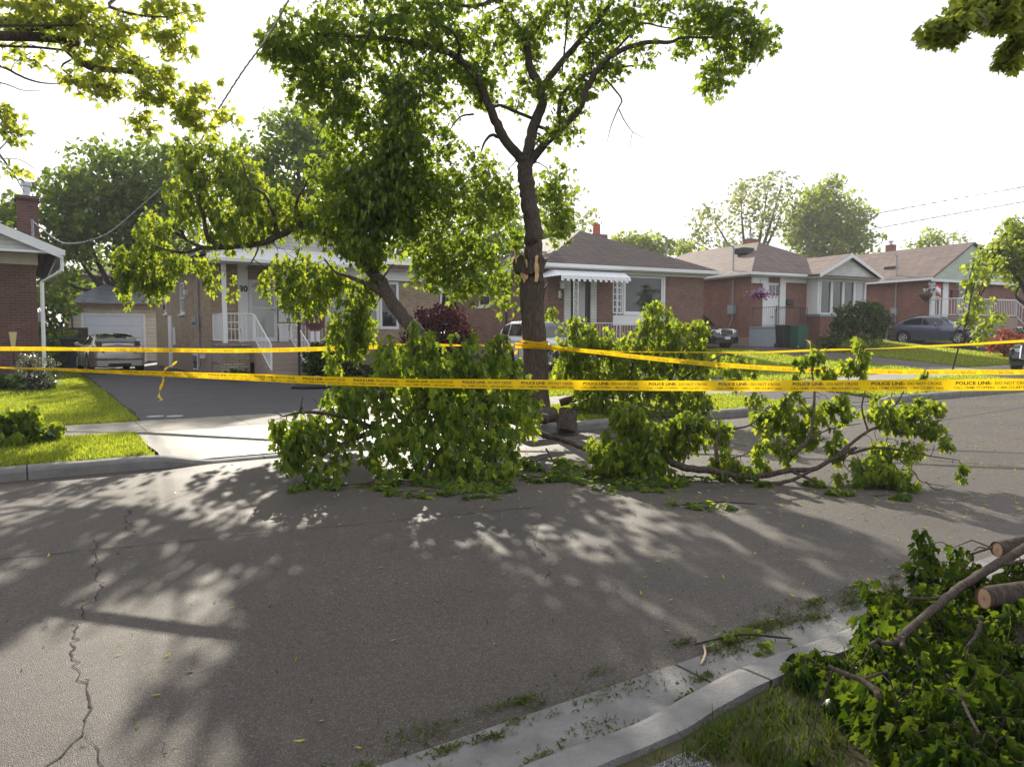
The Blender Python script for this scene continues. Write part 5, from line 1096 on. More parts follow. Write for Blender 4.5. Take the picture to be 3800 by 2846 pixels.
# loose stick, stump log and cut butts
def log(name, label, p0, p1, rad, group=None, cat='log', seed=1, endrings=True):
    p0, p1 = np.array(p0, float), np.array(p1, float); o = thing(name, label, cat, tuple((p0 + p1) / 2 - [0, 0, rad]), 0, group)
    mb = MB(); c = cat_rom([p0, (p0 + p1) / 2 + np.array([0, 0, .01]), p1], 5); mb.tube(c, np.linspace(rad, rad * .93, len(c)), 18, cap=False, rng=random.Random(seed), rough=.03); obj('bark', mb, BK, o, smooth=True)
    for q, s_ in ((p0, -1), (p1, 1)):
        d = (p1 - p0) / np.linalg.norm(p1 - p0) * s_; mb = MB(); a = np.cross(d, [0, 0, 1.]); a /= np.linalg.norm(a); b = np.cross(d, a)
        pts = [q - d * .004 + rad * .985 * (math.cos(t) * a + math.sin(t) * b) for t in np.linspace(0, 2 * math.pi, 18, endpoint=False)]; mb.poly(pts); obj('cut_face', mb, Mt['cutwood'], o)
    rel(o); return o
a = PS(1222, 868, 12.3); zt_ = zg(a[0], a[1]); log('log', 'short upright stump log on grass in front of the taped trunk', (a[0], a[1], zt_ + .02), (a[0] + .06, a[1] + .12, zt_ + .36), .17, seed=3)
a = PS(1120, 900, 11.6); b = PS(1195, 890, 12.1); log('log', 'thick bark covered log lying behind the left heap beside the stump', (a[0], a[1], .30), (b[0], b[1], .32), .13, seed=4)
q0, q1 = G(1521 * S, 1400 * S), G(1515 * S, 1438 * S); o = thing('stick', 'short peeled pale stick lying on asphalt near the gutter', 'stick', (q0[0], q0[1], 0)); mb = MB(); mb.tube(cat_rom([q0 + [0, 0, .012], (q0 + q1) / 2 + [.012, 0, .014], q1 + [0, 0, .012]], 4), .0065, 6); obj('wood', mb, mat('peeled_stick', (.55, .42, .28), .7), o, smooth=True); rel(o)

# ---------------------------------------------------------------- near pile at the lower right
r = np.random.default_rng(707)
o_ = thing('branch_pile', 'dark leafy pile of cut maple branches on the grass at the lower right', 'branch pile', tuple(W(3.6, 1.0, .12)))
E8 = lambda x, y: ((2500 + x * .5877) / S, (1900 + y * .5877) / S)
mb = MB(); L3 = []
def l3(pts, a, b, seed): c_, q = limb(mb, [(*E8(x, y), min(d, ((EYE - .2) * F / (E8(x, y)[1] * S - HOR)) * .78)) for x, y, d in pts], a * .68, b * .68, seed, k=8); L3.append((c_, q))
l3([(2300, 170, 4.9), (2095, 300, 4.6), (1950, 385, 4.4), (1800, 480, 4.25), (1690, 570, 4.1), (1560, 680, 3.95), (1450, 775, 3.85), (1395, 830, 3.8)], .034, .020, 1)
l3([(1800, 480, 4.25), (1680, 540, 4.2), (1560, 545, 4.15), (1450, 535, 4.1)], .014, .008, 2)
l3([(1395, 830, 3.8), (1330, 825, 3.75), (1290, 805, 3.75), (1235, 842, 3.7)], .016, .008, 3)
l3([(1440, 790, 3.85), (1440, 860, 3.8)], .018, .012, 4)
l3([(980, 975, 3.3), (1060, 1010, 3.35), (1180, 1060, 3.4), (1260, 1110, 3.45), (1300, 1170, 3.5)], .012, .015, 5)
l3([(1180, 1060, 3.4), (1260, 1030, 3.4), (1350, 1005, 3.5)], .008, .006, 6)
l3([(2300, 300, 4.8), (2150, 320, 4.7), (2000, 345, 4.6), (1880, 390, 4.5)], .02, .008, 7)
l3([(1880, 265, 5.0), (1940, 245, 5.0), (2010, 225, 5.1)], .008, .010, 8)
l3([(1940, 700, 3.9), (1900, 790, 3.7), (1850, 850, 3.6)], .012, .007, 9)
l3([(1830, 1200, 3.3), (1880, 1310, 3.2), (1930, 1400, 3.1)], .008, .006, 12)
obj('limb', mb, BK, o_, smooth=True)
def gd(x, y, h=0.13): return (EYE - h) * F / (E8(x, y)[1] * S - HOR)
def e8b(L): return [(*E8(x, y), rx * .5877 / S, ry * .5877 / S, min(D, gd(x, y) * (.92 if x < 1300 else .80)), rd, max(1, int(n * (.5 if x < 1520 else .85)))) for x, y, rx, ry, D, rd, n in L]
bl = e8b([(1300, 520, 60, 60, 4.1, .1, 5), (1330, 640, 60, 60, 4.05, .1, 5), (1400, 600, 50, 70, 4.1, .1, 4), (1470, 640, 60, 70, 4.0, .12, 5), (1800, 350, 50, 80, 4.7, .1, 4), (1900, 330, 50, 40, 4.8, .1, 3), (1560, 560, 70, 50, 4.2, .12, 5), (1740, 430, 40, 60, 4.5, .1, 4), (2040, 400, 110, 40, 4.5, .15, 5), (2150, 430, 80, 40, 4.5, .15, 5),
          (1650, 720, 130, 60, 3.9, .15, 10), (1850, 660, 150, 70, 4.1, .2, 13), (2080, 700, 140, 60, 4.1, .2, 14), (1350, 920, 110, 40, 3.7, .1, 6), (1500, 920, 130, 70, 3.7, .15, 12), (1700, 850, 160, 100, 3.7, .25, 24), (1900, 850, 160, 120, 3.6, .25, 28), (2120, 850, 120, 130, 3.6, .25, 24),
          (1000, 960, 110, 45, 3.4, .15, 9), (880, 1000, 120, 50, 3.3, .15, 9), (1150, 980, 120, 60, 3.4, .15, 10), (1100, 1100, 170, 80, 3.25, .2, 18), (1350, 1080, 150, 90, 3.3, .2, 22), (1560, 1080, 150, 110, 3.35, .2, 28), (1780, 1080, 150, 120, 3.3, .2, 32), (2000, 1080, 150, 130, 3.2, .2, 32), (2180, 1100, 80, 140, 3.2, .2, 20),
          (1600, 1260, 150, 80, 3.05, .15, 20), (1800, 1300, 160, 100, 2.95, .15, 28), (2020, 1320, 150, 110, 2.9, .15, 32), (1650, 1420, 120, 60, 2.85, .1, 12), (1850, 1470, 140, 90, 2.75, .1, 22), (2080, 1480, 140, 110, 2.7, .12, 26), (2200, 1350, 60, 120, 2.9, .15, 14), (1500, 1400, 60, 40, 2.9, .1, 4), (800, 1500, 50, 20, 2.75, .05, 2), (1250, 1250, 100, 50, 3.05, .1, 8), (2400, 500, 150, 80, 4.4, .3, 14), (2450, 750, 200, 120, 4.0, .3, 22), (2450, 1050, 200, 150, 3.4, .3, 24), (2400, 1350, 150, 150, 3.0, .2, 16)])
tg = blobpts(r, bl); dn = r.uniform(.0, .55, (len(tg), 1)) ** 1.5; tg = np.concatenate([tg, (lambda q: q[q[:, 0] / q[:, 1] > .53] + np.array([.0, .20, .0]))(tg[::2] + r.normal(0, .05, (len(tg[::2]), 3))), tg[1::3] * [1, 1, .55] + [0, .1, 0]]); tg[:, 2] = np.maximum(tg[:, 2], .17); tw = MB(); grow(r, tw, L3, tg, .009, .0022, .12); obj('twigs', tw, BT, o_)
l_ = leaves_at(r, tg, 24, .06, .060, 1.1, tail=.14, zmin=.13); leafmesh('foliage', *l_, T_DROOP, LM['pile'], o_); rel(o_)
P8 = lambda x, y, D: PS(*E8(x, y), D)
a = P8(2040, 235, 4.1); log('log', 'sawn log with pale end, topmost on the lower right branch pile', a, a + [.85, .3, .04], .044, 'sawn logs on the branch pile', seed=7)
a = P8(1955, 540, 3.15); log('log', 'sawn log with reddish end resting below the topmost log', a, a + [.9, .3, -.02], .047, 'sawn logs on the branch pile', seed=8)
a = P8(2215, 760, 2.9); log('log', 'grey barked log standing on end at the right side of the pile', P8(2232, 1250, 2.7), a, .055, seed=9)

# ---------------------------------------------------------------- leafy branch on the left boulevard
heap('fallen_branch', 'small bright green leafy branch lying on the left boulevard grass',
     [([(-60, 990, 9.6), (0, 965, 9.8), (60, 945, 10.0), (120, 930, 10.2)], .03, .01), ([(0, 965, 9.8), (30, 920, 9.9), (50, 890, 9.9)], .015, .005)],
     [(20, 900, 35, 22, 9.9, .3, 14), (55, 885, 18, 12, 9.9, .2, 5), (60, 915, 30, 22, 9.9, .2, 10), (15, 945, 40, 22, 9.7, .3, 14), (100, 925, 24, 12, 10.1, .2, 7), (-40, 920, 40, 40, 9.7, .3, 14), (90, 950, 20, 8, 9.9, .2, 4), (118, 915, 8, 4, 10.2, .1, 1)],
     808, 13, .12, .12, LM['wilt'], T_NEAR, W(-2, 11, .14), zmin=.15, droop=.6, tail=.1)

# ---------------------------------------------------------------- neighbouring street trees whose branches reach into the frame
def sidetree(label, base, fork, limbs_, blobs, seed, lk, lrad, lsize, lm_, tm, tr=.2, extra=()):
    r = np.random.default_rng(seed); o = thing('maple_tree', label, 'tree', tuple(base)); mb = MB(); b = np.array(base, float); f = np.array(fork, float)
    mb.tube(cat_rom([b - [0, 0, .1], b + (f - b) * .5 + [.05, 0, 0], f], 5), np.linspace(tr * 1.2, tr * .8, 11), 12, rng=random.Random(seed), rough=.03)
    Ls = []
    for i, (pts, a, c_) in enumerate(limbs_): Ls.append(limb(mb, [tuple(f) + (0,)] + pts, a, c_, seed + i))
    obj('trunk', mb, BK, o, smooth=True); tg = blobpts(r, blobs)
    if len(extra): tg = np.concatenate([tg] + [np.array(c) + r.normal(0, 1, (n, 3)) * np.array(s_) for c, s_, n in extra])
    tw = MB(); grow(r, tw, Ls, tg, .02, .0035, .06); obj('twigs', tw, BT, o)
    leafmesh('crown', *leaves_at(r, tg, lk, lrad, lsize, .25), tm, lm_, o); rel(o); return o
T8 = lambda x, y, D: (x * 1000 / 2209 / S, y * 1000 / 2209 / S, D)
sidetree('tall maple beyond the left edge, bright sparse sprays reaching across the sky', W(-4.2, 10.9, .14), W(-4.4, 10.8, 4.2),
         [([T8(0, 180, 9.8), T8(160, 230, 9.8), T8(420, 210, 9.7), T8(700, 130, 9.6)], .09, .02), ([T8(300, 300, 9.8), T8(560, 420, 9.7), T8(700, 530, 9.6), T8(820, 570, 9.6), T8(1000, 578, 9.5), T8(1150, 620, 9.5), T8(1300, 740, 9.4), T8(1500, 860, 9.4)], .07, .008),
          ([T8(-900, 500, 10), T8(-350, 480, 10), T8(0, 545, 10), T8(200, 640, 10), T8(380, 685, 10), T8(600, 680, 10)], .03, .004), ([T8(-900, 620, 10), T8(-350, 650, 10), T8(0, 680, 10), T8(180, 740, 10), T8(340, 745, 10)], .015, .003), ([T8(320, 390, 9.8), T8(500, 560, 9.7), T8(640, 680, 9.6)], .02, .006), ([T8(700, 210, 9.6), T8(850, 350, 9.5), T8(1000, 450, 9.5), T8(1150, 500, 9.5)], .02, .005),
          ([T8(560, -60, 9.6), T8(900, 60, 9.4), T8(1100, 120, 9.3), T8(1350, 140, 9.2), T8(1550, 90, 9.2)], .03, .004), ([T8(-900, 900, 10), T8(-350, 1000, 10), T8(-100, 1150, 10), T8(20, 1300, 10), T8(120, 1440, 10), T8(200, 1580, 10)], .03, .004), ([T8(-900, 1200, 10), T8(-350, 1280, 10), T8(0, 1300, 10), T8(160, 1310, 10), T8(290, 1390, 10)], .008, .003)],
         [(*T8(x, y, 0)[:2], rx * 1000 / 2209 / S, ry * 1000 / 2209 / S, D, rd, n) for x, y, rx, ry, D, rd, n in
          [(400, 150, 260, 150, 9.7, .5, 40), (200, 60, 120, 60, 9.7, .4, 10), (600, 60, 300, 60, 9.6, .5, 22), (700, 200, 200, 120, 9.6, .5, 20), (80, 240, 90, 80, 9.8, .3, 7), (60, 420, 80, 70, 9.8, .3, 5), (250, 450, 90, 40, 9.8, .3, 5), (850, 350, 150, 80, 9.5, .3, 11), (1000, 240, 110, 90, 9.5, .3, 9), (1030, 150, 80, 40, 9.5, .3, 5), (1350, 300, 150, 100, 9.3, .3, 16), (1220, 80, 90, 50, 9.3, .2, 6), (1400, 30, 90, 30, 9.2, .2, 6), (1430, 165, 50, 20, 9.2, .1, 2), (1585, 90, 50, 20, 9.2, .1, 3), (1420, 400, 70, 30, 9.3, .2, 4),
           (700, 450, 120, 60, 9.6, .3, 7), (950, 500, 150, 50, 9.5, .3, 9), (1130, 560, 120, 60, 9.5, .3, 8), (560, 610, 100, 40, 9.6, .2, 7), (750, 680, 130, 70, 9.6, .25, 12), (930, 690, 100, 70, 9.6, .25, 8), (820, 770, 60, 40, 9.6, .2, 4), (1330, 620, 110, 70, 9.4, .25, 10), (1280, 780, 110, 80, 9.4, .25, 13), (1450, 780, 60, 40, 9.4, .2, 3), (1130, 960, 70, 50, 9.4, .2, 5), (1200, 1040, 90, 30, 9.4, .2, 5), (1560, 880, 120, 60, 9.4, .25, 10), (1680, 800, 70, 50, 9.4, .2, 4), (1500, 970, 120, 40, 9.4, .2, 8), (1650, 1030, 90, 40, 9.4, .2, 6), (1860, 975, 60, 30, 9.4, .15, 4), (1630, 680, 30, 14, 9.4, .1, 1), (1780, 700, 20, 14, 9.4, .1, 1), (1830, 885, 25, 14, 9.4, .1, 1),
           (80, 980, 110, 70, 10, .3, 10), (100, 1090, 80, 50, 10, .3, 6), (0, 880, 60, 50, 10, .3, 4), (160, 1410, 50, 40, 10, .1, 2), (10, 1390, 30, 40, 10, .1, 2)]],
         909, 8, .17, .105, LM['overh'], T_MID, .22, extra=[(W(-4.6, 10.6, 8.4), (1.2, 1.0, .7), 40)])
sidetree('maple at the upper right corner with dark overhanging leaves', W(7.6, 1.0, .13), W(7.4, 1.2, 3.4),
         [([(2260, 40, 6.6), (2150, 5, 6.3), (2080, 30, 6.2), (2030, 50, 6.2)], .06, .006), ([(2240, -20, 6.6), (2190, 60, 6.5), (2180, 130, 6.5)], .03, .006)],
         [(2035, 55, 24, 18, 6.2, .15, 5), (2065, 40, 26, 30, 6.2, .2, 6), (2060, 70, 28, 14, 6.2, .12, 4), (2110, 45, 24, 24, 6.2, .15, 4), (2150, 5, 70, 18, 6.3, .3, 14), (2150, 50, 32, 24, 6.3, .15, 7), (2190, 20, 30, 40, 6.4, .2, 8), (2195, 90, 20, 30, 6.5, .15, 6), (2190, 130, 16, 18, 6.5, .1, 4), (2080, 5, 20, 12, 6.2, .15, 2)],
         1010, 26, .11, .085, LM['overh'], T_NLIVE, .16, extra=[(W(8.2, 1.2, 5.6), (1.2, 1.2, .8), 60)])

# ---------------------------------------------------------------- background trees
def bgtree(label, D, tx, blobs, seed, lm_, lk=16, lrad=.55, lsize=.26, tr=.22, droop=.3, spread_n=1.0, name='tree', bark=None, twr=.03, gz=None, far=1.0):
    D *= far; blobs = [(a, b, c_, d, e * far, f * far, g) for a, b, c_, d, e, f, g in blobs]; lrad *= far; lsize *= far ** .9; tr *= far; twr *= far
    r = np.random.default_rng(seed); b = PS(tx, 0, D); b[2] = zg(b[0], b[1]) if gz is None else gz
    o = thing(name, label, 'tree', tuple(b)); mb = MB(); Ls = []
    tops = sorted(blobs, key=lambda q: q[1]); cm = np.mean([PS(q[0], q[1], q[4]) for q in blobs], axis=0); fk = np.array([b[0] + (cm[0] - b[0]) * .4, b[1], b[2] + (cm[2] - b[2]) * .5])
    mb.tube(cat_rom([b - [0, 0, .2], (b + fk) / 2, fk], 4), np.linspace(tr, tr * .75, 9), 9)
    for i, q in enumerate(blobs):
        e = PS(q[0], q[1] - q[3] * .25, q[4]); m_ = (fk + e) / 2 + r.normal(0, .25, 3) - [0, 0, .2]
        c_ = cat_rom([fk, m_, e], 5); rr = np.linspace(tr * .55, .02, len(c_)); mb.tube(c_, rr, 6, cap=False); Ls.append((c_, rr))
    obj('trunk', mb, bark or BD, o, smooth=True); tg = blobpts(r, blobs)
    tw = MB(); grow(r, tw, Ls, tg, twr, .006, .05, sides=3); obj('twigs', tw, bark or BD, o)
    leafmesh('crown', *leaves_at(r, tg, int(lk), lrad, lsize, droop), T_FAR, lm_, o); rel(o); return o
bgtree('large round dark green maple rising over the garage', 38, 225, [(230, 400, 120, 85, 38, 3, 130), (160, 440, 65, 70, 38, 2.5, 60), (330, 370, 95, 60, 38, 3, 80), (260, 500, 130, 90, 38, 3, 130), (150, 530, 60, 60, 38, 2, 40), (360, 470, 80, 80, 39, 3, 70), (120, 610, 40, 50, 37, 2, 24), (330, 560, 90, 50, 38, 2.5, 50)], 1, LM['back'], 20, .75, .33, .3)
bgtree('tall dark maple behind the roof of the grey shingled house', 42, 640, [(640, 300, 70, 75, 42, 3, 70), (560, 360, 60, 60, 42, 3, 46), (700, 330, 70, 80, 42, 3, 60), (600, 430, 100, 70, 42, 3, 80), (720, 440, 90, 80, 42, 3, 70)], 2, LM['back'], 20, .8, .35, .3)
bgtree('green maple showing between the trunk and the grey roof', 40, 930, [(930, 470, 110, 80, 40, 2.5, 50), (1050, 480, 90, 70, 40, 2.5, 46), (900, 540, 110, 36, 40, 2, 34), (1060, 560, 70, 36, 40, 2, 24)], 3, LM['back'], 18, .75, .33, .26)
bgtree('small leafy tree behind the chimney at the left edge', 36, 20, [(20, 455, 38, 45, 36, 2, 26), (-30, 480, 50, 50, 36, 2, 24), (65, 460, 22, 24, 36, 1.5, 6)], 4, LM['back'], 16, .6, .30, .2)
bgtree('sapling of loose pale leaves beside the garage fence', 33, 95, [(95, 690, 30, 50, 33, 1.5, 26), (130, 650, 30, 40, 33, 1.5, 22), (100, 620, 30, 40, 33, 1.5, 20)], 5, LM['back'], 14, .5, .26, .12)
bgtree('thin airy tree behind the brown roof with the orange chimney pot', 50, 1240, [(1235, 430, 30, 36, 50, 2, 12), (1262, 470, 26, 24, 50, 2, 8), (1235, 490, 26, 30, 50, 2, 8), (1285, 492, 12, 12, 50, 1, 3)], 6, LM['pale'], 11, .7, .30, .16, far=1.5)
bgtree('low yellow green tree between the second and third roofs', 60, 1390, [(1350, 520, 26, 16, 60, 2, 20), (1385, 522, 30, 18, 60, 2, 28), (1430, 535, 30, 16, 60, 2, 24), (1480, 540, 18, 12, 60, 2, 12), (1390, 545, 50, 14, 60, 2, 24)], 7, LM['gold'], 16, .8, .4, .22, far=1.4)
bgtree('sparse pale tree of open branches behind the third house', 55, 1650, [(1600, 425, 40, 36, 55, 2.5, 30), (1660, 410, 50, 32, 55, 2.5, 32), (1540, 480, 50, 36, 55, 2.5, 34), (1490, 520, 26, 22, 55, 2, 12), (1620, 480, 60, 40, 55, 2.5, 38), (1690, 470, 40, 50, 55, 2.5, 34), (1560, 530, 60, 24, 55, 2.5, 20), (1690, 400, 24, 24, 55, 2, 10)], 8, LM['pale'], 11, .75, .30, .34, twr=.05, far=1.75)
bgtree('full golden green maple standing between third and fourth roofs', 52, 1790, [(1790, 420, 36, 30, 52, 2.5, 44), (1750, 460, 50, 44, 52, 2.5, 74), (1820, 470, 52, 46, 52, 2.5, 78), (1780, 520, 90, 44, 52, 2.5, 110), (1730, 500, 36, 40, 52, 2, 34), (1850, 520, 32, 40, 52, 2, 36), (1800, 560, 70, 24, 52, 2, 40)], 9, LM['gold'], 18, .75, .33, .3, far=1.85)
bgtree('small light tree beyond the fourth roof', 66, 2010, [(2010, 510, 36, 18, 66, 2, 20), (1985, 525, 24, 12, 66, 2, 9), (2050, 515, 20, 14, 66, 2, 8), (2030, 535, 40, 10, 66, 2, 10)], 10, LM['gold'], 12, .8, .36, .2, far=1.5)
bgtree('broad rounded tree crowding the right edge in front of the last house', 31, 2300, [(2210, 500, 40, 34, 31, 1.5, 46), (2190, 545, 50, 36, 31, 1.5, 56), (2165, 560, 26, 24, 31, 1.2, 18), (2230, 590, 50, 24, 31, 1.5, 36), (2150, 530, 20, 12, 31, 1, 6)], 11, LM['gold'], 18, .42, .22, .16)
bgtree('slender young tree with lime green leaves on a thin leaning trunk', 26.5, 2085, [(2105, 570, 22, 22, 26.5, .4, 9), (2130, 590, 24, 18, 26.5, .4, 8), (2100, 610, 24, 24, 26.5, .4, 12), (2110, 650, 30, 22, 26.5, .4, 13), (2090, 690, 24, 20, 26.5, .4, 12), (2130, 700, 26, 20, 26.5, .4, 12), (2155, 690, 18, 14, 26.5, .3, 6), (2115, 725, 28, 12, 26.5, .3, 9), (2120, 550, 14, 14, 26.5, .3, 4), (2160, 560, 16, 10, 26.5, .3, 4)], 12, LM['fresh'], 11, .24, .17, .032, twr=.015, bark=BT)
bgtree('young maple in the back yard above the middle roof', 46, 1150, [(1140, 500, 90, 50, 46, 2, 40), (1210, 510, 40, 36, 46, 2, 18)], 13, LM['back'], 16, .75, .35, .2)
# trees across the street behind the camera: seen only as reflections in the windows
for i, (x, y, h) in enumerate([(-14, -16, 9), (2, -20, 11), (17, -14, 9), (30, -4, 9)]):
    r = np.random.default_rng(50 + i); o = thing('tree', ['broad tree across the street opposite the garage', 'tall tree across the street opposite the middle house', 'rounded tree across the street opposite the bay window', 'leafy tree across the street at the far right'][i], 'tree', (x, y, .1))
    mb = MB(); mb.tube([(x, y, 0), (x + .2, y, 2.5), (x, y, h * .7)], [.3, .22, .08], 8); obj('trunk', mb, BD, o)
    cen = np.array([x, y, h * .62]) + (lambda d: d / np.linalg.norm(d, axis=1, keepdims=True) * r.uniform(.3, 1, (110, 1)) ** .5)(r.normal(0, 1, (110, 3))) * [3.6, 3.6, h * .38]
    leafmesh('crown', *leaves_at(r, cen, 12, .8, .55, .3), T_FAR, LM['back'], o); rel(o)

# ---------------------------------------------------------------- shrubs
def shrub(name, label, c, rx, ry, rz, lm_, n, lk, size, seed, cat='shrub', rad=.14, shell=.3, tm=T_FAR, group=None):
    r = np.random.default_rng(seed); c = np.array(c, float); o = thing(name, label, cat, tuple(c), 0, group)
    d = r.normal(0, 1, (n, 3)); d /= np.linalg.norm(d, axis=1, keepdims=True); d *= (r.uniform(shell, 1, n) ** .5)[:, None]; d[:, 2] = d[:, 2] * .5 + .5
    tg = c + d * [rx, ry, rz]; mb = MB()
    for q in tg[::max(1, n // 26)]: mb.tube(cat_rom([c + [r.normal(0, .06), r.normal(0, .06), -.03], (c + q) / 2 + r.normal(0, .05, 3), q], 3), [.016] * 6 + [.005], 4, cap=False)
    obj('stems', mb, BT, o); leafmesh('foliage', *leaves_at(r, tg, lk, rad, size, .3), tm, lm_, o); rel(o); return o
def at(px, py, D):
    q = P(px, py, D); q[2] = zg(q[0], q[1]); return q
shrub('japanese_maple', 'round crimson leaved japanese maple shrub between the first two houses', at(1630, 1300, 25.5), 1.2, 1.0, 2.25, LM['red'], 260, 28, .12, 61, rad=.24)
shrub('shrub', 'dark green shrub beside the basketball hoop below the windows', at(1235, 1340, 22.5), .95, .7, 1.15, LM['bush'], 110, 18, .13, 62, rad=.2)
shrub('shrub', 'low dark hosta planting under the window of number 30', at(1380, 1360, 23), 1.5, .6, .35, LM['bush'], 80, 14, .14, 63, rad=.16)
shrub('shrub', 'large dark rounded bush in front of the bay window', at(3190, 1240, 34.8), 1.35, 1.0, 2.3, LM['bush'], 200, 18, .16, 64, rad=.28)
shrub('shrub', 'low grey green perennial clump left of the rounded bush', at(3110, 1250, 33.5), 1.0, .6, .75, LM['bush'], 60, 14, .14, 65, rad=.2)
shrub('shrub', 'yellow green perennial clump below the rounded bush', at(3170, 1260, 32.5), .7, .5, .6, LM['gold'], 40, 12, .12, 66, rad=.18)
shrub('shrub', 'orange tipped low shrub right of the rounded bush', at(3225, 1255, 34), .6, .5, .8, LM['gold'], 36, 12, .13, 67, rad=.18)
shrub('shrub', 'salmon red shrub at the right edge near the dark sport utility vehicle', at(3745, 1240, 33), .9, .7, 1.35, LM['redp'], 90, 16, .13, 68, rad=.2)
shrub('shrub', 'small round green evergreen bush behind the salmon shrub', at(3795, 1240, 38), .6, .6, 1.2, LM['bush'], 60, 16, .13, 69, rad=.16)
shrub('flowering_shrub', 'small shrub with silvery leaves in the stone edged bed', at(135, 1390, 17.6), .55, .45, .95, leafmat('silvery_leaf', (.13, .15, .11), (.2, .24, .12), .35, .35), 90, 14, .05, 70, rad=.10)
shrub('hosta', 'broad leaved hosta clump in the raised bed at far left', at(60, 1400, 17.9), .9, .4, .45, LM['bush'], 60, 12, .16, 71, cat='plant', rad=.12)
shrub('shrub', 'tiny green shrub at the foot of the stone porch pier', at(880, 1380, 21.6), .42, .25, .35, LM['bush'], 40, 12, .08, 72, rad=.1)
shrub('shrub', 'pale green shrub by the driveway fence beside the garage', at(235, 1290, 31), .8, .7, 1.6, LM['back'], 60, 14, .16, 73, rad=.25)
# ================================================================ vehicles
def paint(name, col, metal=.5, rough=.28):
    m, t, b = nodes(name); b.inputs['Base Color'].default_value = (*col, 1); b.inputs['Metallic'].default_value = metal
    b.inputs['Roughness'].default_value = rough; b.inputs['Coat Weight'].default_value = .8; b.inputs['Coat Roughness'].default_value = .06
    return m
Mt['lens_red'] = paint('red_lens', (.32, .012, .018), 0, .15); Mt['lens_clear'] = paint('clear_lens', (.55, .58, .62), .3, .12); Mt['amber'] = paint('amber_lens', (.7, .2, .02), 0, .2)
Mt['plate'] = mat('licence_plate', (.55, .58, .62), .4); Mt['chrome'] = paint('chrome', (.8, .8, .82), 1, .12)
def car(name, label, x, y, z, rz, L, Wd, Hh, col, kind='sedan', cat='car', parts=()):
    """local x forward, y to the left. top profile as (t, z), t 0 rear .. 1 front"""
    o = thing(name, label, cat, (x, y, z), rz); w2 = Wd / 2; wr = .33 if kind == 'sedan' else .37
    if kind == 'sedan': belt = [(0, .62), (.012, .86), (.05, .97), (.2, .99), (.5, .95), (.72, .92), (.86, .84), (.965, .70), (1, .48)]; gh = [(.10, 0), (.17, .22), (.27, .40), (.36, .47), (.48, .48), (.56, .45), (.66, .24), (.735, 0)]
    else: belt = [(0, .6), (.01, .95), (.03, 1.08), (.3, 1.06), (.6, 1.03), (.74, 1.02), (.88, .97), (.975, .84), (1, .55)]; gh = [(.015, 0), (.03, .25), (.07, .52), (.15, Hh - 1.06), (.35, Hh - 1.04), (.52, Hh - 1.07), (.6, .40), (.70, 0)]
    sc_ = (Hh - .96) / .48 if kind == 'sedan' else 1
    axr, axf = (.215, .80) if kind == 'sedan' else (.20, .81); xr, xf = -L / 2 + L * axr, -L / 2 + L * axf
    st = sorted(set(list(np.linspace(0, 1, 41)) + [b[0] for b in belt] + list(np.linspace(axr - (wr + .08) / L, axr + (wr + .08) / L, 15)) + list(np.linspace(axf - (wr + .08) / L, axf + (wr + .08) / L, 15))))
    bt, bz = zip(*belt); mb = MB(); V = []; half = 9
    for t in st:
        X = -L / 2 + t * L; zt_ = np.interp(t, bt, bz); e = min(t, 1 - t); ww = w2 * (1 - .16 * math.exp(-e / .035) - .05 * math.exp(-e / .15)); zb = .20 + .05 * math.exp(-e / .05)
        arch = 0
        for xa in (xr, xf):
            d = abs(X - xa)
            if d < wr + .075: arch = max(arch, wr + math.sqrt((wr + .075) ** 2 - d * d))
        zo = max(zb, arch)
        sec = [(0, zb), (ww - .26, zb), (ww - .26, zo), (ww - .02, zo), (ww, max(zo, .5)), (ww * 1.0, max(zo + .01, zt_ * .72)), (ww * .975, max(zo + .02, zt_ - .09)), (ww * .90, max(zo + .03, zt_ - .015)), (0, max(zo + .04, zt_ + .035))]
        V += [(X, -yy, zz_) for yy, zz_ in sec] + [(X, yy, zz_) for yy, zz_ in sec]
    n = len(st); mb.v = V
    for i in range(n - 1):
        for s_ in (0, half):
            for j in range(half - 1):
                a = i * 2 * half + s_ + j; b = a + 2 * half; mb.f.append((a, a + 1, b + 1, b))
    for i in (0, n - 1): k = i * 2 * half; mb.f.append(tuple([k + j for j in range(half)] + [k + half + j for j in range(half - 2, 0, -1)]))
    body = obj('body', mb, col, o, smooth=True); body.modifiers.new('edge', 'EDGE_SPLIT').split_angle = R(38)
    gt, gzz = zip(*gh); ts = np.linspace(gt[0], gt[-1], 31); wb, wt = w2 * .90, w2 * .66
    def gp(t, v, off=0):              # side surface of the cabin, v 0 belt .. 1 roof
        X = -L / 2 + t * L; zb = np.interp(t, bt, bz) - .02; h = np.interp(t, gt, gzz) * sc_; fl = (w2 * .90) - .02; k = h * v / (.48 * sc_ if kind == 'sedan' else Hh - 1.05)
        return X, fl - (wb - wt) * k + off, zb + h * v
    mb = MB()
    for t in ts:
        row = [gp(t, v) for v in (0, .3, .6, .86)]; X, yy, zz_ = gp(t, 1); row += [(X, row[-1][1] - .07, zz_ - .005), (X, yy * .4, zz_ + .022), (X, 0, zz_ + .026)]
        mb.v += [(a, -b, c_) for a, b, c_ in row] + [(a, b, c_) for a, b, c_ in row]
    for i in range(len(ts) - 1):
        for s_ in (0, 7):
            for j in range(6): a = i * 14 + s_ + j; mb.f.append((a, a + 1, a + 15, a + 14))
    obj('cabin', mb, col, o, smooth=True)
    wins = [(.20, .395), (.41, .62)] if kind == 'sedan' else [(.06, .16), (.175, .37), (.385, .61)]
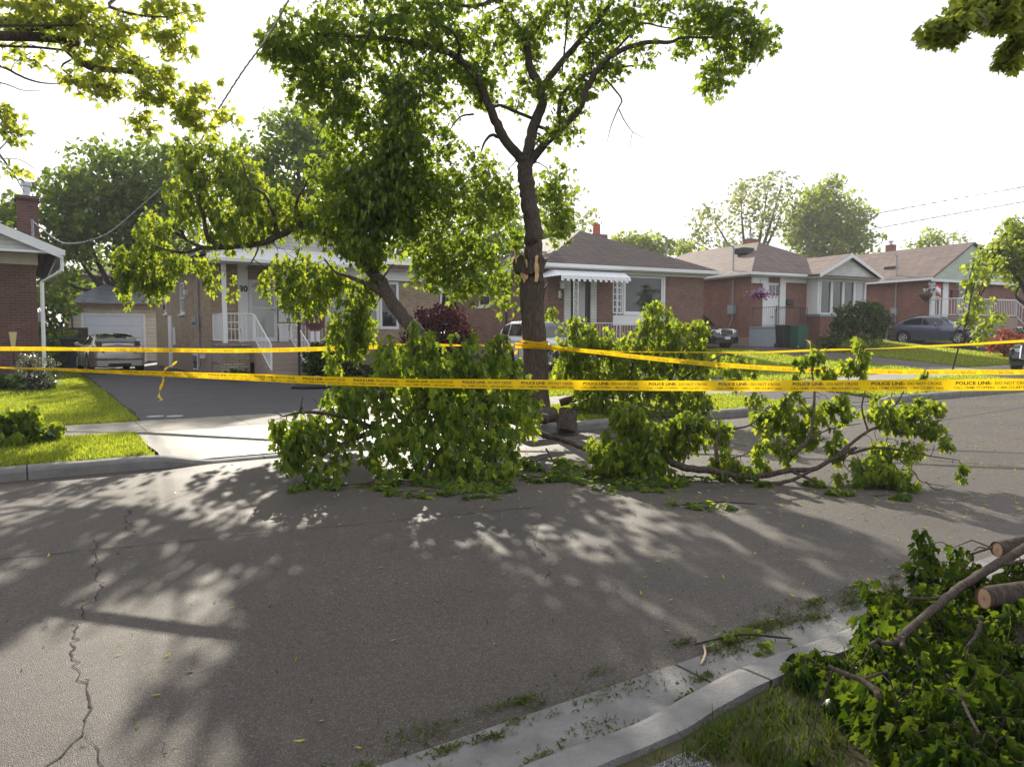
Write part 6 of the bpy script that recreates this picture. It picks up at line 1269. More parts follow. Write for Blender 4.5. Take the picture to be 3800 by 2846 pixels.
    for sg in (-1, 1):
        for a, b in wins:
            mb = MB(); q = np.linspace(a, b, 9)
            for t in q:
                for v in (.14, .5, .84): X, yy, zz_ = gp(t, v, .009); mb.v.append((X, sg * yy, zz_))
            mb.f = [(i * 3 + j, i * 3 + j + 1, i * 3 + j + 4, i * 3 + j + 3) for i in range(8) for j in range(2)]; obj('side_window', mb, Mt['carglass'], o)
    def screen(nm, a, b):
        mb = MB(); q = np.linspace(a, b, 7)
        for t in q:
            X, _, zz_ = gp(t, 1); yy = gp(t, .86)[1] - .05; dx_ = .012 if a > .4 else -.012
            mb.v += [(X + dx_, yy * s_, zz_ + .016 + .02 * (1 - s_ * s_)) for s_ in (-.97, -.5, 0, .5, .97)]
        mb.f = [(i * 5 + j, i * 5 + j + 1, i * 5 + j + 6, i * 5 + j + 5) for i in range(6) for j in range(4)]; obj(nm, mb, Mt['carglass'], o)
    if kind == 'sedan': screen('windscreen', .575, .72); screen('rear_window', .12, .30)
    else: screen('windscreen', .54, .69); screen('rear_window', .022, .12)
    for xa in (xr, xf):
        for sg in (-1, 1):
            Mx = Matrix.Translation((xa, sg * (w2 - .115), wr)) @ Matrix.Rotation(-sg * math.pi / 2, 4, 'X')
            t_ = MB().lathe([(wr * .60, -.11), (wr * .96, -.11), (wr, -.08), (wr, .08), (wr * .96, .105), (wr * .66, .105), (wr * .62, .07), (wr * .60, -.11)], 28, Mx, False); wh = obj('wheel', t_, Mt['rubber'], o, smooth=True)
            rm = MB(); rm.lathe([(wr * .62, .075), (wr * .66, .100), (wr * .60, .104), (wr * .56, .085), (wr * .56, .05)], 28, Mx, False)
            for k in range(5):
                an = k * 2 * math.pi / 5; c_, s_ = math.cos(an), math.sin(an); h1, h2 = .05, .035
                rm.add([tuple(Mx @ Vector((c_ * r_1 - s_ * w_, s_ * r_1 + c_ * w_, zz_))) for r_1, w_, zz_ in ((.02, -h1, .10), (.02, h1, .10), (wr * .6, h2, .095), (wr * .6, -h2, .095), (.02, -h1, .07), (.02, h1, .07), (wr * .6, h2, .06), (wr * .6, -h2, .06))],
                       [(0, 1, 2, 3), (4, 7, 6, 5), (0, 4, 5, 1), (1, 5, 6, 2), (2, 6, 7, 3), (3, 7, 4, 0)])
            rm.lathe([(.001, .105), (.05, .103), (.055, .06)], 12, Mx); obj('rim', rm, Mt['rim'], wh)
            dk = MB().lathe([(.001, .03), (wr * .59, .03)], 20, Mx); obj('brake', dk, Mt['black'], wh)
    def onend(front, y0, y1, z0_, z1_, nm, m, bulge=.012, side=0):
        mb = MB(); k = 6
        for i in range(k):
            yy = y0 + (y1 - y0) * i / (k - 1); e_ = (abs(yy) / w2) ** 3.5 * .10 * L / 4.5 * 2.2
            for zz_ in (z0_, z1_):
                base = L / 2 - e_ - max(0, zz_ - .5) * (.22 if front else .10) + bulge
                mb.v.append(((base if front else -base), yy, zz_))
        mb.f = [(2 * i, 2 * i + 1, 2 * i + 3, 2 * i + 2) for i in range(k - 1)]; mb2 = MB(); s_ = -1 if front else 1
        mb2.add(mb.v + [(a + s_ * .06, b, c_) for a, b, c_ in mb.v], mb.f + [tuple(2 * k + q for q in f) for f in mb.f] + [(2 * i, 2 * i + 2, 2 * k + 2 * i + 2, 2 * k + 2 * i) for i in range(k - 1)] + [(2 * i + 1, 2 * i + 3, 2 * k + 2 * i + 3, 2 * k + 2 * i + 1) for i in range(k - 1)] + [(0, 1, 2 * k + 1, 2 * k), (2 * k - 2, 2 * k - 1, 4 * k - 1, 4 * k - 2)])
        return obj(nm, mb2, m, o)
    zf = .62 if kind == 'sedan' else .72
    for sg in (-1, 1):
        onend(True, sg * w2 * .88, sg * w2 * .48, zf, zf + .13, 'headlight', Mt['lens_clear'], .03)
        onend(False, sg * w2 * .90, sg * w2 * .50, zf + .08, zf + .26, 'tail_light', Mt['lens_red'], .035)
        mb = MB(); mb.box(.30 * L / 4.6, sg * (w2 * .93) - .02, .93 if kind == 'sedan' else 1.05, .30 * L / 4.6 + .02, sg * (w2 + .1), 1.0); mb.lathe([(.04, -.03), (.085, -.02), (.085, .05), (.05, .08)], 10, Matrix.Translation((.32 * L / 4.6, sg * (w2 + .09), 1.0 if kind == 'sedan' else 1.1)) @ Matrix.Rotation(math.pi / 2, 4, 'Y')); obj('mirror', mb, col, o)
    gr = onend(True, -w2 * .42, w2 * .42, zf - .06, zf + .11, 'grille', Mt['black'], .02)
    onend(True, -w2 * .6, w2 * .6, .28, .42, 'air_intake', Mt['black'], .015)
    onend(False, -w2 * .55, w2 * .55, .24, .34, 'lower_bumper', Mt['black'], .012)
    onend(True, -.17, .17, .42, .54, 'licence_plate', Mt['plate'], .045); onend(False, -.17, .17, .54, .66, 'licence_plate', Mt['plate'], .03)
    for sg in (-1, 1):
        for t in ((.40,) if kind == 'sedan' else (.38,)):
            mb = MB(); X = -L / 2 + t * L - .28; mb.box(X, sg * (w2 * .985), .74, X + .16, sg * (w2 + .02), .77); mb.box(X + 1.05, sg * (w2 * .985), .73, X + 1.21, sg * (w2 + .02), .76); obj('door_handle', mb, col, o)
            mb = MB()
            for xs in (X + .24, X + 1.3, X - .72): mb.box(xs - .006, sg * (w2 - .004) - .012 * (sg < 0), .34 if xs > X - .5 else .72, xs + .006, sg * (w2 - .004) + .012 * (sg > 0), .84)
            obj('door_gap', mb, Mt['black'], o)
    return o, onend, gp, body
SUVW = paint('white_paintwork', (.70, .72, .76), .1, .3)
# silver sedan by the garage, seen from behind
d_ = (W(0, 1, 0)[0], W(0, 1, 0)[1]); q = at(415, 1380, 28.6); q = W(2.75, 31.6); zc = zg(q[0], q[1]) + .012
c1, e1, g1_, b1 = car('parked_car', 'champagne silver sedan with rear spoiler parked before the white garage door', q[0], q[1], zc, A + math.pi / 2 + R(3), 4.7, 1.82, 1.40, paint('champagne_silver', (.55, .52, .49), .35, .3))
mb = MB(); mb.box(-2.22, -.72, 1.085, -2.02, .72, 1.115)
for s_ in (-.6, .6): mb.box(-2.18, s_ - .09, .96, -2.06, s_ + .09, 1.085)
obj('spoiler', mb, paint('dark_silver', (.10, .09, .10), .5, .3), c1, bevel=.012)
for s_ in (-.72, .72): mb = MB(); mb.lathe([(.001, .012), (.06, .01), (.07, -.03)], 14, Matrix.Translation((-2.27, s_, .40)) @ Matrix.Rotation(-math.pi / 2, 4, 'Y')); obj('reflector', mb, Mt['lens_clear'], c1)
# white suv behind the trunk
q = W(15.85, 21.6); car('parked_car', 'white crossover parked on the driveway behind the maple trunk', q[0], q[1], zg(q[0], q[1]) + .012, A - math.pi / 2 + R(1), 4.3, 1.8, 1.66, SUVW, 'suv')
# dark suv between second and third houses
q = W(27.1, 25.2); c3, e3, _, _ = car('parked_car', 'black crossover nose out beside the grey porch', q[0], q[1], zg(q[0], q[1]) + .012, A - math.pi / 2 - R(3), 4.6, 1.82, 1.72, paint('black_paintwork', (.030, .030, .036), .4, .25), 'suv')
e3(True, -.5, .5, .86, .885, 'chrome_bar', Mt['chrome'], .04); e3(True, -.42, -.385, .66, .88, 'chrome_bar', Mt['chrome'], .04); e3(True, .385, .42, .66, .88, 'chrome_bar', Mt['chrome'], .04)
# slate blue sedan
q = W(39.6, 19.9); c4, e4, _, _ = car('parked_car', 'slate blue sedan parked on a driveway behind the slender young tree', q[0], q[1], zg(q[0], q[1]) + .012, A - math.pi / 2 + R(2), 4.65, 1.82, 1.47, paint('slate_blue', (.085, .098, .16), .4, .28))
# black suv at the right edge
q = at(3728, 1390, 26.4); f_ = math.radians(180 + 33.5 + 5)
px_ = np.array([q[0], q[1]]); fw = np.array([math.cos(f_), math.sin(f_)]); lf = np.array([-fw[1], fw[0]])
cc_ = px_ - fw * 2.42 + lf * .95
c5, e5, _, _ = car('sport_utility_vehicle', 'black sport utility vehicle with bright headlight cut off by the right edge', cc_[0], cc_[1], zg(q[0], q[1]) + .01, f_, 4.95, 1.96, 1.72, paint('gloss_black', (.020, .020, .028), .3, .12), 'suv', 'suv')
for k in range(5): e5(True, -.36, .36, .58 + .075 * k, .60 + .075 * k, 'grille_bar', Mt['chrome'], .05)
e5(True, -.50, -.46, .5, .95, 'grille_frame', Mt['chrome'], .05); e5(True, .46, .50, .5, .95, 'grille_frame', Mt['chrome'], .05); e5(True, -.5, .5, .46, .50, 'grille_frame', Mt['chrome'], .05)
# ================================================================ police tape
Mt['tape'] = leafmat('yellow_tape', (.90, .60, .012), (.95, .62, .012), .42, .12, .0)
Mt['ink'] = mat('tape_ink', (.03, .022, .008), .6)
T1 = textmesh('POLICE LINE-', .0315, .0009); T1b = textmesh('DO NOT CROSS', .0300, .0003); T2 = textmesh('CALL CRIME STOPPERS-  1-800-222-8477 (tips)', .0225, .0001)
def textblock(flip=False):
    V, Fs = [], []
    def put(T, x0, y0, wd, ht=None):
        v = T[0].copy(); w_ = v[:, 0].max() - v[:, 0].min(); h_ = v[:, 1].max() - v[:, 1].min()
        v[:, 0] = (v[:, 0] - v[:, 0].min()) / w_ * wd + x0; v[:, 1] = v[:, 1] * ((ht / h_) if ht else 1) + y0
        o = sum(len(a) for a in V); V.append(v); Fs.extend([tuple(i + o for i in f) for f in T[1]])
    put(T1, .012, .040, .205, .0225); put(T1b, .232, .040, .198, .0190); put(T2, 0, .013, .440)
    return np.concatenate(V), Fs
TB = textblock()
def tape(name, label, wpts, tw, wid=.075, phase=0.0, face=1, mirror=False, text=True, per=.5, sub=14, tails=None):
    """wpts world points; tw (t, degrees) twist about the tape's own line, 0 = hanging flat and upright"""
    o = thing(name, label, 'tape', tuple(np.array(wpts).mean(0)), 0, 'strips of yellow police tape'); c = cat_rom(wpts, sub); sl_ = np.concatenate([[0], np.cumsum(np.linalg.norm(np.diff(c, axis=0), axis=1))]); Lt = sl_[-1]
    n = max(60, int(Lt / .04)); ss = np.linspace(0, Lt, n); cc = np.stack([np.interp(ss, sl_, c[:, k]) for k in range(3)], 1)
    rg = np.random.default_rng(int(abs(wpts[0][0]) * 100)); wob = np.interp(ss, np.linspace(0, Lt, max(4, int(Lt * 2.2))), rg.normal(0, 1, max(4, int(Lt * 2.2))))
    tg = np.gradient(cc, axis=0); tg /= np.linalg.norm(tg, axis=1, keepdims=True); up = np.array([0, 0, 1.]); up = up - tg * (tg @ up)[:, None]; up /= np.linalg.norm(up, axis=1, keepdims=True); sd = np.cross(tg, up)
    th = np.radians(np.interp(ss / Lt, [q[0] for q in tw], [q[1] for q in tw]) + wob * 5.0); wv = up * np.cos(th)[:, None] + sd * np.sin(th)[:, None]; nv = np.cross(wv, tg)
    m_ = 5; mb = MB()
    for i in range(n):
        for j in range(m_):
            v = j / (m_ - 1) - .5; mb.v.append(tuple(cc[i] + wv[i] * v * wid + nv[i] * (.004 * math.sin(v * 5 + wob[i]))))
    mb.f = [(i * m_ + j, (i + 1) * m_ + j, (i + 1) * m_ + j + 1, i * m_ + j + 1) for i in range(n - 1) for j in range(m_ - 1)]
    b = obj('band', mb, Mt['tape'], o, smooth=True)
    if text:
        camv = np.array([0, 0, EYE]); mid = n // 2; sg = 1 if np.dot(nv[mid], camv - cc[mid]) > 0 else -1
        tb_ = MB(); V, Fs = TB; k0 = int(-1); s0 = phase - per
        while s0 < Lt:
            s_ = s0 + (V[:, 0] if not mirror else (.44 - V[:, 0])); y = (V[:, 1] / wid - .5) if not mirror else (.5 - V[:, 1] / wid)
            if s_.min() > 0 and s_.max() < Lt:
                f = s_ / Lt * (n - 1); i0 = np.clip(f.astype(int), 0, n - 2); fr_ = (f - i0)[:, None]
                lp = lambda a: a[i0] * (1 - fr_) + a[i0 + 1] * fr_
                wb_ = wob[i0] * (1 - fr_[:, 0]) + wob[i0 + 1] * fr_[:, 0]
                p_ = lp(cc) + lp(wv) * y[:, None] * wid + lp(nv) * (.004 * np.sin(y * 5 + wb_))[:, None] + lp(nv) * sg * .0028
                tb_.add(p_, Fs)
            s0 += per
        obj('lettering', tb_, Mt['ink'], b)
    if tails:
        for pts, w_ in tails:
            mb = MB(); c = cat_rom(pts, 5); k = len(c); rg2 = random.Random(k)
            for i in range(k):
                a = rg2.uniform(0, 3.1) * .3 + i * .35; d = np.array([math.cos(a), math.sin(a), 0]) * w_ / 2; mb.v += [tuple(c[i] - d), tuple(c[i] + d)]
            mb.f = [(2 * i, 2 * i + 1, 2 * i + 3, 2 * i + 2) for i in range(k - 1)]; obj('loose_end', mb, Mt['tape'], b)
    rel(o); return o
k = lambda x, y, D: P(x, y, D)
tape('police_tape', 'nearest lower police tape with upright black lettering crossing the whole view',
     [k(-500, 1352, 8.3), k(0, 1365, 7.6), k(300, 1376, 7.25), k(600, 1387, 6.95), k(900, 1399, 6.66), k(1200, 1412, 6.4), k(1500, 1420, 6.15), k(1900, 1426, 5.85), k(2400, 1431, 5.5), k(2900, 1432, 5.2), k(3350, 1430, 4.95), k(3800, 1427, 4.7), k(4300, 1420, 4.4)],
     [(0, 85), (.17, 84), (.26, 70), (.36, 48), (.46, 30), (.56, 14), (.66, 4), (1, 0)], phase=.215,
     tails=[([k(598, 1388, 6.93), k(612, 1372, 6.9), k(622, 1362, 6.9), k(640, 1356, 6.9), k(655, 1340, 6.9)], .03), ([k(603, 1388, 6.93), k(606, 1410, 6.93), k(596, 1440, 6.93), k(590, 1470, 6.93), k(600, 1482, 6.93), k(592, 1488, 6.93)], .028)])
tape('police_tape', 'upper police tape running from the left edge to the trunk with inverted lettering',
     [k(-600, 1296, 13.8), k(0, 1294, 13.6), k(400, 1297, 13.5), k(900, 1301, 13.4), k(1300, 1291, 13.4), k(1560, 1281, 13.4), k(1750, 1282, 13.35), k(1905, 1280, 13.32)],
     [(0, 10), (.28, 12), (.36, 40), (.44, 15), (.7, 5), (.88, 40), (.93, 75), (1, 60)], mirror=True, phase=.1)
tape('police_tape', 'police tape sloping down from the trunk to the right edge with inverted lettering',
     [k(1912, 1284, 13.24), k(2030, 1290, 13.2), k(2200, 1305, 12.95), k(2400, 1328, 12.6), k(2650, 1352, 12.1), k(2900, 1368, 11.7), k(3100, 1376, 11.4), k(3400, 1380, 11.1), k(3800, 1381, 10.8), k(4300, 1380, 10.4)],
     [(0, 20), (.1, 40), (.2, 10), (.5, 4), (.58, 50), (.64, 10), (1, 6)], mirror=True, phase=.3)
tape('police_tape', 'thin twisted police tape rising from the trunk to the right edge with a knot',
     [k(1912, 1276, 13.24), k(2060, 1290, 13.2), k(2300, 1304, 13.3), k(2600, 1308, 13.4), k(2850, 1306, 13.4), k(3010, 1301, 13.3), k(3300, 1292, 13), k(3600, 1278, 12.7), k(3800, 1266, 12.4), k(4300, 1240, 12)],
     [(0, 60), (.3, 80), (.45, 62), (.6, 78), (.75, 66), (1, 40)], text=False, tails=[([k(3008, 1302, 13.3), k(3004, 1270, 13.3), k(2990, 1262, 13.3)], .03), ([k(3010, 1302, 13.3), k(3018, 1320, 13.3), k(3012, 1345, 13.3), k(3016, 1352, 13.3)], .035)])
# loops round the trunk
cc = PS(1153, 745, TD); zt0 = float(P(1985, 1275, TD - .22)[2]); wl_ = []
for i, (dz, tl) in enumerate([(0, .03), (-.035, -.02), (.015, -.035)]):
    wl_ += [cc * [1, 1, 0] + np.array([.262 * math.cos(t), .262 * math.sin(t), zt0 + dz + tl * math.cos(t)]) for t in np.linspace(0, 2 * math.pi, 13)[:-1]]
tape('police_tape', 'loops of police tape wound round the maple trunk with a dangling end', wl_, [(0, 35), (.5, 60), (1, 30)], wid=.045, text=False, sub=4, tails=[([k(1925, 1280, 13.2), k(1918, 1296, 13.2), k(1912, 1315, 13.2)], .05)])

# ================================================================ small things
def worldthing(name, label, cat, base, group=None): return thing(name, label, cat, tuple(base), 0, group)
# basketball hoop
b = at(1112, 1437, 19.0); o = worldthing('basketball_hoop', 'portable basketball hoop with dark red oval backboard beside the porch steps', 'basketball hoop', b)
zt_ = float(P(1170, 1150, 18.9)[2]); mb = MB(); mb.tube([b + [0, 0, .02], (b[0] + .01, b[1], zt_)], .035, 8); obj('pole', mb, Mt['black'], o)
bc = P(1166, 1167, 18.75); nn = np.array([-.30, -.95, 0]); rt = np.array([.95, -.30, 0])
fan = [(-.28, -.30), (-.33, .0), (-.30, .22), (-.15, .40), (0, .45), (.15, .40), (.30, .22), (.33, .0), (.28, -.30), (.12, -.40), (-.12, -.40)]
def bb(nm, pts, off, th_, m, par): mb = MB(); mb.prism([tuple(bc + rt * a * .92 + np.array([0, 0, c_ * 1.05]) + nn * off) for a, c_ in pts], tuple(-nn * th_)); return obj(nm, mb, m, par)
bd = bb('backboard', fan, 0, .03, mat('dark_maroon', (.075, .02, .025), .45), o)
for p_, q_ in (((-.14, -.22), (-.14, .12)), ((-.14, .12), (.14, .12)), ((.14, .12), (.14, -.22))):
    mb = MB(); mb.tube([bc + rt * p_[0] + [0, 0, p_[1]] + nn * .008, bc + rt * q_[0] + [0, 0, q_[1]] + nn * .008], .010, 4); obj('target_line', mb, WH, bd)
mb = MB(); ring = [bc + rt * f_[0] * .86 + np.array([0, 0, f_[1] * .98]) + nn * .006 for f_ in fan + fan[:1]]; mb.tube(ring, .007, 4); obj('rim_line', mb, mat('pale_red', (.45, .14, .14), .5), bd)
hc = P(1064, 1198, 18.5); ring = [hc + np.array([.225 * math.cos(t), .225 * math.sin(t), 0]) for t in np.linspace(0, 2 * math.pi, 21)]
mb = MB(); mb.tube(ring, .012, 6); mb.tube([hc + [.22, 0, 0], bc + [0, 0, -.28]], .014, 5); hp = obj('hoop', mb, mat('hoop_red', (.14, .035, .03), .5), o)
mb = MB()
for i in range(12):
    for s_ in (1, -1):
        ln = [hc + np.array([(.225 - .10 * t) * math.cos(2 * math.pi * (i + s_ * t * 1.5) / 12), (.225 - .10 * t) * math.sin(2 * math.pi * (i + s_ * t * 1.5) / 12), -.42 * t]) for t in np.linspace(0, 1, 6)]; mb.tube(ln, .006, 3)
obj('net', mb, WH, hp)
mb = MB(); b2 = at(1170, 1442, 18.8); mb.lathe([(.50, .0), (.52, .06), (.44, .15), (.2, .17)], 20, Matrix.Translation(tuple(b2 + [-.1, 0, .005])) @ Matrix.Diagonal((1, .55, 1, 1))); obj('base', mb, Mt['black'], o); rel(o)
bg_ = worldthing('weight_bag', 'crumpled pale bag weighing down the basketball hoop base', 'bag', b2 + [-.02, 0, .17]); mb = MB(); rg = random.Random(4)
mb.lathe([(.10, .0), (.20, .03), (.22, .07), (.12, .12), (.02, .13)], 12, Matrix.Translation(tuple(b2 + [-.02, 0, .176])) @ Matrix.Diagonal((1.2, .6, 1, 1))); mb.v = [(a + rg.uniform(-.025, .025), c_ + rg.uniform(-.02, .02), d + rg.uniform(-.004, .02)) for a, c_, d in mb.v]; obj('sack', mb, mat('pale_sack', (.45, .44, .42), .6), bg_); rel(bg_)
# plastic chair on the porch of number 30
def hl(H, x, y, z): return tuple(H.p + H.ex * x + H.ey * y + np.array([0, 0, z]))
fz = .0
ax = H30.fr(868, 1240, -.8)[0]; pz = H30.frect(922, 1040, 1032, 1269)[2] - .02
ch = thing('garden_chair', 'white plastic garden chair standing on the porch of the tan house', 'chair', hl(H30, ax, -.75, pz), A + R(70))
mb = MB(); mb.box(-.22, -.22, .42, .22, .22, .45); obj('seat', mb, WH, ch, bevel=.01)
mb = MB()
for i in range(5): mb.box(-.20 + i * .09, .20, .45, -.16 + i * .09, .225, .84)
mb.box(-.22, .195, .80, .22, .23, .90); obj('backrest', mb, WH, ch, bevel=.008)
for sx_ in (-1, 1):
    for sy_ in (-1, 1): mb = MB(); mb.tube([(sx_ * .20, sy_ * .20, .42), (sx_ * .24, sy_ * .24, .004)], .02, 5); obj('leg', mb, WH, ch)
    mb = MB(); mb.tube([(sx_ * .23, .2, .66), (sx_ * .25, -.1, .66), (sx_ * .24, -.2, .62), (sx_ * .22, -.2, .44)], .018, 5); obj('armrest', mb, WH, ch)
# raised stone bed and little torch light by the left house
def wallbed():
    a = at(150, 1432, 18.2); o = worldthing('retaining_wall', 'low dark block retaining wall round the raised bed at left', 'garden wall', a)
    mb = MB(); u_, n_ = UN(a[0], a[1]); z_ = float(hz(u_, n_)); mb.box(u_ - 6, n_, z_ - .1, u_, n_ + .28, z_ + .36); mb.box(u_ - .28, n_ + .28, z_ - .1, u_, n_ + 2.2, z_ + .358); w_ = obj('blocks', mb, Mt['block'], o); w_.rotation_euler = (0, 0, A); w_.matrix_parent_inverse = Matrix.Translation(o.location).inverted()
    mb = MB(); mb.box(u_ - 6, n_ + .28, z_, u_ - .28, n_ + 2.2, z_ + .28); w_ = obj('bed_soil', mb, Mt['soil'], o); w_.rotation_euler = (0, 0, A); w_.matrix_parent_inverse = Matrix.Translation(o.location).inverted()
wallbed()
a = P(50, 1300, 18.6); o = worldthing('garden_torch', 'small cream torch light on a black stake before the brick wall', 'garden light', (a[0], a[1], .6)); zt_ = a[2]
mb = MB(); mb.lathe([(.035, 0), (.085, .40), (.09, .42)], 10, Matrix.Translation((a[0], a[1], zt_ + .04))); obj('lamp_shade', mb, mat('cream_shade', (.62, .52, .25), .6), o); mb = MB(); mb.tube([(a[0], a[1], .3), (a[0], a[1], zt_ + .06)], .02, 6); obj('stake', mb, Mt['black'], o); rel(o)
# bins
def bin_(label, base, h, w_, m, rz, group='wheeled bins'):
    o = thing('wheelie_bin', label, 'bin', tuple(base), rz, group); mb = MB()
    mb.add([(-w_ * .40, -w_ * .40, .02), (w_ * .40, -w_ * .40, .02), (w_ * .40, w_ * .40, .02), (-w_ * .40, w_ * .40, .02), (-w_ / 2, -w_ / 2, h), (w_ / 2, -w_ / 2, h), (w_ / 2, w_ / 2, h), (-w_ / 2, w_ / 2, h)], [(0, 3, 2, 1), (0, 1, 5, 4), (1, 2, 6, 5), (2, 3, 7, 6), (3, 0, 4, 7), (4, 5, 6, 7)])
    obj('body', mb, m, o, bevel=.02); mb = MB(); mb.box(-w_ * .54, -w_ * .56, h + .003, w_ * .54, w_ * .54, h + .05); mb.box(-w_ * .4, w_ * .5, h - .05, w_ * .4, w_ * .62, h + .02); obj('lid', mb, m, o, bevel=.02)
    for s_ in (-1, 1): mb = MB(); mb.lathe([(.001, -.03), (.1, -.03), (.1, .03), (.001, .03)], 14, Matrix.Translation((s_ * w_ * .42, w_ * .40, .1)) @ Matrix.Rotation(math.pi / 2, 4, 'Y')); obj('wheel', mb, Mt['rubber'], o)
GRN = mat('green_bin_plastic', (.02, .09, .06), .5); DKB = mat('blue_black_bin', (.02, .035, .06), .45)
q = at(2960, 1296, 34.0); bin_('green wheeled bin standing against the grey porch', q, 1.0, .68, GRN, R(25)); q = at(2905, 1296, 34.2); bin_('black wheeled bin left of the green one by the grey porch', q, 1.0, .52, Mt['black'], R(25))
q = at(278, 1345, 31.0); bin_('large dark blue bin between garage and silver sedan', q, 1.15, .95, DKB, R(30)); q = at(205, 1330, 31.5); bin_('dark green corrugated bin beside the left house', q, 1.25, .85, GRN, R(30))
# fence behind the left driveway
a = at(195, 1290, 34.5); o = worldthing('wooden_fence', 'weathered wooden fence between the left house and the garage', 'fence', a); mb = MB()
for i in range(18): x = a[0] - 1.2 + i * .16; mb.box(x, a[1], a[2] - .1, x + .145, a[1] + .02, a[2] + 1.7)
obj('boards', mb, mat('old_wood', (.09, .07, .05), .9, var=.3), o); mb = MB(); mb.box(a[0] - 1.25, a[1] - .05, a[2] + 1.3, a[0] + 1.7, a[1] - .003, a[2] + 1.4); obj('rail', mb, mat('old_wood_rail', (.10, .08, .06), .9), o); rel(o)
# hanging basket, flag, air conditioner, drain, covers, pallet bag
a = P(3430 - 610, 1097, 35.2); q = P(2820, 1095, 35.4); o = worldthing('hanging_basket', 'hanging basket of purple and white petunias beside the white door', 'hanging basket', q)
mb = MB(); mb.lathe([(.05, -.18), (.22, -.02), (.26, .08)], 12, Matrix.Translation(tuple(q))); obj('basket', mb, Mt['bark2'], o)
r = np.random.default_rng(3); d = r.normal(0, 1, (70, 3)) * [.24, .2, .10] + q + [0, 0, .12]; d2 = r.normal(0, 1, (60, 3)) * [.30, .2, .09] + q + [.06, 0, -.02]
leafmesh('white_blossom', *leaves_at(r, d, 7, .06, .07, .2), T_FAR, leafmat('lilac_petal', (.50, .36, .60), (.5, .3, .6), .3, .05), o); leafmesh('purple_blossom', *leaves_at(r, d2, 7, .06, .075, .2), T_FAR, leafmat('purple_petal', (.34, .03, .22), (.5, .04, .3), .3, .05), o)
mb = MB(); mb.tube([q + [.1, .25, .75], q + [0, 0, .72], q + [0, 0, .2]], .012, 4); obj('bracket', mb, Mt['iron'], o); rel(o)
q = P(3436, 1100, 41.6); o = worldthing('hanging_basket', 'dark wicker hanging basket beside the door under the green gable', 'hanging basket', q); mb = MB(); mb.lathe([(.1, -.2), (.3, .0), (.33, .12), (.1, .3)], 12, Matrix.Translation(tuple(q))); obj('basket', mb, mat('wicker', (.10, .05, .04), .9), o)
leafmesh('foliage', *leaves_at(r, q + [0, 0, .12] + r.normal(0, .15, (30, 3)), 6, .08, .09, .4), T_FAR, LM['bush'], o); rel(o)
q = P(3472, 1058, 41.0); o = worldthing('flag', 'small red and white flag hanging from a pole on the porch', 'flag', q); mb = MB(); mb.tube([q + [-.35, .5, -.35], q + [0, 0, .1]], .018, 5); obj('pole', mb, WH, o)
for i, (m_, a0, a1) in enumerate([(mat('flag_red', (.6, .02, .03), .7), 0, .25), (WH, .25, .75), (mat('flag_red_hem', (.6, .02, .03), .7), .75, 1)]):
    mb = MB(); n_ = 5
    for j in range(n_):
        t = a0 + (a1 - a0) * j / (n_ - 1); mb.v += [tuple(q + [.02 + .05 * math.sin(t * 9), .03 * math.cos(t * 8), .1 - t * .62]), tuple(q + [.28 + .06 * math.sin(t * 7 + 1), .05 * math.cos(t * 6), -.08 - t * .62])]
    mb.f = [(2 * j, 2 * j + 1, 2 * j + 3, 2 * j + 2) for j in range(n_ - 1)]; obj('cloth', mb, m_, o)
rel(o)
bq, zq = H36.sd(3286, 1200); q = hl(H36, -.45, bq, zq - .35); o = thing('air_conditioner', 'black air conditioning fan unit on the brick side wall', 'air conditioner', q, R(27)); mb = MB(); mb.box(-.16, -.38, 0, .40, .38, .75); obj('casing', mb, Mt['black'], o, bevel=.03)
mb = MB(); mb.lathe([(.28, 0), (.30, .02), (.28, .03)], 18, Matrix.Translation((-.165, 0, .38)) @ Matrix.Rotation(-math.pi / 2, 4, 'Y')); obj('fan_grille', mb, Mt['conduit'], o)
q = G(1210 * S, 944 * S); u_, n_ = UN(q[0], q[1]); n_ = 9.55; q = W(u_, n_); o = worldthing('drain_grate', 'iron drain grate in the road beside the far kerb', 'drain', q); mb = MB(); mb.box(-.35, -.2, .002, .35, -.17, .012); mb.box(-.35, .17, .002, .35, .2, .012); mb.box(-.35, -.17, .002, -.32, .17, .0118); mb.box(.32, -.17, .002, .35, .17, .0118)
for i in range(8): mb.box(-.27 + i * .075, -.17, .003, -.24 + i * .075, .17, .011)
g_ = obj('grate', mb, Mt['iron'], o); g_.rotation_euler = (0, 0, A); mb = MB(); mb.box(-.34, -.19, .001, .34, .19, .0045); g_ = obj('drain_pit', mb, Mt['crack'], o); g_.rotation_euler = (0, 0, A)
for i, (x, y) in enumerate([(576, 1538), (648, 1537)]):
    q = G(x, y, .24); u_, n_ = UN(q[0], q[1]); n_ = max(n_, 13.85); q = W(u_, n_, float(hz(u_, n_)) + .010); o = worldthing('valve_cover', ['left round iron valve cover at the driveway foot', 'right round iron valve cover at the driveway foot'][i], 'valve cover', q, 'valve covers on the driveway'); mb = MB(); mb.lathe([(.14, .001), (.14, .012), (.10, .014), (.02, .014)], 18); obj('lid', mb, Mt['conduit'], o)
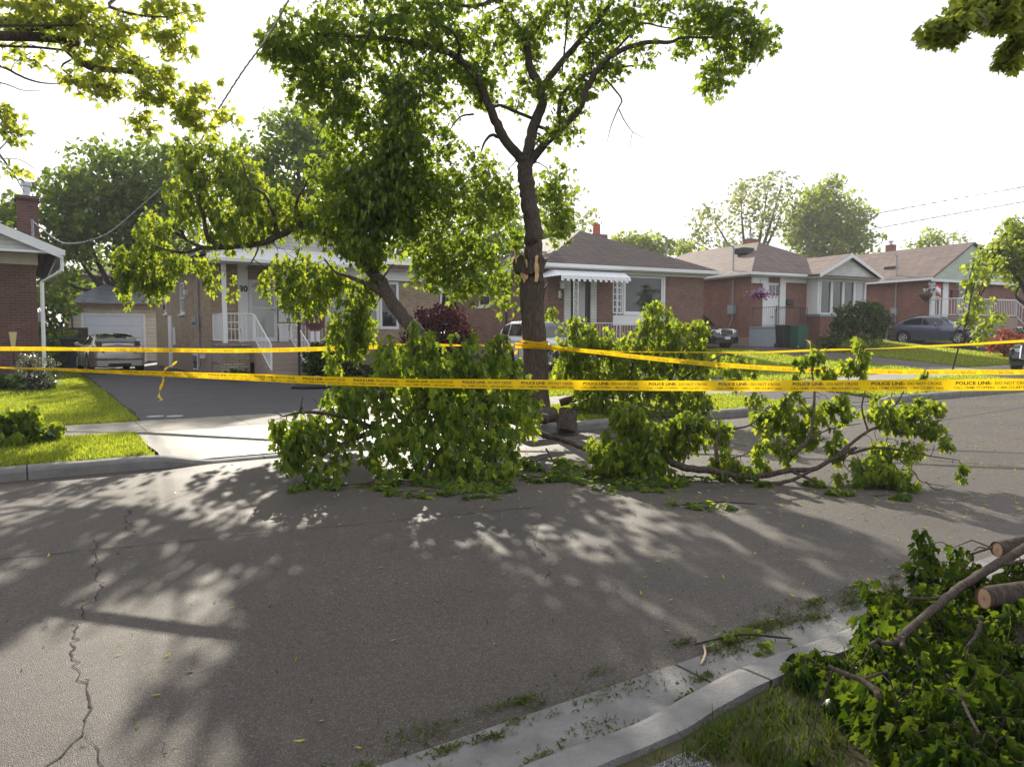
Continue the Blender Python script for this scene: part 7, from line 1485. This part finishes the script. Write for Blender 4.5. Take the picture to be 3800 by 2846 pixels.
# dandelion clocks on the far lawns
rg = random.Random(12); dm = LM['pale']; dw = mat('dandelion_fluff', (.6, .6, .58), .9)
for i, (x, y) in enumerate([(3193, 1303), (3370, 1325), (3393, 1348), (3330, 1252 + 70), (2960, 1352), (2884, 1383)]):
    D = 1.35 * F / (y - HOR + 8); q = P(x, y, D); zq = zg(q[0], q[1]); q[2] = max(q[2], zq + .12)
    lb = ['dandelion clock on the lawn just above the sloping tape', 'dandelion clock beside the grey driveway edge', 'dandelion clock lowest near the driveway edge', 'dandelion clock nearest the slender young tree', 'dandelion clock beneath the twisted tape', 'dandelion clock close to the fallen mound'][i]
    o = worldthing('dandelion', lb, 'dandelion', (q[0], q[1], zq), 'dandelion clocks on the lawns'); mb = MB(); mb.tube([(q[0], q[1], zq), (q[0] + .01, q[1], q[2])], .004, 4); obj('stem', mb, BT, o)
    mb = MB(); mb.lathe([(.005, -.03), (.028, -.015), (.032, 0), (.028, .016), (.005, .03)], 8, Matrix.Translation((q[0] + .01, q[1], q[2] + .02))); obj('seed_head', mb, dw, o, smooth=True); rel(o)
# overhead service wires
def wire(label, pts, rad, m=None):
    o = worldthing('service_wire', label, 'wire', pts[-1], 'overhead service wires'); mb = MB(); mb.tube(cat_rom(pts, 12), rad, 5); mb2 = obj('cable', mb, m or Mt['conduit'], o, smooth=True)
    if rad > .009:
        c = cat_rom(pts, 40); t = np.arange(len(c)) * .9; mb = MB(); mb.tube(c + np.stack([np.cos(t) * rad, np.sin(t) * 0, np.sin(t) * rad], 1) * 1.0, rad * .7, 4); obj('wound_cable', mb, Mt['steel'], o)
    rel(o)
hm = np.array(hl(H28, *(lambda q: (q[0], 1.4, q[1] - .05))(H28.fr(120, 815, 1.4)))); s = lambda x, y, D: PS(x, y, D)
wire('twisted service wire sagging from the sky to the mast of the left house', [s(700, -140, 9.5), s(624, 0, 10.4), s(575, 85, 11), s(523, 157, 11.8), s(470, 240, 12.8), s(430, 310, 13.8), s(370, 385, 15), s(300, 450, 16.4), s(240, 500, 17.8), s(200, 518, 18.8), s(160, 526, 19.8), s(125, 520, 20.6), hm], .013)
hm = np.array(hl(H30, -.2, H30.sd(738, 1000)[0], 5.05))
wire('thin service wire crossing the maple crown down to the tan house', [s(850, -120, 9), s(815, 30, 9.8), s(760, 142, 10.6), s(708, 253, 11.6), s(668, 330, 13), s(629, 410, 14.8), s(585, 470, 17.5), s(530, 500, 20), hm], .008, Mt['black'])
wire('upper of two thin wires sloping across the sky at right', [s(1850, 470, 34), s(1950, 451, 32), s(2080, 427, 29), s(2212, 404, 26), s(2500, 350, 22)], .012, Mt['black'])
wire('lower of two thin wires sloping across the sky at right', [s(1860, 500, 34), s(1950, 483, 32), s(2080, 459, 29), s(2212, 436, 26), s(2500, 380, 22)], .012, Mt['black'])
wire('fine wire running between the mast of the tan house and the sky', [hm, s(470, 505, 24), s(540, 490, 20), s(600, 420, 17)], .007, WH)
# ================================================================ air
hm_ = bpy.data.materials.new('air'); hm_.use_nodes = True; t = hm_.node_tree; t.nodes.clear()
pv = N(t, 'ShaderNodeVolumePrincipled', Density=.0006, Anisotropy=.25); pv.inputs['Color'].default_value = (.93, .95, 1, 1)
ou = N(t, 'ShaderNodeOutputMaterial'); t.links.new(pv.outputs[0], ou.inputs['Volume'])
hb = obj('haze', MB().box(-460, -320, -1.5, 460, 760, 34), hm_); tag(hb, kind='stuff')
sc.cycles.volume_bounces = 1
